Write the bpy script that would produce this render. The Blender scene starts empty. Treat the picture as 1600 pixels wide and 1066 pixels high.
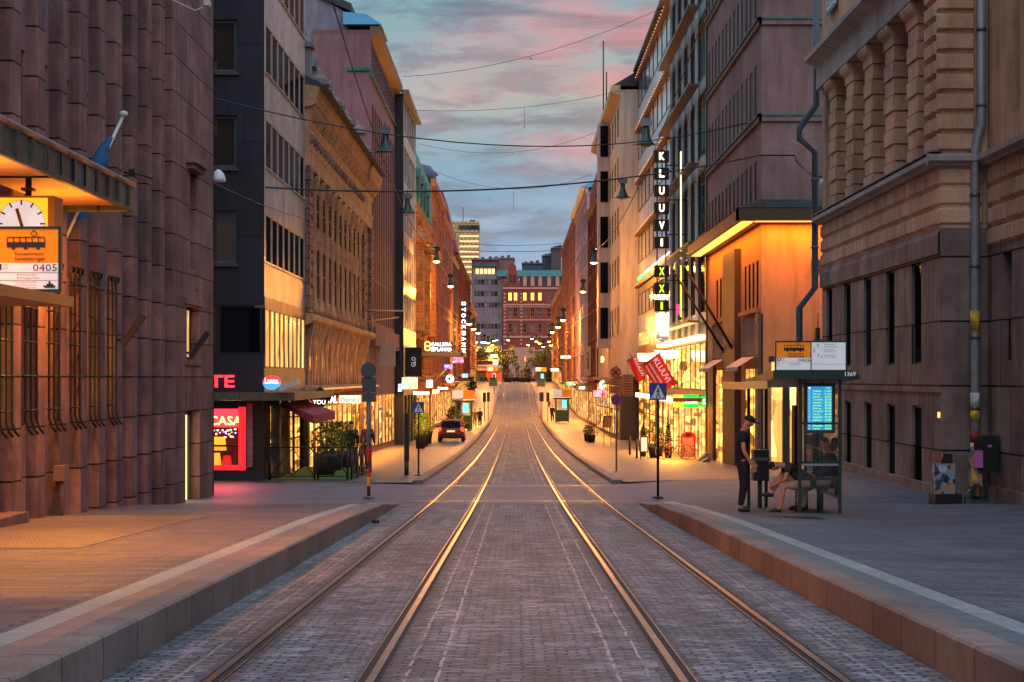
import bpy, bmesh, math, random
from mathutils import Vector, Matrix
R = math.radians
random.seed(7)
# ---------------------------------------------------------------- camera, world, sun, exposure
sc = bpy.context.scene
F, CX, HY, EYE = 3000.0, 806.0, 590.0, 1.55        # focal length in photo pixels, vanishing point, eye height
cam = bpy.data.cameras.new('camera'); camo = bpy.data.objects.new('camera', cam)
sc.collection.objects.link(camo); sc.camera = camo
camo.location = (0, 0, EYE); camo.rotation_euler = (R(90), 0, 0)
cam.sensor_width = 36; cam.lens = F*36/1600; cam.shift_x = (800-CX)/1600; cam.shift_y = (HY-533)/1600
cam.clip_start = .2; cam.clip_end = 5000
sc.render.resolution_x = 1024; sc.render.resolution_y = 682
sc.view_settings.view_transform = 'Standard'; sc.view_settings.look = 'None'
sc.view_settings.exposure = 0.92; sc.view_settings.gamma = 1
sc.render.engine = 'CYCLES'
cy = sc.cycles
cy.use_denoising = True; cy.max_bounces = 6; cy.diffuse_bounces = 3; cy.glossy_bounces = 3
cy.transparent_max_bounces = 12; cy.transmission_bounces = 4; cy.sample_clamp_indirect = 4
cy.use_light_tree = True

def lin(c):
    c = c/255.0
    return c/12.92 if c <= .04045 else ((c+.055)/1.055)**2.4
def C(r, g, b): return (lin(r), lin(g), lin(b), 1)

class NT:
    def __init__(s, t): s.t = t; s.n = t.nodes; s.l = t.links
    def new(s, typ, **kw):
        n = s.n.new('ShaderNode'+typ)
        for k, v in kw.items():
            if k.startswith('i_'):
                key = k[2:]
                n.inputs[int(key) if key.isdigit() else key.replace('_', ' ')].default_value = v
            else: setattr(n, k, v)
        return n
    def link(s, a, b): s.l.new(a, b)
    def math(s, op, a, b=None, clamp=False):
        n = s.new('Math', operation=op); n.use_clamp = clamp
        for i, v in enumerate((a, b)):
            if v is None: continue
            if isinstance(v, (int, float)): n.inputs[i].default_value = v
            else: s.link(v, n.inputs[i])
        return n.outputs[0]
    def mix(s, fac, a, b, blend='MIX'):
        n = s.new('Mix', data_type='RGBA', blend_type=blend)
        for sock, v in ((n.inputs['Factor'], fac), (n.inputs['A'], a), (n.inputs['B'], b)):
            pass
        ins = {'f': n.inputs[0], 'a': n.inputs[6], 'b': n.inputs[7]}
        for k, v in (('f', fac), ('a', a), ('b', b)):
            if isinstance(v, (int, float)): ins[k].default_value = v if k == 'f' else (v, v, v, 1)
            elif isinstance(v, tuple): ins[k].default_value = v
            else: s.link(v, ins[k])
        return n.outputs[2]
    def ramp(s, fac, stops, interp='LINEAR'):
        n = s.new('ValToRGB'); n.color_ramp.interpolation = interp
        e = n.color_ramp.elements
        while len(e) < len(stops): e.new(.5)
        for x, (p, c) in zip(e, stops):
            x.position = p; x.color = c if isinstance(c, tuple) else (c, c, c, 1)
        s.link(fac, n.inputs[0]); return n.outputs[0]
    def noise(s, vec, scale, detail=3, rough=.55, dist=0):
        n = s.new('TexNoise'); n.inputs['Scale'].default_value = scale; n.inputs['Detail'].default_value = detail
        n.inputs['Roughness'].default_value = rough; n.inputs['Distortion'].default_value = dist
        if vec is not None: s.link(vec, n.inputs['Vector'])
        return n.outputs['Fac']
    def sep(s, v):
        n = s.new('SeparateXYZ'); s.link(v, n.inputs[0]); return n.outputs
    def comb(s, x, y, z):
        n = s.new('CombineXYZ')
        for i, v in enumerate((x, y, z)):
            if isinstance(v, (int, float)): n.inputs[i].default_value = v
            else: s.link(v, n.inputs[i])
        return n.outputs[0]

# world: dusk sky (Nishita at a low sun) under drifting pink and slate clouds, all in world directions
SUN_EL, SUN_ROT = R(1.5), R(25)
w = bpy.data.worlds.new('World'); sc.world = w; w.use_nodes = True
t = NT(w.node_tree); t.n.clear()
out = t.new('OutputWorld'); bg = t.new('Background')
tc = t.new('TexCoord'); d = t.sep(tc.outputs['Generated'])
sky = t.new('TexSky'); sky.sky_type = 'NISHITA'; sky.sun_disc = False
sky.sun_elevation = SUN_EL; sky.sun_rotation = SUN_ROT; sky.dust_density = 1.5
base = t.ramp(d[2], [(0, C(108, 150, 176)), (.045, C(78, 128, 162)), (.085, C(62, 110, 144)), (.115, C(76, 118, 138)),
                     (.145, C(112, 128, 128)), (.17, C(94, 122, 130)), (.2, C(76, 116, 128)), (.3, C(112, 142, 166)), (.5, C(176, 194, 222)), (1, C(192, 208, 238))])
cv = t.comb(t.math('MULTIPLY', d[0], 9), t.math('MULTIPLY', d[1], 2.0), t.math('MULTIPLY', d[2], 34))
n1 = t.noise(cv, 1.0, 6, .55, .6); n2 = t.noise(cv, 2.6, 5, .6, .4)
cv2 = t.comb(t.math('MULTIPLY', d[0], 6), t.math('ADD', d[1], 3.3), t.math('MULTIPLY', d[2], 60))
n3 = t.noise(cv2, 1.3, 5, .55, .3)
c1 = t.mix(t.math('MULTIPLY', t.ramp(n1, [(.46, 0.), (.66, 1.)]), .5), base, C(128, 144, 156))
c2 = t.mix(t.math('MULTIPLY', t.ramp(n2, [(.45, 0.), (.6, 1.)]), .5), c1, C(34, 62, 90))
# pink glow on the clouds high on the right
px = t.ramp(d[0], [(0.0, .12), (.02, .45), (.065, 1.)]); pxn = t.new('MapRange')
t.link(d[0], pxn.inputs[0]); pxn.inputs[1].default_value = -.075; pxn.inputs[2].default_value = .03
pz = t.ramp(d[2], [(.10, 0.), (.13, 1.), (.178, 1.), (.22, .2), (.32, 0.)])
pn = t.ramp(n1, [(.36, 0.), (.6, 1.)])
pkx = t.ramp(d[0], [(.14, 1.), (.3, 0.)])
pk = t.math('MULTIPLY', t.math('MULTIPLY', t.math('MULTIPLY', pxn.outputs[0], pkx), pz), t.math('ADD', t.math('MULTIPLY', pn, .68), .06), True)
c3 = t.mix(pk, c2, C(170, 78, 90))
stz = t.ramp(d[2], [(.12, .3), (.14, 1.), (.19, 1.), (.3, .5)])
st = t.math('MULTIPLY', t.ramp(n3, [(.56, 0.), (.68, 1.)]), stz)
c4 = t.mix(t.math('MULTIPLY', st, .6), c3, C(46, 62, 82))
add = t.mix(.02, c4, sky.outputs[0], 'ADD')
# below the horizon: dark ground colour
gnd = t.mix(t.ramp(t.math('ADD', d[2], .5), [(.49, 0.), (.5, 1.)]), C(60, 55, 52), add)
t.link(gnd, bg.inputs['Color']); bg.inputs['Strength'].default_value = 1.0
t.link(bg.outputs[0], out.inputs[0])
sl = bpy.data.lights.new('sun', 'SUN'); so = bpy.data.objects.new('sun', sl); sc.collection.objects.link(so)
sl.energy = .5; sl.angle = R(60); sl.color = (1, .92, .88)
so.rotation_euler = (R(52), 0, R(12))      # very soft fill added from behind and above for the camera-facing walls
# ---------------------------------------------------------------- helpers
HP = [(-40, .9), (0, 1.52), (12, 1.90), (24, 2.27), (46, 2.92), (80, 3.68), (115, 4.28), (160, 4.78), (200, 4.97), (218, 4.95), (250, 4.4), (280, 3.45), (310, 2.35), (350, 1.55), (390, 1.02), (440, .8), (3000, .8)]
def hh(Y):
    for i in range(len(HP)-1):
        if Y <= HP[i+1][0]:
            (a, p), (b, q) = HP[i], HP[i+1]
            m0 = (HP[i+1][1]-HP[max(i-1, 0)][1])/max(HP[i+1][0]-HP[max(i-1, 0)][0], 1)
            m1 = (HP[min(i+2, len(HP)-1)][1]-p)/max(HP[min(i+2, len(HP)-1)][0]-a, 1)
            L = b-a; s = max(0, (Y-a)/L)
            return (2*s**3-3*s*s+1)*p+(s**3-2*s*s+s)*L*m0+(-2*s**3+3*s*s)*q+(s**3-s*s)*L*m1
    return HP[-1][1]
def gz(Y): return EYE-hh(Y)
def lerp(a, b, s): s = max(0., min(1., s)); return a+(b-a)*s
def pw(Y, pts):
    if Y <= pts[0][0]: return pts[0][1]
    for (a, p), (b, q) in zip(pts, pts[1:]):
        if Y <= b: return p+(q-p)*(Y-a)/(b-a)
    return pts[-1][1]
KOFF = [(0, .27), (30, .27), (38, .20), (41.5, .05), (43, .03), (56, .03), (59, .12), (150, .13), (158, .27), (212, .27), (218, .12), (500, .12)]
def offL(Y): return pw(Y, KOFF)
def G(X, Y):
    """walking height anywhere in the street"""
    k = gz(Y)
    if -2.6 <= X <= 2.75: return k
    if X < 0: return k+pw(Y, KOFF)+ (-.02 if Y < 41 else 0)*min(1, (-X-2.6)/2)
    s = min(1, (X-2.75)/6.25)
    base = k+pw(Y, KOFF)
    far = pw(Y, [(40, base if Y < 40 else 0), (41, -.93), (52, -.98), (57, -1.35), (70, -1.75), (95, -2.3)]) if 40 < Y < 95 else base
    if Y <= 40: far = base
    mid = base-.09 if 20 < Y < 40 else base
    far = max(far, base) if 40 < Y < 95 else far
    return lerp(base, far, s) - (.09*math.sin(math.pi*s) if Y < 40 else 0)
def Yat(px, X): return F*X/(px-CX)
def zat(py, Y): return EYE+(HY-py)*Y/F
def xat(px, Y): return (px-CX)*Y/F
def P(px, py, Y): return Vector((xat(px, Y), Y, zat(py, Y)))

col = sc.collection
class MB:
    def __init__(s): s.v = []; s.f = []; s.m = []; s.sm = []; s.marks = []
    def add(s, vs, fs, mi=0, smooth=False):
        o = len(s.v); s.marks.append((o, len(s.f))); s.v += [tuple(x) for x in vs]
        for f in fs: s.f.append([i+o for i in f]); s.m.append(mi); s.sm.append(smooth)
        return s
    def box(s, x0, x1, y0, y1, z0, z1, mi=0):
        if x0 > x1: x0, x1 = x1, x0
        if y0 > y1: y0, y1 = y1, y0
        if z0 > z1: z0, z1 = z1, z0
        vs = [(x, y, z) for z in (z0, z1) for y in (y0, y1) for x in (x0, x1)]
        return s.add(vs, [(0, 2, 3, 1), (4, 5, 7, 6), (0, 1, 5, 4), (2, 6, 7, 3), (0, 4, 6, 2), (1, 3, 7, 5)], mi)
    def quad(s, a, b, c, d, mi=0): return s.add([a, b, c, d], [(0, 1, 2, 3)], mi)
    def obox(s, c, u, v, n, mi=0):
        """box from centre and three half-extent vectors"""
        c, u, v, n = map(Vector, (c, u, v, n))
        vs = [c+a*u+b*v+e*n for e in (-1, 1) for b in (-1, 1) for a in (-1, 1)]
        return s.add(vs, [(0, 2, 3, 1), (4, 5, 7, 6), (0, 1, 5, 4), (2, 6, 7, 3), (0, 4, 6, 2), (1, 3, 7, 5)], mi)
    def prism(s, poly, axis, a, b, mi=0):
        """poly of 2D points extruded along axis: 'y' -> (x,z), 'x' -> (y,z), 'z' -> (x,y)"""
        n = len(poly)
        def q(p, t):
            return {'y': (p[0], t, p[1]), 'x': (t, p[0], p[1]), 'z': (p[0], p[1], t)}[axis]
        vs = [q(p, a) for p in poly]+[q(p, b) for p in poly]
        fs = [tuple(range(n)), tuple(range(2*n-1, n-1, -1))]
        fs += [(i, (i+1) % n, n+(i+1) % n, n+i) for i in range(n)]
        return s.add(vs, fs, mi)
    def tube(s, pts, r, n=8, mi=0, cap=True):
        pts = [Vector(p) for p in pts]; N = len(pts)
        rs = r if isinstance(r, (list, tuple)) else [r]*N
        vs = []; up = None
        for i, p in enumerate(pts):
            t = (pts[min(i+1, N-1)]-pts[max(i-1, 0)]).normalized()
            if up is None: up = Vector((0, 0, 1)) if abs(t.z) < .9 else Vector((1, 0, 0))
            a = t.cross(up).normalized(); b = a.cross(t).normalized(); up = b
            for k in range(n):
                th = 2*math.pi*k/n
                vs.append(p+rs[i]*(math.cos(th)*a+math.sin(th)*b))
        fs = [(i*n+k, i*n+(k+1) % n, (i+1)*n+(k+1) % n, (i+1)*n+k) for i in range(N-1) for k in range(n)]
        if cap: fs += [tuple(range(n-1, -1, -1)), tuple(range((N-1)*n, N*n))]
        return s.add(vs, fs, mi, True)
    def lathe(s, c, prof, n=14, mi=0, axis='z'):
        vs = []
        for r, h in prof:
            for k in range(n):
                th = 2*math.pi*k/n; a, b = r*math.cos(th), r*math.sin(th)
                vs.append({'z': (c[0]+a, c[1]+b, c[2]+h), 'y': (c[0]+a, c[1]+h, c[2]+b), 'x': (c[0]+h, c[1]+a, c[2]+b)}[axis])
        N = len(prof)
        fs = [(i*n+k, i*n+(k+1) % n, (i+1)*n+(k+1) % n, (i+1)*n+k) for i in range(N-1) for k in range(n)]
        fs += [tuple(range(n-1, -1, -1)), tuple(range((N-1)*n, N*n))]
        return s.add(vs, fs, mi, axis != 'y')
    def text(s, txt, loc, h, ux=(1, 0, 0), uy=(0, 0, 1), ext=.01, mi=0, width=None, align='LEFT', bold=0):
        """block letters standing in the plane ux/uy, cap height h"""
        cu = bpy.data.curves.new('t', 'FONT'); cu.body = txt; cu.size = 1; cu.extrude = 0.0; cu.resolution_u = 2
        cu.align_x = align; cu.offset = bold
        ob = bpy.data.objects.new('t', cu); col.objects.link(ob)
        me = bpy.data.meshes.new_from_object(ob.evaluated_get(bpy.context.evaluated_depsgraph_get()))
        bpy.data.objects.remove(ob); bpy.data.curves.remove(cu)
        if not me.vertices: return s
        xs = [v.co.x for v in me.vertices]; sx = sy = h/.70
        if width: sx = width/(max(xs)-min(xs)); 
        x0 = min(xs) if align == 'LEFT' else 0
        ux, uy, loc = Vector(ux), Vector(uy), Vector(loc); n = ux.cross(uy)
        vs = [loc+ux*((v.co.x-x0)*sx)+uy*(v.co.y*sy)+n*ext for v in me.vertices]
        s.add(vs, [tuple(p.vertices) for p in me.polygons], mi)
        bpy.data.meshes.remove(me); return s
    def each(s, name, mats, parent, k=1):
        """one object per k added primitives"""
        out = []; marks = s.marks+[(len(s.v), len(s.f))]
        for i in range(0, len(s.marks), k):
            (v0, f0), (v1, f1) = marks[i], marks[min(i+k, len(s.marks))]
            q = MB(); q.v = s.v[v0:v1]; q.f = [[j-v0 for j in f] for f in s.f[f0:f1]]; q.m = s.m[f0:f1]; q.sm = s.sm[f0:f1]
            out.append(q.obj(name, mats, parent))
        return out
    def obj(s, name, mats, parent=None, **tags):
        org = Vector((0, 0, 0)); q = parent
        while q is not None: org += q.location; q = q.parent
        me = bpy.data.meshes.new(name)
        me.from_pydata([(x-org.x, y-org.y, z-org.z) for x, y, z in s.v], [], s.f)
        mats = mats if isinstance(mats, (list, tuple)) else [mats]
        for m in mats: me.materials.append(m)
        me.polygons.foreach_set('material_index', s.m); me.polygons.foreach_set('use_smooth', s.sm); me.update()
        o = bpy.data.objects.new(name, me); col.objects.link(o)
        if parent is not None: o.parent = parent
        for k, v in tags.items(): o[{'cat': 'category'}.get(k, k)] = v
        return o
def thing(name, label, cat, loc=(0, 0, 0), group=None):
    o = bpy.data.objects.new(name, None); col.objects.link(o); o.location = loc; o.empty_display_size = .2
    o['label'] = label; o['category'] = cat
    if group: o['group'] = group
    return o
def clone(root, loc=None, rz=None, label=None, group=None):
    kids = [(c, list(c.children)) for c in root.children]
    r = root.copy(); col.objects.link(r)
    if loc is not None: r.location = loc
    if rz is not None: r.rotation_euler = (0, 0, rz)
    if label: r['label'] = label
    if group: r['group'] = group
    for c, gs in kids:
        k = c.copy(); col.objects.link(k); k.parent = r
        for g in gs:
            j = g.copy(); col.objects.link(j); j.parent = k
    return r

# ---------------------------------------------------------------- materials
MATS = {}
def pbr(name, c, rough=.6, metal=0., spec=.5, var=.0, vscale=3., bump=0., emis=None, es=1.):
    if name in MATS: return MATS[name]
    m = bpy.data.materials.new(name); m.use_nodes = True; t = NT(m.node_tree); b = t.n['Principled BSDF']
    b.inputs['Roughness'].default_value = rough; b.inputs['Metallic'].default_value = metal
    b.inputs['Specular IOR Level'].default_value = spec; b.inputs['Base Color'].default_value = c
    g = t.new('NewGeometry')
    nz = t.noise(g.outputs['Position'], vscale, 4)
    if var:
        lo = tuple(x*(1-var) for x in c[:3])+(1,); hi = tuple(min(1, x*(1+var)) for x in c[:3])+(1,)
        t.link(t.ramp(nz, [(.3, lo), (.7, hi)]), b.inputs['Base Color'])
    else:
        lo = tuple(x*.88 for x in c[:3])+(1,)
        t.link(t.ramp(nz, [(.3, lo), (.6, c)]), b.inputs['Base Color'])
    if bump:
        bn = t.new('Bump'); bn.inputs['Strength'].default_value = bump; bn.inputs['Distance'].default_value = .02
        t.link(nz, bn.inputs['Height']); t.link(bn.outputs[0], b.inputs['Normal'])
    if emis: b.inputs['Emission Color'].default_value = emis; b.inputs['Emission Strength'].default_value = es
    MATS[name] = m; return m
def stone(name, c1, c2, bw, bh, mortar=None, rough=.75, ms=.012, stain=.35, bump=.5, vs=.6, off=.5):
    """ashlar, brick or panels on walls of any direction; stains and grain are noise in world space"""
    if name in MATS: return MATS[name]
    m = bpy.data.materials.new(name); m.use_nodes = True; t = NT(m.node_tree); b = t.n['Principled BSDF']
    g = t.new('NewGeometry'); p = t.sep(g.outputs['Position'])
    uv = t.comb(t.math('ADD', p[0], p[1]), p[2], 0)
    br = t.new('TexBrick'); br.offset = off; t.link(uv, br.inputs['Vector'])
    br.inputs['Scale'].default_value = 1; br.inputs['Brick Width'].default_value = bw; br.inputs['Row Height'].default_value = bh
    br.inputs['Mortar Size'].default_value = ms; br.inputs['Mortar Smooth'].default_value = .3
    br.inputs['Color1'].default_value = c1; br.inputs['Color2'].default_value = c2
    br.inputs['Mortar'].default_value = mortar or tuple(x*.35 for x in c1[:3])+(1,)
    big = t.noise(g.outputs['Position'], vs, 5, .6); fine = t.noise(g.outputs['Position'], 14, 4, .7)
    st = t.ramp(big, [(.3, 1-stain), (.68, 1+stain*.25)])
    c = t.mix(1., br.outputs['Color'], st, 'MULTIPLY')
    c = t.mix(1., c, t.ramp(fine, [(.25, .82), (.75, 1.12)]), 'MULTIPLY')
    # rain streaks
    sv = t.comb(t.math('MULTIPLY', t.math('ADD', p[0], p[1]), 3.2), t.math('MULTIPLY', p[2], .35), 0)
    c = t.mix(1., c, t.ramp(t.noise(sv, 1, 4, .6), [(.38, .78), (.55, 1.)]), 'MULTIPLY')
    t.link(c, b.inputs['Base Color']); b.inputs['Roughness'].default_value = rough
    b.inputs['Specular IOR Level'].default_value = .3
    h = t.math('ADD', t.math('MULTIPLY', br.outputs['Fac'], -1), t.math('MULTIPLY', fine, .35))
    bn = t.new('Bump'); bn.inputs['Strength'].default_value = bump; bn.inputs['Distance'].default_value = .025
    t.link(h, bn.inputs['Height']); t.link(bn.outputs[0], b.inputs['Normal'])
    MATS[name] = m; return m
def plaster(name, c, stain=.3, rough=.85): return stone(name, c, tuple(x*1.04 for x in c[:3])+(1,), 60, 60, None, rough, 0, stain, .25, .35)
def glass(name, tint=C(16, 18, 22), rough=.06, ior=1.45, ecol=None, es=0, mix2=None):
    """dark window pane: glossy black with uneven panes and curtains behind"""
    if name in MATS: return MATS[name]
    m = bpy.data.materials.new(name); m.use_nodes = True; t = NT(m.node_tree); b = t.n['Principled BSDF']
    g = t.new('NewGeometry'); p = t.sep(g.outputs['Position'])
    v = t.comb(t.math('FLOOR', t.math('MULTIPLY', t.math('ADD', p[0], p[1]), 1.1)), t.math('FLOOR', t.math('MULTIPLY', p[2], .45)), 0)
    wn = t.new('TexWhiteNoise', noise_dimensions='3D'); t.link(v, wn.inputs['Vector'])
    t.link(t.ramp(wn.outputs['Value'], [(.3, tint), (1., mix2 or tuple(x*3.2 for x in tint[:3])+(1,))]), b.inputs['Base Color'])
    b.inputs['Roughness'].default_value = rough; b.inputs['Specular IOR Level'].default_value = .9 if ior > 1.2 else .08; b.inputs['IOR'].default_value = ior
    bn = t.new('Bump'); bn.inputs['Strength'].default_value = .04; bn.inputs['Distance'].default_value = .05
    t.link(t.noise(g.outputs['Position'], 1.3, 2), bn.inputs['Height']); t.link(bn.outputs[0], b.inputs['Normal'])
    if ecol:
        b.inputs['Emission Color'].default_value = ecol; b.inputs['Emission Strength'].default_value = es
    MATS[name] = m; return m
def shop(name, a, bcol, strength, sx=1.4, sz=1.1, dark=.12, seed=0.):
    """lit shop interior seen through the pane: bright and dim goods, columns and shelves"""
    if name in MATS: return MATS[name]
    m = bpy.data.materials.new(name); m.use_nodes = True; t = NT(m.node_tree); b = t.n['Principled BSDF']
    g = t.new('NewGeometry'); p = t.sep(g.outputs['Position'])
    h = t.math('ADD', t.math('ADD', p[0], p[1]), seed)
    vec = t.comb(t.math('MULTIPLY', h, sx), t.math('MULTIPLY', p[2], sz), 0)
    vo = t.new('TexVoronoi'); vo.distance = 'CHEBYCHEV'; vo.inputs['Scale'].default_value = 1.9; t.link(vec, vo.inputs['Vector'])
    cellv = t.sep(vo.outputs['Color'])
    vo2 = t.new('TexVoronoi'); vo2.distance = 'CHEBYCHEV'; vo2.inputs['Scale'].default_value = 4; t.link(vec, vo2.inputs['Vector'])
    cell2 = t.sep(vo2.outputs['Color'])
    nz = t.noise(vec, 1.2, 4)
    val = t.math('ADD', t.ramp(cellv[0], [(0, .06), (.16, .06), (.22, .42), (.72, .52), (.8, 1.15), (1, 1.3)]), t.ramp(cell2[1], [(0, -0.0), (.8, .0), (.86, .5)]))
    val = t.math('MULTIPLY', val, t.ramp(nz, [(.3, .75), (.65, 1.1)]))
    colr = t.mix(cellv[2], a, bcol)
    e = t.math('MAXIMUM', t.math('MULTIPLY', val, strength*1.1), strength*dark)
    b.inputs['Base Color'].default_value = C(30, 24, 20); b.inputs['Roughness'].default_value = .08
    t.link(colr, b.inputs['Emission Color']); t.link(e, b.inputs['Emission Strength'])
    MATS[name] = m; return m
def glow(name, c, s):
    if name in MATS: return MATS[name]
    m = bpy.data.materials.new(name); m.use_nodes = True; t = NT(m.node_tree); b = t.n['Principled BSDF']
    b.inputs['Base Color'].default_value = tuple(x*.5 for x in c[:3])+(1,)
    b.inputs['Emission Color'].default_value = c; b.inputs['Emission Strength'].default_value = s
    g = t.new('NewGeometry')
    t.link(t.math('MULTIPLY', t.ramp(t.noise(g.outputs['Position'], 4, 2), [(.3, .85), (.7, 1.)]), s), b.inputs['Emission Strength'])
    MATS[name] = m; return m

def paving(name, c1, c2, bw, bh, mortar, ms, rough, bump=.5, lines=False, patches=None, alongY=False, stain=.3, wob=.0, dist=.02):
    if name in MATS: return MATS[name]
    m = bpy.data.materials.new(name); m.use_nodes = True; t = NT(m.node_tree); b = t.n['Principled BSDF']
    g = t.new('NewGeometry'); p = t.sep(g.outputs['Position'])
    a, bb = (p[1], p[0]) if alongY else (p[0], p[1])
    if wob:
        wn = t.noise(g.outputs['Position'], 1.7, 3); bb = t.math('ADD', bb, t.math('MULTIPLY', wn, wob))
        wn2 = t.noise(g.outputs['Position'], 6, 2); a = t.math('ADD', a, t.math('MULTIPLY', wn2, wob))
    br = t.new('TexBrick'); br.offset = .5; t.link(t.comb(a, bb, 0), br.inputs['Vector'])
    br.inputs['Scale'].default_value = 1; br.inputs['Brick Width'].default_value = bw; br.inputs['Row Height'].default_value = bh
    br.inputs['Mortar Size'].default_value = ms; br.inputs['Mortar Smooth'].default_value = .4
    br.inputs['Color1'].default_value = c1; br.inputs['Color2'].default_value = c2; br.inputs['Mortar'].default_value = mortar
    c = br.outputs['Color']
    big = t.noise(g.outputs['Position'], .45, 5, .62); mid = t.noise(g.outputs['Position'], 5, 4, .7)
    c = t.mix(1., c, t.ramp(big, [(.3, 1-stain), (.7, 1+stain*.5)]), 'MULTIPLY')
    c = t.mix(1., c, t.ramp(mid, [(.28, .72), (.72, 1.22)]), 'MULTIPLY')
    rv = t.noise(t.comb(t.math('MULTIPLY', a, 1.6), t.math('MULTIPLY', bb, 11), 0), 1, 4, .65)
    c = t.mix(1., c, t.ramp(rv, [(.3, .62), (.7, 1.35)]), 'MULTIPLY') if not alongY else c
    if lines:
        # whitish jointing mortar: sparse smears between the setts and wandering double lines by the rails
        sp = t.noise(g.outputs['Position'], 2.3, 3, .6)
        f = t.math('MULTIPLY', br.outputs['Fac'], t.ramp(sp, [(.50, 0.), (.60, 1.)]))
        crumb = t.ramp(t.noise(g.outputs['Position'], 9, 2), [(.42, 0.), (.6, 1.)])
        f = t.math('MULTIPLY', t.math('MULTIPLY', f, crumb), .75)
        c = t.mix(f, c, C(190, 172, 168))
        ab = t.math('ABSOLUTE', t.math('ADD', p[0], -.08))
        lv = t.noise(t.comb(t.math('MULTIPLY', p[0], 2.6), t.math('MULTIPLY', p[1], .16), 0), 1, 5, .6)
        c = t.mix(1., c, t.ramp(lv, [(.36, .62), (.62, 1.18)]), 'MULTIPLY')          # worn and oily tracks along the street
        for rx in (.98, 1.98):
            dr_ = t.math('ABSOLUTE', t.math('ADD', ab, -rx))
            gr_ = t.math('MULTIPLY', t.math('LESS_THAN', t.math('ADD', dr_, t.math('MULTIPLY', t.math('ADD', t.noise(g.outputs['Position'], 4, 3), -.5), .16)), .13), .55)
            c = t.mix(gr_, c, C(34, 30, 30))
        wob_ = t.math('MULTIPLY', t.math('ADD', t.noise(g.outputs['Position'], 2.2, 2), -.5), .05)
        for xx, ww, s in ((.58, .012, .8), (.78, .010, .75), (2.24, .010, .45), (2.40, .008, .3)):
            dd = t.math('ABSOLUTE', t.math('ADD', t.math('ADD', ab, wob_), -xx))
            k = t.math('MULTIPLY', t.math('LESS_THAN', dd, ww), t.ramp(t.noise(g.outputs['Position'], 3.1, 3), [(.40, 0.), (.52, s)]))
            c = t.mix(k, c, C(180, 168, 164))
    t.link(c, b.inputs['Base Color'])
    rr = t.math('ADD', t.math('MULTIPLY', mid, .4), rough-.17)
    t.link(rr, b.inputs['Roughness']); b.inputs['Specular IOR Level'].default_value = .5
    h = t.math('ADD', t.math('MULTIPLY', br.outputs['Fac'], -1), t.math('ADD', t.math('MULTIPLY', mid, .5), rv))
    bn = t.new('Bump'); bn.inputs['Strength'].default_value = bump; bn.inputs['Distance'].default_value = dist
    t.link(h, bn.inputs['Height']); t.link(bn.outputs[0], b.inputs['Normal'])
    MATS[name] = m; return m

M_iron = pbr('iron', C(26, 28, 32), .45, .3)
M_black = pbr('black_paint', C(22, 22, 24), .5)
M_dkgreen = pbr('dark_green_paint', C(20, 52, 44), .35)
M_steel = pbr('steel', C(120, 120, 124), .3, .8)
M_white = pbr('white_paint', C(205, 205, 205), .5)
M_bronze = pbr('bronze', C(70, 54, 40), .4, .6)
M_verd = pbr('verdigris', C(40, 100, 92), .6, .2, var=.35, vscale=1.5)
M_zinc = pbr('zinc', C(96, 104, 112), .4, .5, var=.2)
M_red = pbr('red_paint', C(190, 24, 26), .5)
M_blue = pbr('blue_paint', C(28, 60, 120), .5)
M_yellow = pbr('yellow_paint', C(214, 150, 20), .5)
G_dark = glass('dark_glass', ior=1.03); G_blue = glass('blue_glass', C(40, 50, 62), .1)
G_clear = bpy.data.materials.new('clear_glass'); G_clear.use_nodes = True
_t = NT(G_clear.node_tree); _t.n.clear(); _o = _t.new('OutputMaterial'); _m = _t.new('MixShader'); _f = _t.new('Fresnel'); _f.inputs[0].default_value = 1.5
_tr = _t.new('BsdfTransparent'); _tr.inputs[0].default_value = (.95, .97, .97, 1); _g = _t.new('BsdfGlossy'); _g.inputs['Roughness'].default_value = .03
_t.link(_f.outputs[0], _m.inputs[0]); _t.link(_tr.outputs[0], _m.inputs[1]); _t.link(_g.outputs[0], _m.inputs[2]); _t.link(_m.outputs[0], _o.inputs[0])
WARM = (1, .42, .08)
ORANGE = (1.0, .42, .06, 1); YEL = (1.0, .66, .20, 1); WHT = (1, .86, .62, 1)
S_gold = shop('shop_interior_gold', (1, .36, .05, 1), (1, .46, .09, 1), 1.2, .17, 1.5)
S_yel = shop('shop_interior_bright', (1, .48, .09, 1), (1, .52, .13, 1), 1.15, .17, 1.5, seed=3.3)
S_dim = shop('shop_interior_dim', (1, .36, .06, 1), (1, .55, .15, 1), .9, .35, .6, seed=9.1)
S_red = glow('red_neon_panel', (1, .03, .05, 1), 1.6)

# ---------------------------------------------------------------- facade machinery
class Fr:
    """a wall frame: origin o at u=v=0, u along the wall, v up, n outward"""
    def __init__(s, o, u, n): s.o = Vector(o); s.u = Vector(u); s.n = Vector(n); s.v = Vector((0, 0, 1))
    def p(s, u, v, w=0): return s.o+s.u*u+s.v*v+s.n*w
    def box(s, mb, u0, u1, v0, v1, w0, w1, mi=0):
        vs = [s.p(u, v, w) for w in (w0, w1) for v in (v0, v1) for u in (u0, u1)]
        return mb.add(vs, [(0, 2, 3, 1), (4, 5, 7, 6), (0, 1, 5, 4), (2, 6, 7, 3), (0, 4, 6, 2), (1, 3, 7, 5)], mi)
def FrL(X): return Fr((X, 0, 0), (0, 1, 0), (1, 0, 0))      # left-hand facades face +X
def FrR(X): return Fr((X, 0, 0), (0, 1, 0), (-1, 0, 0))     # right-hand facades face -X
def FrC(Y): return Fr((0, Y, 0), (1, 0, 0), (0, -1, 0))     # walls facing the camera; u = X
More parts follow.
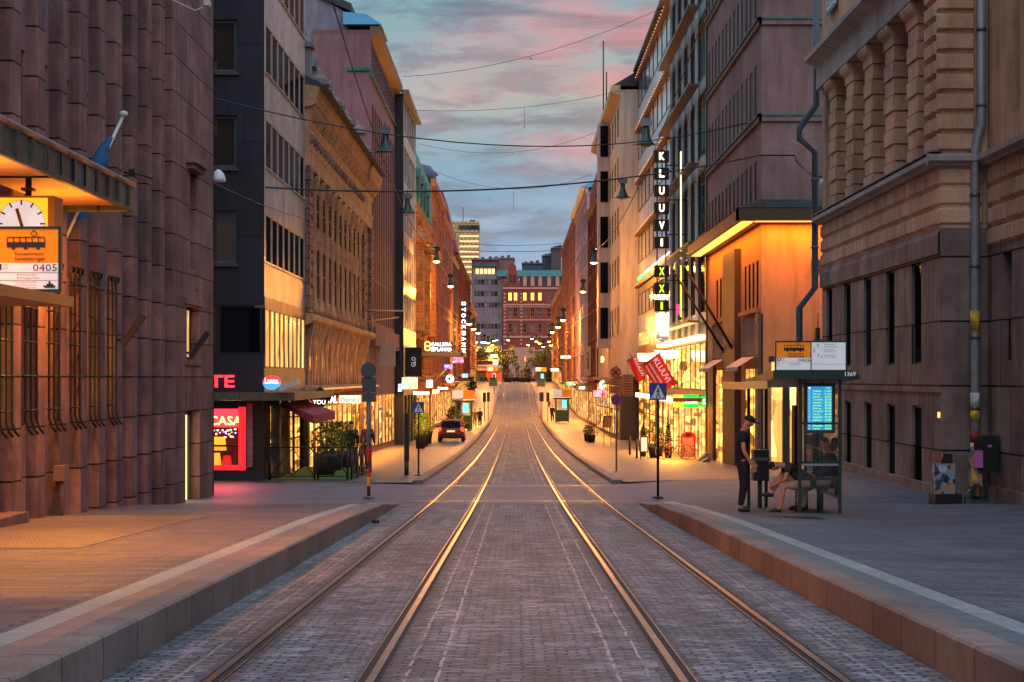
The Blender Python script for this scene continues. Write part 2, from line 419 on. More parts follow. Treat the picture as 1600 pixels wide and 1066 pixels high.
def wall(mb, fr, u0, u1, v0, v1, holes=(), depth=.25, mi=0, w=0):
    us = sorted({u0, u1, *[h[0] for h in holes], *[h[1] for h in holes]}); us = [x for x in us if u0 <= x <= u1]
    vs = sorted({v0, v1, *[h[2] for h in holes], *[h[3] for h in holes]}); vs = [x for x in vs if v0 <= x <= v1]
    for a, b in zip(us, us[1:]):
        for c, d in zip(vs, vs[1:]):
            mu, mv = (a+b)/2, (c+d)/2
            if any(h[0] < mu < h[1] and h[2] < mv < h[3] for h in holes): continue
            mb.quad(fr.p(a, c, w), fr.p(b, c, w), fr.p(b, d, w), fr.p(a, d, w), mi)
    for h in holes:
        a, b, c, d = h[:4]; dp = depth
        mb.quad(fr.p(a, c, w), fr.p(b, c, w), fr.p(b, c, w-dp), fr.p(a, c, w-dp), mi)
        mb.quad(fr.p(a, d, w), fr.p(b, d, w), fr.p(b, d, w-dp), fr.p(a, d, w-dp), mi)
        mb.quad(fr.p(a, c, w), fr.p(a, d, w), fr.p(a, d, w-dp), fr.p(a, c, w-dp), mi)
        mb.quad(fr.p(b, c, w), fr.p(b, d, w), fr.p(b, d, w-dp), fr.p(b, c, w-dp), mi)
def window(root, fr, h, depth, fmat, gmat, bars=(1, 1), fw=.06, name='window', sill=None, label=None):
    """window > pane (> sill): frame mesh with mullions, pane behind"""
    a, b, c, d = h[:4]; mb = MB(); w0, w1 = -depth, -depth+.07
    fr.box(mb, a, a+fw, c, d, w0, w1); fr.box(mb, b-fw, b, c, d, w0, w1)
    fr.box(mb, a+fw, b-fw, c, c+fw, w0, w1); fr.box(mb, a+fw, b-fw, d-fw, d, w0, w1)
    for i in range(1, bars[0]):
        u = a+(b-a)*i/bars[0]; fr.box(mb, u-fw*.4, u+fw*.4, c+fw, d-fw, w0, w1-.005)
    for i in range(1, bars[1]):
        v = c+(d-c)*i/bars[1]; fr.box(mb, a+fw, b-fw, v-fw*.4, v+fw*.4, w0, w1-.008)
    o = mb.obj(name, fmat, root)
    if label: o['label'] = label
    pm = MB(); pm.quad(fr.p(a, c, -depth+.05), fr.p(b, c, -depth+.05), fr.p(b, d, -depth+.05), fr.p(a, d, -depth+.05))
    pm.obj('pane', gmat, o)
    if sill:
        sb = MB(); fr.box(sb, a-.05, b+.05, c-.1, c-.002, -depth+.07, .08); sb.obj('sill', sill, o)
    return o
def cornice(mb, fr, u0, u1, v, prof, mi=0, ends=True):
    """prof: list of (w, dv) outline points from wall bottom outward to top, extruded from u0 to u1"""
    n = len(prof); vs = [fr.p(u0, v+b, a) for a, b in prof]+[fr.p(u1, v+b, a) for a, b in prof]
    fs = [(i, i+1, n+i+1, n+i) for i in range(n-1)]
    fs += [tuple(range(n)), tuple(range(2*n-1, n-1, -1))]
    mb.add(vs, fs, mi)
def spread(a, b, n, frac):
    """n openings evenly between a and b, each frac of its bay"""
    s = (b-a)/n; return [(a+s*i+s*(1-frac)/2, a+s*(i+1)-s*(1-frac)/2) for i in range(n)]
def lamp(name, kind, loc, energy, color=WARM, size=.3, size_y=None, rot=(0, 0, 0), parent=None):
    l = bpy.data.lights.new(name, kind); l.energy = energy; l.color = color
    if kind == 'AREA':
        l.size = size
        if size_y: l.shape = 'RECTANGLE'; l.size_y = size_y
    elif kind == 'POINT': l.shadow_soft_size = size
    elif kind == 'SPOT': l.shadow_soft_size = size; l.spot_size = R(150); l.spot_blend = .6
    o = bpy.data.objects.new(name, l); col.objects.link(o); o.location = loc; o.rotation_euler = rot
    return o
# ---------------------------------------------------------------- ground
def grid(mb, xs, ys, zf, mi=0):
    n = len(xs); vs = [(x, y, zf(x, y)) for y in ys for x in xs]
    fs = [(j*n+i, j*n+i+1, (j+1)*n+i+1, (j+1)*n+i) for j in range(len(ys)-1) for i in range(n-1)]
    return mb.add(vs, fs, mi, True)
def fr_(a, b, s):
    n = max(1, round((b-a)/s)); return [a+(b-a)*i/n for i in range(n+1)]
M_cob = paving('setts', C(68, 78, 94), C(140, 144, 152), .16, .09, C(26, 27, 34), .014, .56, 1.0, True, wob=.07, stain=.35, dist=.035)
M_cross = paving('crossing_setts', C(76, 78, 92), C(98, 98, 108), .6, .3, C(62, 62, 70), .012, .55, .4, wob=.02)
M_slab = paving('pavement_slabs', C(80, 74, 80), C(114, 102, 102), .75, .16, C(40, 36, 40), .012, .58, .6, stain=.4, wob=.02)
M_slab2 = paving('pavement_slabs_far', C(66, 60, 60), C(92, 80, 74), .6, .35, C(38, 34, 34), .014, .40, .45, stain=.4)
M_kerb = paving('granite_kerb', C(112, 100, 96), C(134, 118, 110), 1.1, 30, C(52, 46, 44), .012, .65, .8, alongY=True, stain=.45)
M_band = paving('light_band', C(128, 142, 142), C(142, 152, 150), .9, 30, C(80, 88, 90), .008, .5, .3, alongY=True, stain=.2)
M_band2 = paving('paver_band', C(100, 92, 96), C(122, 110, 108), .55, 30, C(58, 52, 54), .01, .5, .4, alongY=True, stain=.2)
M_band3 = paving('slate_band', C(82, 96, 104), C(92, 106, 112), 1.2, 30, C(58, 66, 72), .008, .5, .3, alongY=True, stain=.2)
M_yard = paving('doorstep_setts', C(120, 100, 84), C(140, 118, 96), .17, .1, C(50, 42, 38), .014, .5, .9)
M_asph = paving('asphalt', C(78, 78, 86), C(84, 84, 90), 40, 40, C(70, 70, 76), 0, .6, .3)

mb = MB(); grid(mb, [-260, -60, -14, 0, 14, 60, 260], fr_(-30, 60, 3)+fr_(65, 460, 5)+[900, 2600], lambda x, y: gz(y)-(.06 if abs(x) < 70 else .3))
mb.obj('ground', M_asph, kind='structure')
mb = MB(); ys = fr_(-6, 60, .5)+fr_(61, 445, 2)
grid(mb, [-2.6, -1, 0, 1, 2.75], [y for y in ys if y <= 43.1], lambda x, y: gz(y))
grid(mb, [-2.8, -1, 0, 1, 2.9], [y for y in ys if y >= 56.9], lambda x, y: gz(y))
mb.obj('road', M_cob, kind='structure')
# side street (both arms) with pale paved bands at its crossings
mb = MB(); grid(mb, [-60, -30, -14, -7.6, -5, -2.6, 0, 2.75, 5, 9, 14, 30, 60], fr_(43, 57, 1), lambda x, y: G(x, y)+.002)
mb.obj('side_street', M_cross, kind='structure')
mb = MB()
for a, b in ((44.2, 45.4), (55.6, 56.8)): grid(mb, [-2.6, -1, 1, 2.75], [a, (a+b)/2, b], lambda x, y: gz(y)+.008)
mb.obj('crossing_band', M_slab2, kind='structure')

def pave(name, xs, ys, mats_idx, mats):
    mb = MB()
    for (x0, x1, mi) in xs:
        nx = max(1, int(abs(x1-x0)/1.2)); grid(mb, [x0+(x1-x0)*i/nx for i in range(nx+1)], ys, lambda x, y: G(x, y)+.001*(mi+1), mi)
    return mb.obj(name, mats, kind='structure')
M_slabR = paving('pavement_slabs_cool', C(72, 80, 92), C(96, 102, 112), .75, .16, C(40, 42, 50), .012, .56, .6, stain=.4, wob=.02)
mm = [M_slab, M_band2, M_band, M_band3, M_slab2, M_slabR]
nearY = fr_(-6, 43, 1)
pave('pavement_left', [(-2.86, -3.08, 1), (-3.08, -3.30, 2), (-3.30, -10, 0)], nearY, None, mm)
pave('pavement_right', [(3.02, 3.28, 3), (3.28, 3.52, 2), (3.52, 14, 5)], nearY, None, mm)
farY = fr_(57, 430, 2)
pave('pavement_left_far', [(-3.1, -12, 4)], farY, None, mm)
pave('pavement_right_far', [(3.2, 14, 4)], farY, None, mm)
mb = MB(); grid(mb, [-7.5, -6.2, -5.0], fr_(22, 31.5, 1), lambda x, y: G(x, y)+.006); mb.obj('doorstep_paving', M_yard, kind='structure')

def kerb(name, xo, xi, Y0, Y1, sgn):
    """granite kerb: xo road face, xi back edge, follows the ground; chamfered lip"""
    ys = fr_(Y0, Y1, 1.); mb = MB(); n = 5; vs = []
    for y in ys:
        top = G(xi, y)+.012; bot = gz(y)-.03
        c = .018 if top-bot > .08 else .005
        xo2 = xo
        for x, z in ((xi, bot), (xi, top), (xo2-sgn*-c, top), (xo2, top-c), (xo2, bot)): vs.append((x, y, z))
    fs = [(i*n+k, i*n+k+1, (i+1)*n+k+1, (i+1)*n+k) for i in range(len(ys)-1) for k in range(n-1)]
    fs += [tuple(range(n)), tuple((len(ys)-1)*n+k for k in range(n-1, -1, -1))]
    mb.add(vs, fs); return mb.obj(name, M_kerb, kind='structure')
kerb('kerb_left', -2.6, -2.86, -6, 42, -1); kerb('kerb_right', 2.76, 3.02, -6, 43, 1)
kerb('kerb_left_far', -2.8, -3.1, 58, 425, -1); kerb('kerb_right_far', 2.9, 3.2, 58, 425, 1)

# rails: bright head, dark groove, thin lip; one thing each
M_rail = pbr('rail_steel', C(140, 132, 128), .3, 1., var=.35, vscale=2.2)
M_groove = pbr('rail_groove', C(18, 16, 15), .8)
def rail(x, inner, label):
    """inner = direction (+1/-1) of the groove"""
    root = thing('tram_rail', label, 'rail', (x, 0, 0), 'grooved tram rails set in the setts')
    ys = [y for y in fr_(-5, 60, .5)+fr_(61, 430, 2)]
    def strip(a, b, dz):
        m = MB(); vs = []
        for y in ys:
            z = gz(y)+dz
            vs += [(x+a*inner, y, z), (x+b*inner, y, z)]
        m.add(vs, [(2*i, 2*i+1, 2*i+3, 2*i+2) for i in range(len(ys)-1)]); return m
    h = strip(-.030, .022, .013); h.add([(x-.030*inner, y, gz(y)+q) for y in ys for q in (.013, -.01)], [(2*i, 2*i+1, 2*i+3, 2*i+2) for i in range(len(ys)-1)])
    h.obj('rail_head', M_rail, root)
    strip(.022, .07, .005).obj('groove', M_groove, root)
    strip(.07, .082, .010).obj('lip', M_rail, root)
    strip(-.060, -.030, .004).obj('bedding', M_groove, root)
off = .07
rail(-1.98+off, 1, 'far left tram rail, nearest the left kerb'); rail(-.98+off, -1, 'second tram rail from the left, beside the middle strip')
rail(.98+off, 1, 'third tram rail from the left, with the bright orange glint'); rail(1.98+off, -1, 'far right tram rail, nearest the right kerb')
# ---------------------------------------------------------------- left: ribbed granite block
ST_brown = stone('purple_granite', C(148, 110, 104), C(116, 86, 86), 1.5, .78, C(36, 22, 22), .8, .016, .5, .9, 1.1)
ST_pink = stone('pink_granite_infill', C(150, 118, 118), C(140, 108, 110), 1.5, 1.56, C(60, 40, 42), .8, .012, .25)
X1 = -7.45
root = thing('ribbed_stone_building', 'purple-brown granite building with tall narrow ribs, filling the left side', 'building', (X1, 20, gz(25)))
fr = FrL(X1); mb = MB()
pitch, pwid = 1.475, .56
y = 42.25; piers = []
while y > 4: piers.append((y-pwid, y)); y -= pitch
win_rows = [(.80, 3.29), (5.15, 6.62), (7.95, 10.3), (11.6, 14.), (15.3, 17.7), (19, 21.5)]
zb = -3
for a, b in piers:
    # pier with chamfered street edges
    poly = [(X1-.5, a), (X1-.02, a), (X1, a+.02), (X1, b-.06), (X1-.04, b), (X1-.5, b)]
    mb.prism([(p[0], p[1]) for p in poly], 'z', zb, 26, 0)
wall(mb, fr, 42.25, 47.4, zb, 26, [(43.3, 45.25, -1.9, .80), (43.45, 45.3, 1.95, 3.2), (43.9, 44.75, 4.05, 6.3)], .3)
mb.box(X1, X1-30, 47.398, 47.3, zb, 26)
mb.box(X1, X1+.05, 43.2, 45.5, 3.22, 3.34); mb.box(X1-.02, X1+.22, 43.45, 45.2, 6.42, 6.6); mb.box(X1-.02, X1+.14, 43.55, 45.1, 6.3, 6.42)
mb.box(X1-.28, X1-.2, 43.3, 45.25, .80, 1.9); mb.box(X1, X1+.04, 43.25, 45.35, 1.83, 1.93); mb.box(X1-.05, X1+.02, 44.6, 45.1, 3.6, 4.0)
mb.box(X1, X1-30, 3.9, 4, zb, 26)
# recessed bays between the ribs
bays = [(b, a2) for (a2, b2), (a, b) in zip(piers, piers[1:])]
frr = FrL(X1-.18); holes = []
for i, (a, b) in enumerate(bays):
    hs = [(a+.04, b-.04, *w_) for k, w_ in enumerate(win_rows) if not (k == 0 and (i < 4 or i > 12))]
    if 5 > i > 0: hs.append((a+.04, b-.04, -1.2-.03*i, -.2))
    wall(mb, frr, a, b, zb, 26, hs, .12, 1); holes.append((i, a, b, hs))
body = mb.obj('wall', [ST_brown, ST_pink], root)
M_wframe = pbr('brown_window_frame', C(58, 34, 26), .5); M_grille = pbr('grille_iron', C(34, 34, 38), .45, .5)
G_brown = glass('brown_glass', C(34, 24, 22), .15, ior=1.12)
for i, a, b, hs in holes:
    if b < 20: continue
    for h in hs:
        if 0 < h[3] < 3.4 and h[2] > 0:
            lit = i in (4, 5, 9)
            wn = window(root, frr, h, .12, M_wframe, shop('lit_office', (1, .42, .04, 1), (1, .5, .08, 1), 1.0, 1, .3, .7) if lit else G_dark, (1, 1), .05,
                        label='grilled window lit yellow from inside' if lit else None)
            g = MB()
            for q in range(3):
                yy = a+.12+(b-a-.24)*q/2; xx = X1+.02
                g.tube([(xx+.02, yy+.1, h[3]+.02), (xx+.05, yy+.06, h[3]+.1), (xx+.02, yy, h[3]+.12), (xx, yy, h[3]), (xx, yy, h[2]+.1), (xx+.05, yy, h[2]-.05), (xx+.10, yy+.04, h[2]-.12)], .02, 6)
            for q in range(5):
                z = h[2]+.25+(h[3]-h[2]-.4)*q/4; g.tube([(X1+.02, a+.02, z), (X1+.02, b-.02, z)], .016, 6)
            g.obj('window_grille', M_grille, root)
        elif h[2] < 0:
            q = MB(); q.quad(*[frr.p(*c) for c in ((a, h[2], -.1), (b, h[2], -.1), (b, h[3], -.1), (a, h[3], -.1))]); q.obj('vent', M_black, root)
        else: window(root, frr, h, .12, M_wframe, G_brown, (1, 2), .05)
dr = MB(); h = (43.3, 45.25, -1.9, .80); fr.box(dr, 43.3, 43.42, -1.5, .8, -.3, -.22); fr.box(dr, 45.13, 45.25, -1.5, .8, -.3, -.22); fr.box(dr, 43.42, 45.13, .68, .8, -.3, -.22); fr.box(dr, 44.25, 44.31, -1.5, .68, -.3, -.23)
dd = dr.obj('door', M_wframe, root); dd['label'] = 'lit glass entrance door at the corner'
q = MB(); q.quad(*[fr.p(u, v, -.28) for u, v in ((43.3, -1.5), (45.25, -1.5), (45.25, .8), (43.3, .8))]); q.obj('pane', shop('lit_door', (1, .55, .12, 1), (1, .75, .3, 1), 1.3, .8, .35, .8), dd)
window(root, fr, (43.45, 45.3, 1.95, 3.2), .3, M_wframe, shop('lit_office2', (1, .45, .12, 1), (1, .7, .35, 1), .5, 2, .3, .4), (2, 1), .08)
q = MB(); q.box(X1-.28, X1-.24, 43.9, 44.75, 4.05, 6.3); q.obj('niche_panel', pbr('niche', C(64, 40, 40), .7), root)
lamp('door_light', 'AREA', (X1+.1, 44.3, .5), 14, (1, .55, .15), 1.2, rot=(0, R(-60), 0), parent=root)
for yy, zz in ((35.9, 2.45), (43.4, 2.3)):
    s = MB(); s.obox((X1+.3, yy, zz), Vector((.20, 0, .28)), (0, .05, 0), Vector((-.05, 0, .035)))
    s.tube([(X1-.05, yy, zz-.2), (X1+.15, yy, zz-.18)], .025)
    o = s.obj('flag_holder', M_black, root)
# wall box and drain at the foot of the wall
s = MB(); s.box(X1-.02, X1+.16, 31.0, 31.35, -.12, .12); s.tube([(X1+.08, 31.15, -.12), (X1+.08, 31.15, -.75)], .025)
s.obj('junction_box', pbr('box_paint', C(112, 84, 78), .6), None, label='small box on a thin standpipe at the foot of the ribbed wall', cat='junction box')
# cctv arm and small bracket at top
s = MB(); s.tube([(X1, 41.5, 9.72), (X1+.5, 41.6, 9.5), (X1+.75, 41.6, 9.6)], .018, 6); s.box(X1+.7, X1+.82, 41.5, 41.75, 9.6, 9.72)
s.obj('security_camera', M_white, None, label='white camera arm high on the ribbed building', cat='camera')
s = MB(); s.tube([(X1, 36.5, 5.45), (X1+.35, 36.5, 5.4), (X1+.5, 36.7, 5.35)], .02, 6); s.box(X1+.1, X1+.22, 36.4, 36.6, 5.38, 5.5)
s.obj('wall_bracket', M_iron, None, label='small dark bracket on the ribs beyond the canopy', cat='bracket')

# canopy over the entrance, orange-lit underneath
M_cancop = stone('weathered_copper', C(92, 96, 88), C(70, 74, 70), .75, 30, C(24, 26, 26), .5, .03, .4, .3, 2)
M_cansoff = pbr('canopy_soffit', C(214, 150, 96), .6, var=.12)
root = thing('entrance_canopy', 'flat copper-edged entrance canopy glowing orange underneath', 'canopy', (X1, 27, 4.2))
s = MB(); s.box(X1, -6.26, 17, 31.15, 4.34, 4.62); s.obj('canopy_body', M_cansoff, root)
s = MB(); s.box(-6.26, -6.2, 17, 31.2, 4.24, 4.62); s.box(X1, -6.26, 31.15, 31.2, 4.24, 4.62)
for i in range(18):
    yy = 17.6+i*.77; s.box(-6.2, -6.155, yy-.035, yy+.035, 4.3, 4.6)
s.obj('fascia', M_cancop, root)
s = MB()
for i in range(9): s.tube([(-6.21, 17+i*1.57, 4.66), (-6.21, 17+i*1.57+1.55, 4.66)], .062, 8)
s.obj('gutter', pbr('copper_gutter', C(136, 104, 86), .6, .2, var=.2), root)
s = MB(); s.tube([(X1, 26.6, 4.34), (-6.4, 26.6, 4.34)], .03, 6)
s.obj('soffit_rib', M_iron, root)
for yy in (): 
    q = MB(); q.lathe((-6.85, yy, 4.32), [(.0, .02), (.11, .02), (.12, 0), (.0, 0)], 12); q.obj('downlight', glow('canopy_bulb', (1, .6, .2, 1), 6), root)
for yy in (20, 24.5, 29): lamp('canopy_light', 'AREA', (-6.85, yy, 3.3), 26, (1, .40, .05), .7, rot=(R(180), 0, 0))
for yy in (18.5, 22.5, 30): lamp('canopy_downlight', 'AREA', (-6.7, yy, 4.28), 230, (1, .33, .035), .5)
s = MB(); s.box(-7.7, -7.2, 24, 28.4, G(-7, 27)-.1, G(-7, 27)+.13); s.obj('entrance_step', ST_brown, None, label='low stone step below the glowing canopy', cat='step')
# clock
root = thing('station_clock', 'backlit square clock with orange rim hanging under the canopy', 'clock', (-6.84, 26.6, 3.6))
cxx, cyy, czz, hw = xat(34, 26.6), 26.6, zat(350, 26.6), .36
s = MB(); s.box(cxx-hw-.03, cxx+hw+.09, cyy, cyy+.5, czz-hw-.03, czz+hw+.03)
s.obj('housing', pbr('clock_case', C(140, 74, 24), .4), root)
s = MB(); s.tube([(cxx+.03, cyy+.25, czz+hw), (cxx+.03, cyy+.25, 4.34)], .045, 8); s.box(cxx-.05, cxx+.11, cyy+.15, cyy+.35, czz+hw+.12, czz+hw+.16); s.obj('hanger', M_iron, root)
s = MB(); s.box(cxx-hw, cxx+hw, cyy-.012, cyy-.002, czz-hw, czz+hw); f_ = s.obj('face', glow('clock_rim_glow', (1, .40, .02, 1), .85), root)
s = MB(); s.lathe((cxx, cyy-.018, czz), [(.0, 0), (hw*.9, 0), (hw*.9, .004), (0, .004)], 40, axis='y'); s.obj('dial', glow('clock_dial', (.8, .88, 1, 1), .32), root)
s = MB()
for k in range(60):
    th = 2*math.pi*k/60; L = .075 if k % 5 == 0 else .02; wd = .011 if k % 5 == 0 else .004
    r = hw*.93-L/2; c = (cxx+r*math.sin(th), cyy-.024, czz+r*math.cos(th)); dv = Vector((math.sin(th), 0, math.cos(th))); tv = Vector((math.cos(th), 0, -math.sin(th)))
    s.obox(c, tv*wd, dv*L/2, (0, .002, 0))
s.obj('hour_marks', M_black, root)
for nm, ang, L, wd in (('hour_hand', 343.5, .23, .022), ('minute_hand', 162, .31, .014)):
    th = R(ang); dv = Vector((math.sin(th), 0, math.cos(th))); tv = Vector((math.cos(th), 0, -math.sin(th)))
    s = MB(); s.obox(Vector((cxx, cyy-.030 if nm == 'hour_hand' else cyy-.036, czz))+dv*(L/2-.04), tv*wd, dv*(L/2+.03), (0, .002, 0)); s.obj(nm, pbr('hand_brown', C(70, 36, 14), .5), root)
# flag over the canopy
M_flagblue = pbr('blue_flag_cloth', C(22, 84, 128), .8, var=.2, vscale=6)
def flag(name, label, p0, p1, mat, drop, along, ball=True, group=None):
    root = thing(name, label, 'flag', p0, group)
    s = MB(); s.tube([p0, p1], .028, 8); s.obj('pole', M_white, root)
    if ball: s = MB(); s.lathe(tuple(p1), [(.0, -.03), (.05, -.02), (.08, .02), (.06, .06), (0, .08)], 12); s.obj('finial', M_white, root)
    p0, p1 = Vector(p0), Vector(p1); s = MB(); nu, nv = 14, 8; vs = []
    for i in range(nu+1):
        for j in range(nv+1):
            q = p0.lerp(p1, lerp(along[0], along[1], i/nu)); f = j/nv
            vs.append((q.x+.05*math.sin(j*1.4+i*.5)*f-.15*f*(1 if p1.x > p0.x else -1), q.y+.09*math.sin(j*2+i*.8)*f, q.z-drop*f*(.25+.75*math.sin(math.pi*min(1, (i+3)/(nu+3))))))
    s.add(vs, [(i*(nv+1)+j, i*(nv+1)+j+1, (i+1)*(nv+1)+j+1, (i+1)*(nv+1)+j) for i in range(nu) for j in range(nv)], 0, True)
    s.obj('cloth', mat, root); return root
flag('wall_flag', 'furled blue flag on a slanted white pole above the canopy edge', P(103, 372, 32), P(193, 180, 32.4), M_flagblue, .62, (.3, .84))
flag('wall_flag', 'dark blue flag drooping below the canopy beside the clock', P(60, 300, 33), P(150, 328, 33.2), M_flagblue, .55, (.3, .95), False)

s = MB(); a_, b_ = P(103, 372, 32), P(193, 180, 32.4); pts = [a_.lerp(b_, .42+.05*i)+Vector((-.04-.02*math.sin(i*1.3), -.02, -.02*i*0)) for i in range(9)]
s.tube(pts, [.05, .10, .14, .16, .15, .12, .09, .06, .035], 9); s.obj('furled_cloth', M_flagblue, bpy.data.objects['wall_flag'])

# ---------------------------------------------------------------- right: rusticated granite and plaster block
X2 = 9.0; Ye, Yn = 56.4, 40.7
ST_gran = stone('brown_granite', C(156, 136, 128), C(128, 110, 106), 1.55, 1.37, C(34, 28, 26), .72, .022, .5, .8, .9)
ST_tan = plaster('tan_plaster', C(216, 176, 146), .4)
ST_pale = plaster('pale_plaster', C(176, 168, 164), .3)
root = thing('rusticated_stone_building', 'granite and tan rusticated building with banded pilasters, right side', 'building', (X2, Yn, -1))
Xr = 10.0
frn = FrR(X2); frc = FrC(Yn); fr2 = FrR(Xr)
mb = MB(); zb = -3.
# granite basement with slot windows
slots = []
for i in range(5):
    a = 42.62+i*3.0; slots += [(a, a+1.05, 1.85, 4.12), (a-.05, a+1.0, -.92, .92)]
slots = [h for h in slots if h[1] < Ye-.3]
wall(mb, frn, Yn, Ye, zb, 4.72, slots, .14, 0)
slots2 = [(y0, y0+.75, 1.9, 4.1) for y0 in (38.7, 36.0, 33.3, 30.6, 27.9)]
wall(mb, fr2, 12, Yn, zb, 4.72, slots2, .5, 0)
wall(mb, frc, X2, Xr+.01, zb, 4.72, [], .1, 0)
frn.box(mb, Yn-.06, Ye, .98+.25, .98+.38, -.01, .05, 0)
for fr_b, a, b in ((frn, Yn-.08, Ye+.05),): fr_b.box(mb, a, b, zb, -.75, -.01, .09, 0)
frc.box(mb, X2-.09, Xr, zb, -.75, -.01, .08, 0); fr2.box(mb, 12, Yn-.08, zb, -.72, -.01, .08, 0)
# sloping granite shoulder
cornice(mb, frn, Yn-.06, Ye, 4.12, [(0, .06), (.07, .06), (.07, .45), (.0, .62)], 0)
# rusticated tan plinth band 4.72..6.05
wall(mb, frn, Yn, Ye, 4.72, 6.28, [], .3, 1); wall(mb, frn, Yn, Ye, 10.0, 14.5, [], .3, 1)
frp = FrR(X2+.5); wall(mb, frp, Yn+1.15, Ye, 6.28, 10.0, [], .1, 1); frn.box(mb, Yn+1.15, Ye, 6.2, 6.285, -.5, -.004, 2); frn.box(mb, Yn+1.15, Ye, 9.99, 10.02, -.5, -.004, 1)
frn.box(mb, Yn+.004, Yn+1.15, 6.28, 9.999, -.5, -.004, 1); frn.box(mb, Ye-.5, Ye-.004, 6.28, 9.999, -.5, -.004, 1)
wall(mb, frc, X2, Xr+.01, 4.72, 14.5, [], .1, 1)
slots3 = [(y0, y0+.9, 6.9, 10.6) for y0 in (38.1, 34.9, 31.7, 28.5)]
wall(mb, fr2, 12, Yn, 4.72, 14.5, slots3, .45, 1)
def rust(fr, a, b, z0, z1, n, jw, w=.07, inset=.06, seed=0, vj=True):
    """raised, bevel-edged blocks in n courses; jw = block length"""
    h = (z1-z0)/n
    for k in range(n):
        zz = z0+k*h; u = a; o = jw*.5 if (k % 2 and vj) else 0; first = True
        while u < b-.02:
            e = min(b, u+(jw-o if first and o else jw)); first = False
            if b-e < .12: e = b
            g = inset/2
            q = [fr.p(u+g, zz+g, 0), fr.p(e-g, zz+g, 0), fr.p(e-g, zz+h-g, 0), fr.p(u+g, zz+h-g, 0),
                 fr.p(u+g+.04, zz+g+.045, w), fr.p(e-g-.04, zz+g+.045, w), fr.p(e-g-.04, zz+h-g-.045, w), fr.p(u+g+.04, zz+h-g-.045, w)]
            mb.add(q, [(4, 5, 6, 7), (0, 1, 5, 4), (1, 2, 6, 5), (2, 3, 7, 6), (3, 0, 4, 7)], 1)
            u = e
rust(frn, Yn, Ye, 4.76, 6.02, 3, 1.15); rust(frc, X2-.09, Xr-.06, 4.76, 6.02, 3, 3)
rust(fr2, 24, Yn-.1, 4.3, 6.02, 4, 1.2)
corn = [(0, 0), (.12, 0), (.16, .05), (.30, .09), (.30, .2), (.2, .24), (0, .27)]
cornice(mb, frn, Yn, Ye+.1, 6.03, corn, 2); cornice(mb, frc, X2-.3, Xr, 6.03, [(a, b-.001) for a, b in corn], 2)
cornice(mb, fr2, 12, Yn-.02, 6.03, corn, 2)
# corner pier with heavy blocks
rust(frn, Yn, Yn+1.15, 6.32, 9.98, 9, 3, .12); rust(frc, X2-.12, Xr-.25, 6.32, 14.4, 19, 3, .1)
# banded pilasters between deep window bays
pils = []
yy = Yn+2.4
while yy < Ye-.6:
    a, b = yy, yy+1.05; pils.append((a, b)); frp.box(mb, a+.05, b-.05, 6.3, 9.55, 0, .44, 1)
    n = 8; h = (9.5-6.32)/n
    for k in range(n):
        zz = 6.32+k*h; e = .07 if k % 2 else .11
        frp.box(mb, a-.02, b+.02, zz+.03, zz+h-.02, .001, .41+e*.9, 1)
    cornice(mb, frp, a-.08, b+.08, 9.5, [(0, 0), (.5, 0), (.52, .2), (.62, .3), (.66, .4), (.66, .46), (0, .48)], 1)
    yy += 2.75
bayw = [(Yn+1.15+.1, Yn+2.4-.1)]+[(a[1]+.12, b[0]-.12) for a, b in zip(pils, pils[1:])]
# entablature and upper storey
cornice(mb, frn, Yn-.05, Ye+.15, 10.0, [(0, 0), (.16, 0), (.16, .62), (.26, .7), (.5, .82), (.5, .95), (.3, 1.05), (0, 1.15)], 2)
wl = mb.obj('wall', [ST_gran, ST_tan, ST_pale], root)
for h in slots: window(root, frn, h, .14, M_black, G_dark, (1, 1), .05, sill=pbr('sill_zinc', C(150, 150, 156), .4, .3) if h[2] < 0 else None)
for h in slots2+slots3: window(root, fr2, h, .45, M_black, G_dark, (1, 2), .05)
for i, (a, b) in enumerate(bayw):
    window(root, frp, (a, b, 6.5, 9.4), -.01, pbr('ochre_frame', C(128, 96, 60), .5), G_dark, (2, 3), .08, sill=M_zinc)
s = MB(); frn.box(s, Yn-.25, Ye+.05, 6.305, 6.33, .0, .28); s.obj('ledge_flashing', M_zinc, root)
for i in range(4):
    a = Yn+3+i*3.3; window(root, frn, (a, a+1.3, 12.0, 14.2), -.05, M_white, G_blue, (2, 2), .09, sill=M_zinc)
# pipes
def pipe(label, pts, r, mat, bands=()):
    root = thing('drainpipe', label, 'drainpipe', pts[-1]); s = MB(); s.tube(pts, r, 10); s.obj('pipe', mat, root)
    s = MB()
    for q in bands: s.lathe(q, [(r+.002, -.04), (r+.022, -.035), (r+.022, .035), (r+.002, .04)], 12)
    if bands: s.obj('pipe_clamp', M_zinc, root)
    return root
M_pipe = pbr('pale_pipe_paint', C(138, 140, 146), .45, .2, var=.15)
yp = Yn-.16; xp = Xr-.05-.12
pr = pipe('pale drainpipe in the inner corner of the stone building, pasted with stickers', [(xp, yp, 12), (xp, yp, 6.9), (xp-.1, yp-.02, 6.6), (xp-.14, yp-.02, 6.3), (xp-.14, yp-.02, 1.0), (xp-.14, yp-.02, -.95)], .095, M_pipe,
          [(xp-.14, yp-.02, z) for z in (.9, 2.4, 3.9, 5.4)]+[(xp, yp, z) for z in (7.3, 8.9, 10.5)])
M_yb = pbr('sticker_yellow', C(208, 170, 60), .6, var=.5, vscale=9); M_wb = pbr('sticker_white', C(200, 200, 196), .6, var=.4, vscale=11); M_rb = pbr('sticker_red', C(150, 40, 44), .6, var=.5, vscale=9)
M_pb = pbr('sticker_pink', C(206, 110, 186), .6); M_gb = pbr('sticker_teal', C(80, 150, 160), .6, var=.5, vscale=10)
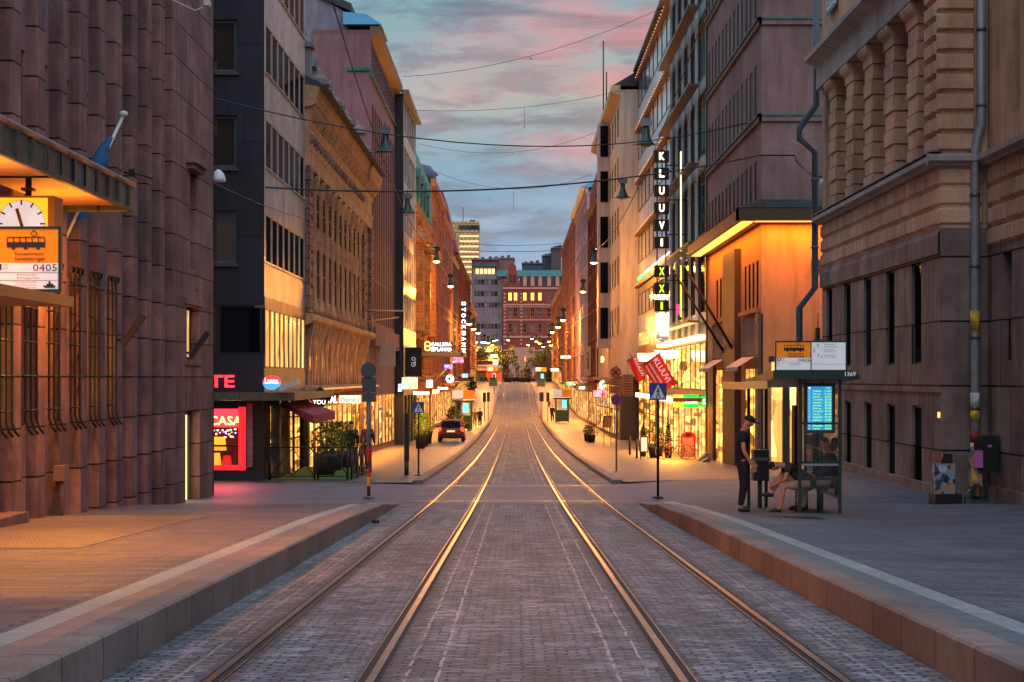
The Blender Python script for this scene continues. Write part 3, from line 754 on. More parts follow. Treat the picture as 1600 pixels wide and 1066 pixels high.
for z, hgt, mt in ((1.08, .3, M_wb), (.78, .3, M_yb), (.30, .26, M_rb), (.08, .2, M_wb), (-.12, .16, M_yb), (2.75, .42, M_yb)):
    q = MB(); q.lathe((xp-.14, yp-.02, z), [(.098, -hgt/2), (.104, -hgt/2), (.104, hgt/2), (.098, hgt/2)], 12); q.obj('sticker', mt, pr)
pipe('teal drainpipe kinking at the far corner of the stone building', [(X2-.12, Ye+.35, 14), (X2-.12, Ye+.35, 9.6), (X2-.62, Ye+.35, 8.9), (X2-.62, Ye+.35, 8.6), (X2-.16, Ye+.35, 8.2), (X2-.16, Ye+.35, 4.2), (X2-.62, Ye+.35, 3.6), (X2-.62, Ye+.35, -1)], .1, pbr('teal_pipe', C(66, 82, 92), .45, .2),
     [(X2-.16, Ye+.35, 7.4), (X2-.16, Ye+.35, 5.4), (X2-.62, Ye+.35, 2.)])
# utility boxes at the wall foot
gq = G(8.6, 40)
M_camo = bpy.data.materials.new('pasted_posters'); M_camo.use_nodes = True; _t = NT(M_camo.node_tree)
_g = _t.new('NewGeometry'); _v = _t.new('TexVoronoi'); _v.inputs['Scale'].default_value = 9; _t.link(_g.outputs['Position'], _v.inputs['Vector'])
_t.link(_t.ramp(_t.sep(_v.outputs['Color'])[0], [(0, C(40, 78, 106)), (.33, C(182, 140, 108)), (.55, C(128, 160, 184)), (.8, C(30, 44, 66))], 'CONSTANT'), _t.n['Principled BSDF'].inputs['Base Color'])
root = thing('litter_bin', 'sticker-covered bin with posts, left of the cable cabinet', 'bin', (xat(1472, 39.8), 39.8, gq))
x0, x1 = xat(1458, 39.8), xat(1489, 39.8); z0, z1 = zat(771, 39.8), zat(724, 39.8)
s = MB(); s.box(x0, x1, 39.6, 39.95, z0, z1); s.obj('bin_body', M_camo, root)
s = MB(); s.tube([(x0+.02, 39.8, z0), (x0+.02, 39.8, z1+.22)], .02); s.tube([(x0+.19, 39.8, z1), (x0+.19, 39.8, z1+.2)], .03); s.obj('post', pbr('copper_post', C(170, 92, 60), .4, .5), root)
s = MB(); s.box(x0+.22, x1-.04, 39.65, 39.95, z1, z1+.2); s.obj('flap', M_black, root)
s = MB(); s.box(x0-.02, x1+.12, 39.5, 40.1, gq-.05, z0); s.obj('base', M_black, root)
s = MB(); s.lathe((x0+.15, 39.59, z1-.1), [(0, -.004), (.08, -.004), (.08, 0), (0, 0)], 16, axis='y'); s.obj('sticker', M_wb, root)
root = thing('cable_cabinet', 'dark green cabinet on a post with pink and yellow stickers', 'cabinet', (xat(1540, 39.6), 39.6, gq))
def bpx(a, b, c, d, Y, th, nm, mt, pr=None):
    s = MB(); s.box(xat(a, Y), xat(c, Y), Y, Y+th, zat(d, Y), zat(b, Y)); return s.obj(nm, mt, pr)
bpx(1535, 681, 1561, 736, 39.6, .4, 'cabinet_body', pbr('cabinet_green', C(20, 38, 34), .4), root)
bpx(1523, 692, 1536, 731, 39.55, .12, 'sticker', M_pb, root); bpx(1517, 709, 1535, 760, 39.7, .2, 'post_box', M_camo, root)
bpx(1519, 712, 1527, 756, 39.68, .01, 'sticker', M_yb, root); bpx(1525, 759, 1530, 775, 39.75, .08, 'post', pbr('copper_post', C(170, 92, 60)), root)
bpx(1543, 695, 1550, 699, 39.59, .008, 'sticker', M_pb, root); bpx(1522, 690, 1538, 703, 39.53, .01, 'sticker', M_black, root)
s = MB(); pts = [(xat(1508, 39.7), 39.7, gq+.05), (xat(1509, 39.7), 39.7, gq+.2), (xat(1514, 39.7), 39.7, gq+.3), (xat(1520, 39.7), 39.7, gq+.34)]
s.tube(pts, .02); s.obj('cable_conduit', M_steel, root)
bpx(1466, 744-100, 1469, 653, 40.6, .08, 'wall_light', glow('small_wall_glow', (1, .5, .1, 1), 1.2), None)
o = bpy.data.objects['wall_light']; o['label'] = 'tiny orange light on the granite corner'; o['category'] = 'light'
# ---------------------------------------------------------------- left: dark modern corner block
XL = -7.6
Y2a, Y2b = 58.0, 69.2
ST_slate = stone('slate_panels', C(50, 50, 60), C(44, 44, 54), 30, 2.9, C(24, 24, 30), .5, .015, .2, .3)
ST_metal = stone('brushed_spandrel', C(186, 176, 166), C(160, 150, 142), .95, 30, C(80, 74, 70), .3, .02, .5, .3, 1.6)
ST_gold = stone('bronze_panels', C(150, 112, 78), C(128, 96, 70), .62, 30, C(60, 42, 30), .4, .012, .4, .3)
root = thing('dark_corner_block', 'dark slate corner block with strip windows and a red-lit shop', 'building', (XL, Y2a, G(XL, 58)))
fl = FrL(XL); fc = Fr((0, Y2a, 0), (1, 0, 0), (0, -1, 0)); zb = -2.4
rows = [(5.05+2.89*k, 6.54+2.89*k) for k in range(0, 7)]
s = MB()
# side wall towards the side street
sideW = [(-11.6, -8.43, a-.05, b+.05) for a, b in rows]
wall(s, fc, -26, XL, 3.75, 25, sideW, .18, 0)
wall(s, fc, -26, XL, 1.9, 2.25, [], .1, 0); wall(s, fc, -26, XL, 1.25, 1.9, [], .1, 0)
wall(s, fc, -26, XL, zb, -1.25, [], .1, 0)
s.quad((XL, Y2b, zb), (-26, Y2b, zb), (-26, Y2b, 25), (XL, Y2b, 25))
# front: spandrels and corner post
hl = [(Y2a+.3, Y2b-.12, a, b) for a, b in rows]
wall(s, fl, Y2a, Y2b, 4.0, 25, hl, .12, 1)
s.obj('wall', [ST_slate, ST_metal], root)
for a, b in rows:
    for ya, yb in spread(Y2a+.3, Y2b-.12, 7, .86):
        window(root, fl, (ya, yb, a, b), .075, M_steel if False else pbr('pale_mullion', C(176, 160, 146), .35, .4), G_dark, (1, 1), .05)
    s = MB(); fl.box(s, Y2a+.3, Y2b-.12, a-.04, a, -.2, .05); s.obj('sill', pbr('pale_mullion', C(176, 160, 146)), root)
for h in sideW: window(root, fc, h, .18, pbr('grey_frame', C(82, 84, 94), .5), glass('dim_room_glass', C(50, 44, 40), .12), (1, 1), .09, sill=M_steel)
# mezzanine glazing; golden reflections put in as a glow on the panes
s = MB(); fl.box(s, Y2a+.01, Y2b, 3.65, 4.0, -.3, .02); s.obj('mezzanine_lintel', ST_gold, root)
for ya, yb in spread(Y2a+.1, Y2b-.1, 9, .9): window(root, fl, (ya, yb, 1.84, 3.65), .06, pbr('dark_mullion', C(40, 28, 22), .4), shop('gold_reflection_glow', (1, .36, .06, 1), (1, .58, .2, 1), .85, 5, .35, .25), (1, 1), .05)
for a, b, gm in ((-12, -9.0, glass('brown_side_glass', C(74, 60, 48), .2)), (-8.95, XL-.1, G_dark)):
    window(root, fc, (a, b, 2.27, 3.73), .1, M_black, gm, (1, 1), .04)
s = MB(); fl.box(s, Y2a+.01, Y2b, .95, 1.84, -.4, .0); s.obj('bronze_band', ST_gold, root)
s = MB(); fc.box(s, -26, XL, 1.1, 2.25, -.05, .06); s.obj('sign_band', pbr('dark_sign_band', C(40, 36, 44), .5), root)
s = MB(); s.box(-26, XL+1.0, Y2a-.75, Y2a-.1, .86, 1.1); s.box(XL+.02, XL+1.0, Y2a-.1, Y2b+.4, .86, 1.08); s.obj('awning_slab', stone('slab_edge', C(120, 104, 80), C(104, 90, 72), 2, 30, None, .5, .01, .4), root)
# restaurant shopfront on the side wall (recessed room, real shelves and goods)
xa, xb = xat(300, Y2a), xat(382, Y2a)
s = MB(); s.box(xa, xb, Y2a+1.5, Y2a+1.55, -1.2, .6); s.box(xa, xb, Y2a+.05, Y2a+1.5, -1.22, -1.2); s.obj('shop_back', pbr('red_dark_wall', C(90, 10, 14), .6), root)
s = MB(); s.box(xa, xat(378, Y2a), Y2a+.02, Y2a+.10, .05, .60); s.obj('red_fascia', S_red, root)
s = MB(); s.box(xb-.18, xb+.02, Y2a-.02, Y2a+.12, -1.25, .66); s.box(xa, xb, Y2a-.02, Y2a+.12, -1.25, -1.1); s.obj('red_frame', glow('red_frame_glow', (1, .02, .03, 1), .7), root)
s = MB(); s.text('LA CASA', (xat(316, Y2a)-.35, Y2a-.005, zat(664, Y2a)), .26, ext=.01, width=1.55, bold=.008); s.obj('lettering', glow('neon_yellow', (1, .62, .12, 1), 3), root)
s = MB(); s.text('RISTORANTE', (xat(370, Y2a)-4.1, Y2a-.09, zat(605, Y2a)), .36, width=4.05, bold=.02, ext=.03); s.obj('lettering', glow('red_letters', (1, .03, .05, 1), 1.7), root)
s = MB(); s.box(xa, xb-.2, Y2a+.3, Y2a+.8, -.55, -.5); s.obj('shelf', M_black, root)
for (a, b, c, d, cl) in ((326, 683, 353, 704, (235, 190, 60)), (326, 708, 345, 728, (190, 50, 30)), (346, 712, 362, 727, (200, 40, 30)), (362, 706, 374, 727, (60, 20, 20))):
    s = MB(); x0, x1 = xat(a, 58.6), xat(c, 58.6); z0, z1 = zat(d, 58.6), zat(b, 58.6)
    s.prism([(x0, z0), (x1, z0), (x1-.05, z1), (x0+.08, z1)], 'y', 58.5, 58.75); s.obj('display_box', pbr('goods_%d' % a, C(*cl), .5, emis=C(*cl), es=.5), root)
random.seed(3); LC = [('a', (1, .1, .1, 1)), ('b', (.15, .9, .2, 1)), ('c', (.2, .3, 1, 1)), ('d', (1, .7, .2, 1))]
for k in range(4):
    s = MB()
    for i in range(7):
        s.lathe((random.uniform(xa+.5, xb-.3), Y2a+.2+random.random()*.2, random.uniform(-.28, -.02)), [(.0, -.025), (.03, 0), (0, .025)], 6)
    s.each('fairy_light', glow('fairy_'+LC[k][0], LC[k][1], 5), root)
s = MB(); s.box(xb+.08, XL-.35, Y2a-.02, Y2a+.1, -1.15, .75); mp = s.obj('menu_panel', stone('menu_poster', C(190, 150, 146), C(176, 120, 120), .24, .06, C(120, 80, 80), .5, .008, .4, .1), root)
lamp('menu_fill', 'AREA', (XL-.9, Y2a-.6, .7), 9, (1, .8, .75), .6, rot=(R(-50), 0, 0))  # unseen fill added to brighten the menu panel
s = MB(); s.box(XL-.33, XL-.02, Y2a+.01, Y2a+.3, zb, .86); s.obj('corner_column', M_bronze, root)
lamp('red_shop_light', 'AREA', (xat(345, Y2a), Y2a-.15, .2), 70, (1, .02, .05), 1.4, .8, rot=(R(-110), 0, 0)); lamp('red_shop_inner', 'AREA', (xat(345, Y2a), Y2a+.7, .55), 12, (1, .25, .12), 1.2)
# glazed front of the ground floor with dark pillars
for i, (ya, yb) in enumerate(spread(Y2a+.4, Y2b, 5, .8)):
    window(root, fl, (ya, yb, -1.75, .75), -.03, M_black, S_gold if i % 2 else S_yel, (2, 2), .07)
s = MB()
for q in (58.9, 61.3, 67.2): fl.box(s, q, q+.45, zb, .86, -.35, .35)
s.each('pillar', pbr('dark_pillar', C(30, 26, 30), .4), root)
s = MB(); s.obox((XL+.85, Y2a-.85, 1.32), (.28, 0, .11), (0, .09, 0), (-.03, 0, .07)); s.tube([(XL+.3, Y2a-.1, 1.2), (XL+.7, Y2a-.8, 1.28)], .03)
s.obj('security_camera', M_white, None, label='white security camera on the dark block beside the red letters', cat='camera')
root = thing('oval_shop_sign', 'oval red over blue shop sign with white script', 'sign', (xat(425, 57.9), 57.9, 1.3))
s = MB(); cx_, cz_ = xat(425, 57.7), zat(598, 57.7)
for (t0, t1, nm, cc) in ((0, math.pi, 'upper_half', (1, .04, .04, 1)), (math.pi, 2*math.pi, 'lower_half', (.05, .28, 1, 1))):
    s = MB(); pts = [(cx_+.27*math.cos(t0+(t1-t0)*i/16), cz_+.22*math.sin(t0+(t1-t0)*i/16)) for i in range(17)]
    s.prism(pts, 'y', 57.62, 57.7); s.obj(nm, glow('oval_'+nm, cc, 1.1), root)
s = MB(); s.text('Lanna', (cx_-.2, 57.61, cz_-.02), .16, width=.4, bold=.02); s.obj('lettering', glow('white_script', (1, .95, .9, 1), 1.6), root)
s = MB(); s.tube([(XL, 58.4, cz_), (cx_, 57.75, cz_)], .03); s.obj('arm', M_iron, root)
# sloping red awning, terrace
root = thing('red_awning', 'dark red sloping awning over the terrace', 'awning', (XL, 60, .8))
A0, A1 = P(431, 626, 59.5), P(455, 650, 59.0); B0, B1 = P(474, 630, 66.5), P(492, 642, 66.0)
s = MB(); s.quad((XL+.1, 59.3, .85), (XL+1.35, 59.2, .38), (XL+1.35, 66.4, .38), (XL+.1, 66.4, .85)); s.quad((XL+1.35, 59.2, .38), (XL+1.35, 66.4, .38), (XL+1.36, 66.4, .12), (XL+1.36, 59.2, .12)); s.quad((XL+.1, 59.3, .86), (XL+1.35, 59.2, .39), (XL+1.35, 59.2, .12), (XL+.1, 59.3, .8))
s.obj('canvas', pbr('red_canvas', C(132, 34, 48), .8, var=.15), root)
s = MB(); s.tube([(XL+.05, 59.4, .3), (XL+1.3, 59.3, .36)], .02); s.tube([(XL+.05, 66.3, .3), (XL+1.3, 66.3, .36)], .02); s.obj('awning_arm', M_iron, root)
gt = G(-6.5, 60)
s = MB(); s.box(XL+.3, -5.0, 58.1, 66.5, gt-.25, gt+.05); s.obj('terrace_carpet', pbr('green_carpet', C(52, 96, 34), .95, bump=.4, vscale=60), None, label='bright green terrace carpet beside the dark corner block', cat='carpet')
def railing(lbl, p0, p1, h=1.0):
    p0, p1 = Vector(p0), Vector(p1); d = p1-p0; root = thing('terrace_railing', lbl, 'railing', p0, 'black terrace railings')
    up = Vector((0, 0, 1)); s = MB()
    for q in (0, 1): s.tube([p0+d*q, p0+d*q+up*h], .035, 6)
    s.each('post', M_black, root)
    s = MB(); s.tube([p0+up*h, p1+up*h], .022, 6); s.tube([p0+up*.12, p1+up*.12], .022, 6); s.each('rail', M_black, root)
    s = MB(); m = p0+d*.5
    s.tube([p0+up*h*.95, m+up*.12], .015, 6); s.tube([m+up*.12, p1+up*h*.95], .015, 6); s.tube([p0+up*.12, m+up*h*.95], .015, 6); s.tube([m+up*h*.95, p1+up*.12], .015, 6); s.obj('cross_brace', M_black, root)
zt = gt+.02
railing('crossed black terrace railing nearest the menu panel', (-7.45, 58.2, zt), (-6.1, 58.2, zt)); railing('crossed black terrace railing at the street corner', (-6.0, 58.2, zt), (-5.1, 58.2, zt))
for i in range(4): railing('black railing section %s along the terrace edge' % ['first from the corner', 'second from the corner', 'third from the corner', 'farthest from the corner'][i], (-5.0, 58.4+i*2.0, zt-.03*i), (-5.0, 60.2+i*2.0, zt-.05-.03*i))
# plants
M_leafA = pbr('leaf_green', C(70, 98, 30), .6, var=.4, vscale=5); M_leafB = pbr('leaf_dark', C(34, 52, 24), .7, var=.4, vscale=4); M_flow = pbr('orange_blossom', C(206, 110, 30), .6)
M_pot = pbr('dark_pot', C(40, 36, 34), .6)
def plant(label, x, y, z, r, h, pot=.45, leaf=M_leafA, n=260, cone=False, flowers=True, nm='potted_plant', lsz=.06):
    rnd = random.Random(hash(label) % 999 if False else int(x*31+y*7)); root = thing(nm, label, 'plant', (x, y, z))
    s = MB(); s.lathe((x, y, z), [(r*.5, 0), (r*.62, pot*.8), (r*.72, pot), (r*.6, pot), (r*.5, pot-.06)], 12); s.obj('pot', M_pot, root)
    s = MB(); fl_ = MB()
    for i in range(n):
        u = rnd.random()
        if cone: rr = r*.75*(1-u)*rnd.uniform(.6, 1); zz = pot+h*u
        else: rr = r*math.sqrt(rnd.random())*(.5+.6*math.sin(math.pi*min(1, u+.15))); zz = pot+h*u
        th = rnd.random()*6.28; c = Vector((x+rr*math.cos(th), y+rr*math.sin(th), z+zz)); sz = lsz*rnd.uniform(.6, 1.4)
        a = Vector((rnd.uniform(-1, 1), rnd.uniform(-1, 1), rnd.uniform(-.6, 1))).normalized(); b = a.cross(Vector((rnd.random(), rnd.random(), rnd.random()))).normalized()
        (fl_ if flowers and rnd.random() < .12 else s).quad(c-a*sz, c+b*sz*.5, c+a*sz, c-b*sz*.5)
    for i in range(5):
        th = rnd.random()*6.28; s.tube([(x, y, z+pot-.05), (x+r*.3*math.cos(th), y+r*.3*math.sin(th), z+pot+h*.7)], .01, 4)
    s.obj('foliage', leaf, root)
    if fl_.v: fl_.obj('blossom', M_flow, root)
for i, (px, py, Y) in enumerate(((508, 735, 61), (520, 738, 64), (534, 735, 66))):
    plant('leafy terrace planter with orange blossoms, %s of three' % ['nearest', 'middle', 'farthest'][i], xat(px, Y), Y, G(-6, Y), .55, 1.0, .75, M_leafA, 420)

# ---------------------------------------------------------------- left: ornate palace with deep golden cornice
Y3a, Y3b = 69.2, 100.0
ST_ren = stone('rosy_stucco', C(160, 122, 108), C(128, 94, 84), .9, .45, C(70, 46, 40), .7, .02, .45, .8, 1)
ST_orn = stone('carved_stucco', C(196, 146, 104), C(190, 140, 100), 40, 40, None, .65, 0, .55, .8, 1.5)
root = thing('ornate_stone_palace', 'ornate stucco palace with columns and a deep bracketed cornice', 'building', (XL, Y3a, G(XL, 70)))
s = MB(); fl = FrL(XL); zb = -3.8
bays = [(70.2+i*2.35, 70.2+i*2.35+2.35) for i in range(10)]
pav = (94.2, 99.6)
holes = []
for a, b in bays+[(pav[0]+1.2, pav[1]-1.2)]:
    m = (a+b)/2
    holes += [(m-.85, m+.85, -2.6-(m-70)*.02, .45), (m-.6, m+.6, 1.75, 3.05), (m-.5, m+.5, 4.5, 6.5), (m-.5, m+.5, 7.2, 8.6)]
wall(s, fl, Y3a, Y3b, zb, 12.0, holes, .08, 0)
s.quad((XL, Y3a, 8), (XL-12, Y3a, 8), (XL-12, Y3a, 12), (XL, Y3a, 12)); s.quad((XL, Y3b, zb), (XL-12, Y3b, zb), (XL-12, Y3b, 12), (XL, Y3b, 12)); s.quad((XL+.2, Y3a, 12), (XL-12, Y3a, 12), (XL-12, Y3b, 12), (XL+.2, Y3b, 12))
s.obj('wall', ST_ren, root)
M_of = pbr('dark_wood_frame', C(52, 32, 24), .5)
for i, h in enumerate(holes):
    k = i % 4
    g = [S_gold if i % 8 else S_yel, S_dim, G_dark, G_dark][k]
    window(root, fl, h, .07, M_of, g, (2, 2), .07)
# engaged columns with bases and capitals
s = MB()
for i in range(11):
    y = 70.2+i*2.35 if i < 10 else 93.7
    s.lathe((XL-.13, y, 3.95), [(.30, 0), (.30, .25), (.24, .3), (.27, .36), (.22, .45), (.21, 1.6), (.20, 4.3), (.23, 4.36), (.19, 4.45), (.24, 4.6), (.32, 4.95), (.34, 5.05), (.34, 5.2)], 12)
s.obj('column', ST_orn, root)
for q in (pav[0], pav[1]-.8, Y3a+.05):
    s = MB(); fl.box(s, q, q+.8, 3.9, 9.2, 0, .14); fl.box(s, q-.08, q+.88, 8.7, 9.2, 0, .2); fl.box(s, q-.08, q+.88, 3.9, 4.4, 0, .2)
    for k in range(10): fl.box(s, q-.04, q+.84, 4.5+k*.42, 4.78+k*.42, .13, .18)
    s.obj('pilaster', ST_ren, root)
s = MB()
cornice(s, fl, Y3a, Y3b, 9.2, [(0, 0), (.14, 0), (.14, .55), (.18, .6), (.18, .7), (.12, .75), (.12, 1.45), (.16, 1.5), (.2, 1.6), (0, 1.6)])
cornice(s, fl, Y3a-.1, 93.6, 11.3, [(0, 0), (.24, .05), (.42, .15), (.42, .42), (.47, .47), (.52, .72), (0, .8)])
cornice(s, fl, 93.6, Y3b+.7, 11.2, [(0, 0), (.36, .05), (.52, .15), (.52, .42), (.57, .47), (.62, .72), (0, .8)])
cornice(s, fl, Y3a, Y3b, 3.45, [(0, 0), (.2, .06), (.32, .18), (.32, .34), (.2, .42), (0, .45)])
cornice(s, fl, Y3a, Y3b, .9, [(0, 0), (.3, .06), (.5, .16), (.5, .26), (0, .36)])
s.obj('cornice', ST_orn, root)
s = MB()
for i in range(44):
    y = 69.4+i*.7; e = .1 if y > 93.5 else 0
    s.prism([(y-.14, 0), (y+.14, 0)], 'z', 0, 0) if False else None
    pr_ = [(XL+.0, 10.8), (XL+.16+e, 10.84), (XL+.26+e, 11.0), (XL+.36+e, 11.12), (XL+.38+e, 11.34), (XL, 11.34)]
    s.prism(pr_, 'y', y-.14, y+.14)
s.each('cornice_bracket', ST_orn, root)
s = MB()
for i in range(22):
    y = 70.0+i*1.12; s.lathe((XL+.10, y, 10.25), [(0, -.2), (.16, -.12), (.2, 0), (.16, .12), (0, .2)], 8)
s.each('garland', ST_ren, root)
# curved mezzanine brackets
s = MB()
for i in range(12):
    y = 70.0+i*2.35/1.02
    pr_ = [(XL, 1.2), (XL+.06, 1.2), (XL+.07, 2.4), (XL+.15, 3.0), (XL+.27, 3.42), (XL+.27, 3.5), (XL, 3.5)]
    s.prism(pr_, 'y', y-.2, y+.2)
    s.prism(pr_, 'y', y+1.0, y+1.3)
s.obj('console', ST_orn, root)
# roof: parapet, urns, chimneys, green dormers
s = MB(); s.prism([(XL+.8, 12.05), (XL-1.6, 13.3), (XL-6, 13.5), (XL-6, 12.0)], 'y', Y3a, Y3b+.5); s.obj('roof', pbr('dark_roof', C(46, 52, 56), .6), root)
for i, y in enumerate((70.3, 76, 82, 88, 95, 99)):
    s = MB(); z = 12.1; big = i in (0, 4)
    s.box(XL-.2-.45, XL-.2+.45, y-.45, y+.45, z, z+.5); s.box(XL-.5, XL+.1, y-.32, y+.32, z+.5, z+(1.5 if big else 1.0)); s.box(XL-.62, XL+.22, y-.44, y+.44, z+(1.5 if big else 1.), z+(1.62 if big else 1.12))
    s.lathe((XL-.2, y, z+(1.62 if big else 1.12)), [(.42, 0), (.3, .2), (.14, .34), (.16, .42), (0, .6)], 8); s.obj('roof_pedestal', pbr('grey_stone', C(126, 112, 116), .8, var=.2), root)
for y in (73, 79, 85):
    s = MB(); s.box(XL-.9, XL-.1, y-.5, y+.5, 12.1, 13.3); s.prism([(y-.6, 13.3), (y+.6, 13.3), (y, 13.75)], 'x', XL-1.2, XL); s.obj('dormer', M_verd, root)

# ---------------------------------------------------------------- left: tall mauve block with slot windows
def simple_block(name, label, side, X, Ya, Yb, z0, z1, mat, hs, wf=M_of, wg=None, depth=.08, bars=(1, 2), eave=None, back=14, gf=None, gsplit=2, gmat=None, roofm=None, sidemat=None, wname='window'):
    fr = FrL(X) if side < 0 else FrR(X); root = thing(name, label, 'building', (X, Ya, G(X, Ya)))
    s = MB(); shops = []
    if gf:
        n, f0, zt = gf; shops = [(a, b, G(X, a)+.25, min(zt, G(X, a)+3.3)) for a, b in spread(Ya+.3, Yb-.3, n, f0)]
    wall(s, fr, Ya, Yb, z0, z1, list(hs)+shops, depth, 0); xb = X+side*back
    for Y in (Ya, Yb): s.quad((X, Y, z0), (xb, Y, z0), (xb, Y, z1), (X, Y, z1), 1 if sidemat else 0)
    s.obj('wall', [mat, sidemat] if sidemat else mat, root)
    for i, h in enumerate(hs): window(root, fr, h, depth*.8, wf, (wg[i % len(wg)] if isinstance(wg, list) else wg) or G_dark, bars, .06, wname)
    for i, h in enumerate(shops): window(root, fr, h, depth*.8, wf, [S_gold, S_dim, S_yel, S_dim, S_gold][i % 5], (gsplit, 1), .08, 'shop_window')
    if eave:
        o, h = eave; s = MB(); cornice(s, fr, Ya-.1, Yb+.1, z1, [(0, -.25), (o*.6, -.1), (o, 0), (o, h), (0, h+.05)]); s.obj('eave', roofm or mat, root)
    s = MB(); s.box(X, xb, Ya, Yb, z1, z1+.15) if not eave else s.box(X-side*.0, xb, Ya, Yb, z1+.01, z1+.2); s.obj('roof', roofm or M_zinc, root)
    return root, fr
Y4a, Y4b = 100.2, 120.4
ST_mauve = plaster('mauve_plaster', C(150, 108, 112), .25)
ST_grey = plaster('grey_plaster', C(140, 134, 146), .25)
slots = []
for a, b in spread(Y4a+1, Y4b-.4, 12, .36): slots.append((a, b, 4.5, 16.0))
attic = [(a, b, 17.7, 19.0) for a, b in spread(Y4a+.8, Y4b-.4, 12, .5)]
root, fr = simple_block('mauve_slot_block', 'tall mauve block with narrow full-height slots and an overhanging flat roof', -1, XL, Y4a, Y4b, -4, 19.5, ST_mauve, slots+attic, pbr('mauve_frame', C(50, 30, 32), .6), G_brown, .06, (1, 5), (.5, .35), 3, (7, .7, .6), roofm=pbr('brown_eave', C(120, 80, 72), .6))
s = MB(); fr.box(s, Y4a-.08, Y4b, 17.25, 17.4, 0, .12); s.box(XL-1.2, XL+.1, Y4a-.1, Y4a, 17.55, 17.72); s.obj('copper_ledge', M_verd, root)
s = MB(); fr.box(s, Y4a, Y4b, 3.2, 4.2, 0, .3); s.obj('ledge', ST_mauve, root)
s = MB(); s.prism([(XL-1.2, -4), (-14, -4), (-14, 23), (-11.4, 22.2), (XL-1.2, 20.6)], 'y', Y4a+.3, Y4a+12); s.obj('side_gable', ST_grey, root)
s = MB(); s.prism([(-14, 23.0), (-8.6, 20.7), (-8.6, 21.1), (-14, 23.5)], 'y', Y4a+.1, Y4a+12); s.obj('gable_roof', pbr('dark_roof', C(46, 52, 56)), root)
s = MB(); s.prism([(XL-1.4, 19.95), (XL+.6, 19.95), (XL-.2, 20.5), (XL-1.4, 20.6)], 'y', Y4a-.2, Y4a+5); s.obj('blue_roof_light', pbr('pale_blue_metal', C(90, 170, 210), .4, .3), root)

# ---------------------------------------------------------------- left: black and glass office
Y5a, Y5b = 120.6, 135.5; X5 = -7.05
root = thing('black_glass_office', 'black-framed glass office with pale spandrels', 'building', (X5, Y5a, G(X5, 121)))
fr = FrL(X5); s = MB(); zs = [3.9+3.1*k for k in range(6)]
hs = [(a, b, z+.75, z+3.0) for z in zs[:5] for a, b in spread(Y5a+.3, Y5b-.1, 5, .92)]
wall(s, fr, Y5a, Y5b, 3.6, 19.4, hs, .15, 1); wall(s, fr, Y5a, Y5b, -4.2, 3.6, [(a, b, -3.2, .4) for a, b in spread(Y5a+.4, Y5b, 4, .8)], .4, 0)
for Y in (Y5a, Y5b): s.quad((X5, Y, -4.2), (X5-8, Y, -4.2), (X5-8, Y, 19.4), (X5, Y, 19.4), 0)
s.quad((X5, Y5a, 19.4), (X5-8, Y5a, 19.4), (X5-8, Y5b, 19.4), (X5, Y5b, 19.4)); s.obj('wall', [pbr('black_cladding', C(26, 30, 36), .35), ST_metal], root)
G_sky = glass('curtain_glass', C(66, 74, 82), .12, mix2=C(170, 176, 180))
for h in hs: window(root, fr, h, .12, pbr('silver_mullion', C(150, 142, 136), .35, .6), G_sky, (2, 1), .06)
for a, b in spread(Y5a+.4, Y5b, 4, .8): window(root, fr, (a, b, -3.2, .4), .35, M_black, S_gold, (2, 1), .06, 'shop_window')
s = MB(); fr.box(s, Y5a-.3, Y5b+.2, 19.4, 19.6, -.1, .35); s.obj('eave', M_zinc, root)

# ---------------------------------------------------------------- left: golden stone house with a green mansard
ST_och = stone('ochre_stone', C(196, 136, 82), C(176, 118, 72), .8, .45, C(100, 66, 40), .7, .015, .4, .9, 1.2)
def ornate(name, label, side, X, Ya, Yb, z1, mat, storeys, nb, gf=True, z0=-4.6, wf=M_of, bay=None, eave=(.3, .45), shopz=None, extra=None):
    hs = []
    for (a, b) in spread(Ya+.2, Yb-.2, nb, .52):
        for (c, d) in storeys: hs.append((a, b, c, d))
    root, fr = simple_block(name, label, side, X, Ya, Yb, z0, z1, mat, hs, wf, [G_dark, G_blue, G_dark], .08, (2, 2), eave, 14, (nb, .74, shopz if shopz is not None else gz(Ya)+3.9) if gf else None)
    s = MB()
    for (a, b) in spread(Ya+.2, Yb-.2, nb, .52):
        for (c, d) in storeys:
            fr.box(s, a-.12, b+.12, d+.05, d+.22, 0, .16); fr.box(s, a-.1, b+.1, c-.16, c-.02, 0, .16)
            fr.box(s, a-.14, a-.02, c, d, 0, .08); fr.box(s, b+.02, b+.14, c, d, 0, .08)
    st = (Yb-Ya)/nb
    for i in range(nb+1):
        q = min(Ya+i*st, Yb-.3); fr.box(s, q-.02, q+.3, storeys[0][0]-.4, z1-.3, 0, .12)
    cornice(s, fr, Ya, Yb, storeys[0][0]-.9, [(0, 0), (.4, .1), (.4, .3), (0, .4)])
    s.obj('trim', mat, root)
    return root, fr
r6, f6 = ornate('golden_stone_house', 'golden carved stone house with green mansard roof', -1, -7.4, 135.7, 164.5, 13.8, ST_och, [(2.2, 4.4), (5.4, 7.6), (8.4, 10.4), (11, 12.8)], 8, eave=(.3, .4))
s = MB(); s.prism([(-7.12, 14.3), (-7.3, 18.0), (-9, 19.6), (-16, 20.0), (-16, 14.3)], 'y', 135.8, 164); s.obj('mansard_roof', stone('green_copper_tiles', C(58, 170, 136), C(50, 150, 122), .8, .6, C(36, 110, 96), .5, .02, .3, .2), r6)
for y in (139, 144, 149, 154): 
    s = MB(); s.box(-6.95, -8.6, y-.6, y+.6, 14.4, 16.0); s.prism([(y-.8, 16), (y+.8, 16), (y, 16.7)], 'x', -8.8, -6.9); s.obj('dormer', M_verd, r6)
s = MB()
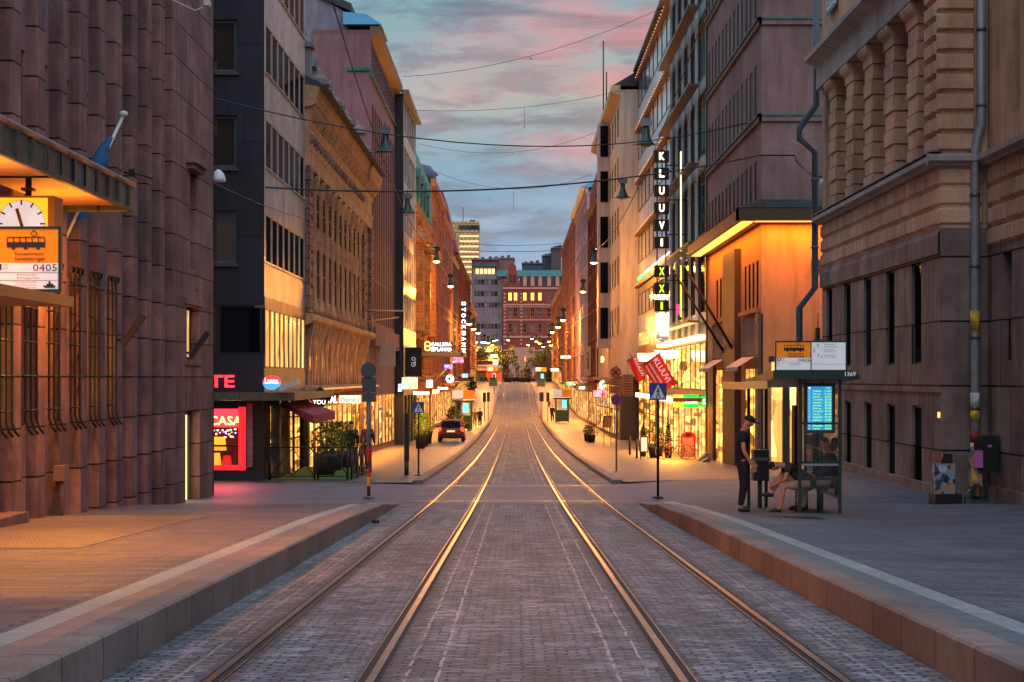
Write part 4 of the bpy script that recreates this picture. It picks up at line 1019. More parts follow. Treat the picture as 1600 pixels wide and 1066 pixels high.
for y0 in (140, 151, 161):
    s.prism([(-7.4, y0-1.5), (-6.7, y0-.8), (-6.7, y0+.8), (-7.4, y0+1.5)], 'z', 4.9, 11.2); s.lathe((-7.3, y0, 11.2), [(1.3, 0), (1.2, .5), (.7, 1.2), (0, 1.5)], 10)
s.each('oriel', ST_och, r6)
ST_peach = plaster('peach_stucco', C(206, 126, 92), .35)
r7, f7 = ornate('peach_corner_house', 'peach stucco house with orange cornice and small cupola', -1, -7.3, 164.7, 190, 18.0, ST_peach, [(2.4, 4.6), (6, 8.3), (9.6, 12), (13.2, 15.4)], 6, eave=(.4, .6))
s = MB(); s.lathe((-8.2, 176, 18.7), [(.9, 0), (.9, 1.3), (1.15, 1.4), (.6, 1.9), (0, 2.3)], 12); s.obj('cupola', ST_peach, r7)
s = MB(); s.lathe((-8.8, 168, 18.5), [(1.8, 0), (1.8, .8), (1.4, 1.5), (0, 1.9)], 14); s.obj('dome', pbr('slate_blue', C(70, 84, 110), .5), r7)
r8, _ = ornate('rose_stone_house', 'rose-coloured stone house beyond the peach corner house', -1, -7.4, 190.2, 222, 17.6, plaster('rose_stucco', C(186, 120, 96), .35), [(1.4, 3.8), (5.2, 7.6), (8.8, 11.2), (12.4, 14.8)], 7, eave=(.3, .4))
r9, _ = ornate('dark_department_store', 'dark narrow-windowed store carrying the vertical white letters', -1, -7.6, 222.2, 250, 15.8, pbr('dark_store_stone', C(74, 66, 62), .6, var=.2), [(1.6, 4.6), (5.6, 8.4), (9.6, 13.6)], 8, eave=(.3, .3))
ST_rbr = stone('red_brick', C(128, 50, 38), C(108, 42, 34), .6, .2, C(150, 100, 80), .8, .02, .3, .3, 1)
r10, f10 = ornate('red_brick_store', 'long red brick store with steep gables near the end of the street', -1, -7.9, 250.2, 330, 17.6, ST_rbr, [(2.5, 6), (8, 11.5), (13, 16)], 14, eave=(.3, .4), z0=-3)
s = MB(); s.prism([(-7.6, 17.9), (-12, 17.9), (-12, 26), (-9.6, 26)], 'y', 252, 268); s.prism([(-7.6, 17.9), (-12, 17.9), (-12, 22)], 'y', 268, 330); s.obj('steep_roof', pbr('red_roof', C(128, 44, 50), .5, var=.2), r10)
s = MB(); s.box(-9.7, -10.9, 250.6, 250.9, 8.5, 14); s.obj('blue_window', pbr('blue_pane', C(60, 100, 150), .3), r10)
s = MB(); s.box(-7.95, -14, 249.6, 250.15, 13, 17.7); s.prism([(-7.95, 17.7), (-14, 17.7), (-14, 18.1), (-7.6, 18.1)], 'y', 249.5, 250.15); s.obj('gable_wall', ST_rbr, r10)
r11, _ = ornate('last_left_house', 'ochre house at the far left end of the street', -1, -8.0, 330.2, 385, 14, ST_och, [(4, 6), (7.5, 9.5), (10.8, 12.6)], 12, z0=-1)
# ---------------------------------------------------------------- right: mauve block with orange-lit eave
XR = 8.65; YA, YB = 67.6, 86.6
ST_mv2 = plaster('brown_mauve_plaster', C(140, 110, 106), .4)
ST_lit = plaster('orange_lit_plaster', C(196, 130, 84), .2)  # orange of the eave light put into the lower wall's colour
root = thing('mauve_corner_block', 'mauve corner block with paired slit windows and orange-lit eave', 'building', (XR, YA, G(XR, 68)))
fr = FrR(XR); fc = FrC(YA); s = MB(); zb = -3.6
rows = [(7.6, 9.35), (10.95, 12.75), (14.3, 16.1), (17.7, 19.5)]
slit = [(a, b) for a, b in spread(YA+.9, YB-.2, 13, .42)]
hs = [(a, b, c, d) for a, b in slit for c, d in rows]
wall(s, fr, YA, YB, 7.2, 22, hs, .1, 0)
wall(s, fc, XR, 24, 7.2, 22, [], .2, 0)
low = [(a, b, 4.05, 5.75) for a, b in spread(YA+.5, YA+5.2, 4, .45)]+[(a, b, 4.05, 5.75) for a, b in spread(YA+11.2, YA+15.5, 3, .45)]
shopsR = [(YA+1.0, YA+4.8, -2.2, 1.95), (YA+11.4, YA+15.5, -2.5, 1.95)]
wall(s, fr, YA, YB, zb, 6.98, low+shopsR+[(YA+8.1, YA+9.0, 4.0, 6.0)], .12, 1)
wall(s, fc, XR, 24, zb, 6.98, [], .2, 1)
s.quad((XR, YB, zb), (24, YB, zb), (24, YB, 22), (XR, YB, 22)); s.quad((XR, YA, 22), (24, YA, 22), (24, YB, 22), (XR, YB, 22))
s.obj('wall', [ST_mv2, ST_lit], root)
for h in hs: window(root, fr, h, .06, pbr('dark_frame', C(40, 28, 30)), G_brown, (1, 2), .04)
for h in low: window(root, fr, h, .06, pbr('dark_frame', C(40, 28, 30)), G_dark, (1, 1), .05, sill=M_zinc)
for h in shopsR: window(root, fr, h, .06, M_of, S_gold, (3, 1), .09, 'shop_window')
for z in (10.75, 14.15, 17.5):
    s = MB(); fr.box(s, YA-.1, YB, z-.18, z, 0, .1); s.box(XR-.1, 24, YA-.1, YA, z-.18, z); s.obj('string_course', ST_mv2, root)
    s = MB(); fr.box(s, YA-.14, YB, z+.002, z+.07, 0, .16); s.box(XR-.16, 24, YA-.14, YA, z+.002, z+.07); s.obj('copper_flashing', M_verd, root)
s = MB(); s.box(XR+2.45, XR+2.75, YA-.09, YA-.01, 7.6, 21.5); s.obj('copper_strip', M_verd, root)
# projecting eave ring over the low storey
s = MB(); s.prism([(XR, 7.02), (XR-.9, 7.02), (XR-.9, 7.45), (XR-.1, 7.75), (XR, 7.75)], 'y', YA-.87, YB); s.box(XR-.9, 24, YA-.9, YA-.01, 7.012, 7.455); s.obj('eave', M_bronze, root)
s = MB(); s.quad((XR-.92, YA-.95, 7.46), (24, YA-.95, 7.46), (24, YA, 7.82), (XR-.1, YA, 7.82)); s.quad((XR-.92, YA-.95, 7.46), (XR-.1, YA, 7.82), (XR-.1, YB, 7.82), (XR-.92, YB, 7.46)); s.obj('eave_roof', stone('patina_sheet', C(58, 84, 80), C(48, 66, 66), 1.2, 30, C(30, 44, 42), .5, .02, .4, .2), root)
M_tube = glow('eave_tube', (1, .46, .07, 1), 1.5)
s = MB()
for i in range(18): s.box(XR-.75, XR-.35, YA-.5+i*1.07, YA-.5+i*1.07+.98, 6.985, 7.015)
for i in range(6): s.box(XR-.3+i*2.4, XR+2.0+i*2.4, YA-.6, YA-.45, 6.985, 7.015)
s.obj('light_strip', M_tube, root)
lamp('eave_light', 'AREA', (XR-.55, YA+9, 6.95), 360, (1, .31, .02), .3, 18, parent=None)
lamp('eave_light', 'AREA', (XR+3.6, YA-.55, 6.95), 330, (1, .31, .02), 8, .3)
# dark piers, spandrel panels and small awnings
s = MB()
for a, b in ((YA+6.2, YA+10.4),): fr.box(s, a, b, zb, 6.5, -.05, .25)
for a, b in ((YA, YA+.9), (YA+15.6, YA+17.6)): fr.box(s, a, b, zb, 3.8, -.05, .12)
s.each('pier', pbr('dark_pier', C(70, 46, 38), .5, var=.15), root)
s = MB(); fr.box(s, YA+.9, YA+4.9, 2.35, 3.75, 0, .1); fr.box(s, YA+11.2, YA+15.6, 2.35, 3.75, 0, .1); s.each('spandrel', ST_mv2, root)
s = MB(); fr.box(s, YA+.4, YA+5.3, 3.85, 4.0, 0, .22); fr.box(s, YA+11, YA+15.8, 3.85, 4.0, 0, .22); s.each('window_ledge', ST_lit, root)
for k, a in enumerate((YA+.9, YA+11.2)):
    rt = thing('folding_awning', 'pale folding awning over the %s shop window of the mauve block' % ['nearer', 'farther'][k], 'awning', (XR, a, 2)); s = MB()
    for i in range(3):
        y0 = a+i*1.38; s.quad((XR-.12, y0, 2.3), (XR-.75, y0, 1.92), (XR-.75, y0+1.3, 1.92), (XR-.12, y0+1.3, 2.3)); s.quad((XR-.75, y0, 1.92), (XR-.75, y0+1.3, 1.92), (XR-.75, y0+1.3, 1.78), (XR-.75, y0, 1.78))
    s.obj('canvas', pbr('cream_canvas', C(190, 168, 150), .8), rt)
s = MB(); fc.box(s, XR+1.9, XR+2.05, -1.6, 3.3, .02, .1); s.box(XR+1.85, XR+2.1, YA-.2, YA-.05, 2.5, 2.9); s.tube([(XR+1.97, YA-.12, 2.9), (XR+1.97, YA-.12, 3.8)], .02); s.obj('antenna_mast', M_iron, root)
s = MB(); s.box(XR+1.75, XR+2.2, YA-.06, YA-.003, 5.3, 5.7); s.obj('plaque', M_bronze, root)
s = MB(); s.box(XR+2.55, XR+3.0, YA-.08, YA-.003, -2.5, 6.97); s.obj('corner_strip', pbr('dark_copper', C(70, 46, 36), .5), root)
for q0, q1 in ((.35, .72), (1.0, 1.45), (1.62, 2.0), (2.15, 2.5)):
    s = MB(); s.box(XR+q0, XR+q1, YA-.03, YA-.004, -1.7, 2.1); s.obj('side_window', shop('tall_lit_glass', (1, .40, .05, 1), (1, .55, .14, 1), 1.6, 2, .4, .3), root)
s = MB(); s.box(XR+.25, XR+2.55, YA-.05, YA-.032, 2.1, 2.3); s.box(XR+.74, XR+.98, YA-.06, YA-.004, -1.8, 2.1); s.box(XR+2.02, XR+2.13, YA-.06, YA-.004, -1.8, 2.1); s.each('dark_jamb', M_black, root)
s = MB(); s.prism([(XR-1.1, G(8, 84)), (XR-.6, G(8, 84)), (XR-.6, G(8, 84)+.26), (XR-.7, G(8, 84)+.28)], 'y', 79.5, 80.2); s.prism([(XR-.9, G(8, 84)), (XR-.3, G(8, 84)), (XR-.3, G(8, 84)+.4), (XR-.5, G(8, 84)+.4)], 'y', 82, 82.8)
s.obj('stone_ramp', M_kerb, None, label='pair of low stone wedges at the foot of the mauve block', cat='kerb stone')
# big slanting flagpoles
for k, (x0, y0, x1, y1, Ya_, Yb_) in enumerate(((1128, 570, 1055, 428, 80, 74), (1137, 555, 1070, 418, 78, 72))):
    a = Vector((XR-.05, 78-k*3, zat(560-k*5, 78-k*3))); b = P(x1, y1, 76-k*4); 
    rt = thing('slanted_flagpole', 'long dark bare flagpole leaning out over the pavement, %s of the pair' % ['left', 'right'][k], 'flagpole', a, 'bare slanted flagpoles')
    s = MB(); s.tube([a, b], [.06, .04], 8); s.obj('pole', pbr('rusty_pole', C(70, 36, 28), .5), rt)
    s = MB(); s.lathe(tuple(b), [(0, -.06), (.09, 0), (0, .08)], 8); s.obj('finial', M_steel, rt)

# ---------------------------------------------------------------- right: white and dark glass shopping building
XG = 8.6; YC, YD = 86.8, 134.8
root = thing('white_glass_department_building', 'glass building, dark finned nearer half and white-banded farther half', 'building', (XG, YC, G(XG, 87)))
fr = FrR(XG); s = MB(); Ym = 105.6
st = 3.62; rowsW = [(22.6-3.62*(k+1)+1.35, 22.6-3.62*k-.35) for k in range(5)]
hsW = [(a, b, c, d) for a, b in spread(Ym+.2, YD-.3, 8, .93) for c, d in rowsW]
wall(s, fr, Ym, YD, 4.2, 23, hsW, .06, 0)
rowsD = [(4.0+3.6*k+.5, 4.0+3.6*k+3.45) for k in range(7)]
hsD = [(a, b, c, d) for a, b in spread(YC+.2, Ym-.1, 5, .86) for c, d in rowsD]
wall(s, fr, YC, Ym, 3.6, 30, hsD, .06, 1)
shops = [(a, b, -2.9, .3) for a, b in spread(YC+.3, 112, 7, .9)]; mez = [(a, b, .95, 3.2) for a, b in spread(YC+.3, 112, 10, .93)]
wall(s, fr, YC, YD, -4.6, 3.6, shops+mez+[(a, b, -3.4, 1.8) for a, b in spread(112.4, YD-.2, 4, .8)], .07, 2)
wall(s, fr, Ym, YD, 3.6, 4.2, [], .1, 0)
for Y, m_ in ((YC, 1), (YD, 0)): s.quad((XG, Y, -4.6), (XG+14, Y, -4.6), (XG+14, Y, 23), (XG, Y, 23), m_)
s.quad((XG, Ym, 23), (XG+14, Ym, 23), (XG+14, YD, 23), (XG, YD, 23)); s.quad((XG, YC, 30), (XG+14, YC, 30), (XG+14, Ym, 30), (XG, Ym, 30)); s.quad((XG, YC, 23), (XG+14, YC, 23), (XG+14, YC, 30), (XG, YC, 30), 1); s.quad((XG, Ym, 23), (XG+14, Ym, 23), (XG+14, Ym, 30), (XG, Ym, 30), 1)
M_wp = stone('white_panels', C(206, 214, 222), C(190, 200, 210), 3.65, 30, C(120, 128, 136), .22, .01, .12, .1)
M_dp = pbr('dark_cladding', C(28, 32, 42), .3, .2); ST_br = stone('gilded_panels', C(190, 130, 80), C(160, 110, 70), .8, 30, C(70, 44, 28), .35, .02, .35, .2)
s.obj('wall', [M_wp, M_dp, ST_br], root)
for h in hsW: window(root, fr, h, .05, M_black, glass('sky_glass', C(120, 140, 150), .08, mix2=C(170, 184, 190)), (1, 1), .07)
for h in hsD: window(root, fr, h, .05, M_dp, G_dark, (1, 1), .05)
for h in mez: window(root, fr, h, .06, M_of, S_yel, (1, 1), .06, 'shop_window')
for h in shops: window(root, fr, h, .06, M_of, S_yel, (2, 1), .08, 'shop_window')
for h in spread(112.4, YD-.2, 4, .8): window(root, fr, (h[0], h[1], -3.4, 1.8), .06, M_of, S_gold, (2, 2), .08, 'shop_window')
s = MB()
for a, b in spread(YC+.2, Ym-.1, 5, .86): fr.box(s, b+.1, b+.2, 3.6, 30, 0, .14)
s.each('fin', M_white, root)
s = MB()
for k in range(7):
    z = 4.0+3.6*k; fr.box(s, YC+.8, Ym+.4, z+.05, z+.16, .25, .75)
s.each('sunshade', pbr('bronze_sunshade', C(110, 86, 66), .4, .5), root)
s = MB()
for c, d in rowsW: fr.box(s, Ym+.1, YD-.1, d+.02, d+.22, 0, .25)
s.each('window_hood', pbr('copper_hood', C(128, 78, 50), .5, .3), root)
s = MB(); rnd = random.Random(4)
for c, d in rowsW:
    y = Ym+.5
    while y < YD-.3:
        s.lathe((XG-.28, y, d+.2), [(0, -.03), (.03, 0), (0, .03)], 5); y += 1.1
s.obj('hood_lights', glow('hood_bulbs', (1, .40, .08, 1), 2.2), root)
s = MB(); fr.box(s, Ym-.1, YD+.1, 22.98, 23.2, -.1, .35); s.obj('eave', M_black, root)
s = MB(); s.box(XG, XG-1.5, YC+.1, 113, .45, .62); s.obj('shop_awning', ST_br, root)
s = MB(); s.box(XG-1.5, XG-1.56, YC+.1, 113, .42, .66); fr.box(s, YC+.2, 113, 3.3, 3.5, .02, .3); s.obj('light_strip', glow('white_strip', (1, .62, .28, 1), 2.6), root)
lamp('shop_light', 'AREA', (XG-1.4, 97, .38), 1300, (1, .33, .035), .6, 26)
lamp('shop_light', 'AREA', (XL+.6, 85, .75), 520, (1, .34, .04), .8, 28)
lamp('shop_light', 'AREA', (XL+.5, 85, 1.1), 150, (1, .42, .07), .4, 28, rot=(R(180), 0, 0))
lamp('shop_light', 'AREA', (XL+.5, 110, .6), 360, (1, .34, .04), .6, 18)
for side, x_ in ((-1, -6.9), (1, 6.8)):
    for y_ in (150, 180, 215): lamp('frontage_light', 'AREA', (x_, y_, gz(y_)+3.4), 520, (1, .34, .04), .8, 24, rot=(0, R(-side*-35), 0))
lamp('shop_light', 'AREA', (XG-.4, 100, 3.2), 200, (1, .44, .08), .4, 24, rot=(R(180), 0, 0))

# reflections of the shop signs in the glass, put in as glowing and coloured panels
s = MB(); fr.box(s, 108, 113.5, 3.8, 6.2, .03, .1); o = s.obj('bright_glow', shop('bright_glow', (1, .8, .5, 1), (1, .95, .8, 1), 1.4, .8, 2, .15, 7), root)
s = MB(); fr.box(s, 114, 133, 3.75, 4.6, .03, .1); s.obj('bright_glow', S_yel, root)
s = MB(); fr.box(s, 105.8, 134, 7.3, 8.6, .02, .06); s.obj('sparkle_panel', stone('mauve_reflection', C(120, 96, 110), C(110, 90, 104), .5, 30, None, .3, .02), root)
s = MB(); fr.box(s, 125, 134, 8.3, 8.5, .07, .12); s.obj('green_reflection', glow('green_reflection', (.05, 1, .15, 1), 2.2), root)
s = MB(); fr.box(s, 106, 125, 8.45, 8.52, .07, .12); s.obj('white_reflection', glow('white_reflection', (1, .7, .75, 1), 2.5), root)

# ---------------------------------------------------------------- right: cream block on dark base
ST_cream = plaster('cream_plaster', C(206, 188, 166), .15); ST_cream2 = plaster('warm_cream_stucco', C(214, 186, 150), .25)
X4 = 7.35; Y7a, Y7b = 135, 171
st4 = [(4.6+3.55*k, 6.7+3.55*k) for k in range(5)]
hs = [(a, b, c, d) for a, b in spread(Y7a+1.2, Y7b-.6, 9, .42) for c, d in st4]
root, fr = simple_block('cream_plaster_block', 'tall cream plaster block with dark base and overhanging eave', 1, X4, Y7a, Y7b, 1.6, 21.6, ST_cream2, hs, pbr('tan_frame', C(120, 84, 60), .5), [G_dark, G_brown], .08, (2, 2), (.65, .45), 16, sidemat=ST_cream, roofm=ST_cream2)
s = MB(); s.prism([(X4-.6, 22.05), (X4+3, 24.2), (X4+8, 24.2), (X4+16, 22)], 'y', Y7a, Y7b); s.obj('hip_roof', pbr('dark_tile_roof', C(52, 44, 48), .7), root)
s = MB(); s.box(X4, X4+16, Y7a+.02, Y7b, gz(150)-.8, 1.6); s.obj('dark_base', pbr('dark_base_panels', C(52, 44, 38), .45, var=.12), root)
s = MB(); s.box(X4-.45, X4+2, Y7a-.3, Y7b, 1.35, 1.62); s.obj('base_cornice', pbr('dark_base_panels', C(52, 44, 38)), root)
for h in spread(Y7a+1.5, Y7b-.5, 9, .75): window(root, fr, (h[0], h[1], gz(h[0])+.4, 1.1), -.08, M_of, S_gold, (2, 2), .1, 'shop_window')
s = MB(); fr.box(s, 150, 152.6, 3.9, 21.4, 0, .9); s.obj('bay_tower', plaster('pale_rose_plaster', C(186, 166, 158), .15), root)
for c, d in st4:
    s = MB(); s.box(X4-.75, X4-.15, 149.93, 149.99, c, d+.3); s.obj('bay_window', G_dark, root)
for q in (143, 148):
    s = MB(); s.tube([(X4-.6, q, 22), (X4-.6, q, 27.5 if q == 148 else 24.3)], .05, 5); s.obj('roof_mast', M_iron, root)
# ornate red brick, pale ornate, rose and far houses
r5, _ = ornate('glowing_brick_house', 'dark red brick house glowing orange at street level', 1, 7.35, 171.2, 193, 17.5, ST_rbr, [(2.0, 4.2), (5.2, 7.6), (8.8, 11), (12.4, 14.8)], 6, eave=(.3, .4), z0=-5)
s = MB()
for k in range(5):
    s.prism([(174+k*3.6, 18), (177+k*3.6, 18), (175.5+k*3.6, 20.2-k*.1)], 'x', 7.3, 9)
s.obj('stepped_gable', ST_rbr, r5)
r6_, _ = ornate('pale_ornate_house', 'pale pink ornate house with blue roof peak, right side', 1, 7.3, 193.2, 232, 20.2, plaster('pale_pink_stucco', C(196, 168, 166), .25), [(1.6, 4), (5.4, 7.8), (9.2, 11.6), (13, 15.4), (16.6, 18.8)], 8, eave=(.3, .4), z0=-5)
s = MB(); s.prism([(6.5, 20.7), (12, 23.2), (18, 20.7)], 'y', 193.2, 232); s.obj('blue_roof', pbr('pale_blue_metal', C(90, 170, 210)), r6_)
r7_, _ = ornate('brown_flat_house', 'brown stone house with jutting golden eave, right side', 1, 7.3, 232.2, 300, 20.4, plaster('brown_rose_plaster', C(160, 110, 92), .25), [(1.4, 4), (5.4, 7.8), (9.2, 11.6), (13, 15.4), (16.6, 18.8)], 12, eave=(.4, .6), z0=-5)
r8_, _ = ornate('golden_cornice_house', 'golden stucco house with curved cornice at the far right end', 1, 7.3, 300.2, 390, 15.5, ST_och, [(4, 6.5), (8, 10.4), (11.8, 13.8)], 14, eave=(.4, .7), z0=-2)
s = MB(); s.box(8.2, 12, 306, 316, 16.3, 21); s.lathe((9, 312, 21), [(1.4, 0), (1.4, 2), (.8, 2.6), (0, 3)], 10); s.obj('roof_tower', plaster('brown_rose_plaster', C(160, 110, 92)), r8_)

# ---------------------------------------------------------------- the end of the street
YE = 436
def endb(name, label, px0, px1, pytop, Y, z0, mat, hs_px, wg, wf=M_of, bars=(2, 2), dep=14, lit=()):
    root = thing(name, label, 'building', (xat((px0+px1)/2, Y), Y, z0)); fc = Fr((0, Y, 0), (1, 0, 0), (0, -1, 0)); s = MB()
    hs = [(xat(a, Y), xat(c, Y), zat(d, Y), zat(b, Y)) for a, b, c, d in hs_px]; x0, x1, z1 = xat(px0, Y), xat(px1, Y), zat(pytop, Y)
    wall(s, fc, x0, x1, z0, z1, hs, .3, 0); s.quad((x0, Y, z0), (x0, Y+dep, z0), (x0, Y+dep, z1), (x0, Y, z1)); s.quad((x1, Y, z0), (x1, Y+dep, z0), (x1, Y+dep, z1), (x1, Y, z1)); s.quad((x0, Y, z1), (x1, Y, z1), (x1, Y+dep, z1), (x0, Y+dep, z1))
    s.obj('wall', mat, root)
    for i, h in enumerate(hs): window(root, fc, h, .22, wf, lit[i] if i < len(lit) and lit[i] else wg[i % len(wg)], bars, .1)
    return root, fc
ST_off = stone('grey_office_panels', C(132, 126, 138), C(120, 116, 128), 3.2, 1.7, C(80, 76, 84), .5, .03, .15, .2)
hp = []
for py in (437, 455, 473, 506): hp += [(a, py, a+4.6, py+8) for a in (741, 746.3, 751.6, 756.9, 762.2, 767.5, 772.8, 778)]
root, fc = endb('grey_office_block', 'grey panelled office block closing the street, left of the brick hotel', 738, 784.5, 431, YE, 0, ST_off, hp, [G_sky, G_blue, G_dark, G_sky])
s = MB(); s.box(xat(738, YE), xat(773, YE), YE+3, YE+12, zat(431, YE)+.01, zat(415, YE)); s.obj('attic', pbr('attic_wall', C(150, 120, 96), .6), root)
s = MB()
for a in (743, 749.5, 756, 762, 768): s.box(xat(a, YE), xat(a+4.6, YE), YE+2.9, YE+3.02, zat(427, YE), zat(419, YE))
s.obj('attic_window', glow('attic_lit', (1, .62, .26, 1), 1.1), root)
s = MB(); s.box(xat(737, YE), xat(775, YE), YE+2.2, YE+12, zat(415, YE), zat(411, YE)); s.obj('copper_roof', M_verd, root)
s = MB(); s.box(xat(740, YE), xat(783, YE), YE-.12, YE-.02, zat(550, YE), zat(542, YE)); s.obj('lit_fascia', shop('lit_fascia', (1, .6, .05, 1), (1, .85, .2, 1), 1.8, 1, .3, .5), root)
s = MB(); s.box(xat(738, YE), xat(784, YE), YE-.15, YE-.02, zat(590, YE), zat(556, YE)); s.obj('ground_floor', S_gold, root)
ST_hot = stone('hotel_brick', C(164, 84, 66), C(146, 72, 58), 1.2, .4, C(96, 50, 44), .8, .03, .2, .3, 1)
hp = []; lt = []
for py, h_ in ((457, 13), (481, 14), (506, 14)):
    for a in (794, 802.5, 817, 829, 840.5, 855, 868):
        hp.append((a, py, a+6, py+h_)); lt.append(glow('hotel_lit', (1, .58, .08, 1), 1.9) if py == 457 and a not in (855,) else None)
root, fc = endb('brick_hotel', 'red brick hotel with scrolled gable and row of yellow windows, at the street end', 786, 892, 448, YE-2, 0, ST_hot, hp, [G_dark, G_blue], pbr('pale_hotel_frame', C(150, 120, 100), .6), (2, 2), lit=lt)
YH = YE-2
s = MB()
for (a, b) in ((449, 452), (475, 477.5), (479, 480.5), (499, 501), (525, 528), (546, 549)): fc.box(s, xat(786, YH), xat(892, YH), zat(b, YH), zat(a, YH), 0, .25)
for a in (787, 813):
    for k in range(14): fc.box(s, xat(a, YH), xat(a+3, YH), zat(458+k*6+3, YH), zat(458+k*6, YH), 0, .2)
s.obj('stone_band', pbr('pale_sandstone', C(190, 140, 120), .7, var=.15), root)
s = MB(); s.prism([(xat(788, YH), zat(448, YH)), (xat(814, YH), zat(448, YH)), (xat(812, YH), zat(440, YH)), (xat(808, YH), zat(430, YH)), (xat(806, YH), zat(415, YH)), (xat(803, YH), zat(413, YH)), (xat(798, YH), zat(413, YH)), (xat(795, YH), zat(415, YH)), (xat(793, YH), zat(430, YH)), (xat(790, YH), zat(440, YH))], 'y', YH-.2, YH+1); s.obj('scrolled_gable', ST_hot, root)
for a in (796, 802.5): 
    s = MB(); s.box(xat(a, YH), xat(a+3.4, YH), YH-.26, YH-.21, zat(442, YH), zat(430, YH)); s.obj('gable_window', M_black, root)
s = MB(); s.prism([(xat(812, YH), zat(448, YH)), (xat(892, YH), zat(448, YH)), (xat(890, YH), zat(432, YH)), (xat(812, YH), zat(432, YH))], 'y', YH+.6, YH+8); s.obj('slate_attic', pbr('slate_attic', C(64, 60, 72), .6, var=.2), root)
s = MB(); s.prism([(YH+.3, zat(432, YH)), (YH+9, zat(432, YH)), (YH+6, zat(420, YH))], 'x', xat(776, YH), xat(892, YH)); s.obj('copper_roof', M_verd, root)
for a in (818, 830, 842, 856, 869):
    s = MB(); s.box(xat(a-.8, YH), xat(a+5, YH), YH-.05, YH+1.2, zat(447, YH), zat(435, YH)); s.prism([(xat(a-1.4, YH), zat(435, YH)), (xat(a+5.6, YH), zat(435, YH)), (xat(a+2, YH), zat(431, YH))], 'y', YH-.1, YH+1.3); s.obj('dormer', pbr('pale_sandstone', C(190, 140, 120)), root)
s = MB(); fc.box(s, xat(795, YH), xat(836, YH), zat(592, YH), zat(543, YH), .02, 1.2); s.obj('portico', pbr('pale_sandstone', C(190, 140, 120)), root)
for a in (805, 818.5, 831):
    s = MB(); x0, x1, y = xat(a, YH), xat(a+5.4, YH), YH-1.24; zt_ = zat(560, YH); pts = [(x0, zat(591, YH)), (x1, zat(591, YH))]+[((x0+x1)/2+(x1-x0)/2*math.cos(math.pi*i/8), zt_+(x1-x0)/2*math.sin(math.pi*i/8)) for i in range(9)]
    s.prism(pts, 'y', y, y+.03); s.obj('arched_window', G_blue, root)
# rooftops beyond and glowing tower
root = thing('glowing_hotel_tower', 'tall slab tower with glowing gridded facade on the skyline', 'building', (xat(734, 700), 700, 0))
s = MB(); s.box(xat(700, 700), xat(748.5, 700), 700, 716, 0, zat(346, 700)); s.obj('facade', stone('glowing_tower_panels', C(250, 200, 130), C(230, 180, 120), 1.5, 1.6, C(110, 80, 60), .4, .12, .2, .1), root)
s = MB(); s.box(xat(718, 700)-.3, xat(748.8, 700), 699.8, 716.2, zat(359, 700), zat(352, 700)); s.obj('crown_band', pbr('crown_dark', C(60, 56, 60), .5), root)
s = MB(); s.text('TORNI', (xat(732, 699), 699.5, zat(358, 699)), 1.4, width=3.5, bold=.02); s.obj('lettering', M_black, root)
for k in range(1, 9):
    s = MB(); s.box(xat(718, 700), xat(748, 700), 699.85, 699.99, zat(360+k*8, 700), zat(362.5+k*8, 700)); s.obj('window_band', glow('tower_lit', (1, .62, .28, 1), .75), root)
s = MB(); s.box(xat(734, 700), xat(742, 700), 703, 708, zat(346, 700), zat(343, 700)); s.tube([(xat(723, 700), 705, zat(346, 700)), (xat(723, 700), 705, zat(322, 700))], .12, 5); s.obj('roof_plant', M_black, root)
for i, (a, b, c, d, Y, cl, nm) in enumerate(((737, 406, 778, 416, 520, (120, 56, 66), 'dull red flat roof block behind the grey office'), (770, 404, 804, 430, 530, (142, 96, 92), 'rosy block with chimney behind the scrolled gable'), (816, 412, 848, 432, 470, (66, 74, 84), 'dark mansard rooftop behind the brick hotel'), (848, 400, 868, 428, 490, (70, 74, 90), 'stepped dark roof block near the right end'), (862, 388, 877, 440, 480, (96, 70, 72), 'brown roof block under the black tank'))):
    rt = thing('distant_rooftop', nm, 'building', (xat(a, Y), Y, 0)); s = MB(); s.box(xat(a, Y), xat(c, Y), Y, Y+14, 0, zat(b, Y)); s.obj('block_wall', pbr('rooftop_%d' % i, C(*cl), .7, var=.15), rt)
    s = MB(); s.prism([(Y-.4, zat(b, Y)), (Y+14, zat(b, Y)), (Y+9, zat(b-3.5, Y)), (Y+3, zat(b-3, Y))], 'x', xat(a-.6, Y), xat(c+.6, Y)); s.obj('roof', pbr('rooftop_cap_%d' % i, C(cl[0]-20, cl[1]-14, cl[2]+8), .6), rt)
    s = MB(); 
    for q in range(3): x0 = xat(a+3+q*(c-a)/3.5, Y); s.box(x0, x0+.8, Y+2, Y+3, zat(b, Y), zat(b-4-q, Y))
    s.obj('chimney', pbr('chimney_brick', C(110, 60, 60), .8), rt)
# ---------------------------------------------------------------- hanging street lamps on span wires
M_wire = pbr('wire_black', C(24, 26, 30), .5)
def wire(label, a, b, sag, r=.012, name='span_wire', drop=None):
    a, b = Vector(a), Vector(b); pts = []
    for i in range(17):
        u = i/16; q = a.lerp(b, u); q.z -= sag*4*u*(1-u); pts.append(q)
    rt = thing(name, label, 'wire', a); s = MB(); s.tube(pts, r, 5, cap=False); s.obj('cable', M_wire, rt)
    if drop:
        s = MB(); m = pts[8]; s.tube([m, m-Vector((0, 0, drop))], r*.8, 4); s.lathe(tuple(m-Vector((0, 0, drop))), [(0, -.05), (.05, 0), (0, .05)], 6); s.obj('dropper', M_wire, rt)
    return rt
wire('thick black cable crossing the whole street just beyond the corner', P(415, 293, 58), P(1187, 243, 67.6), .55, .028)
wire('upper black span wire carrying the two nearest unlit lamps', P(327, 152, 52), P(1168, 192, 72), 1.1, .02)
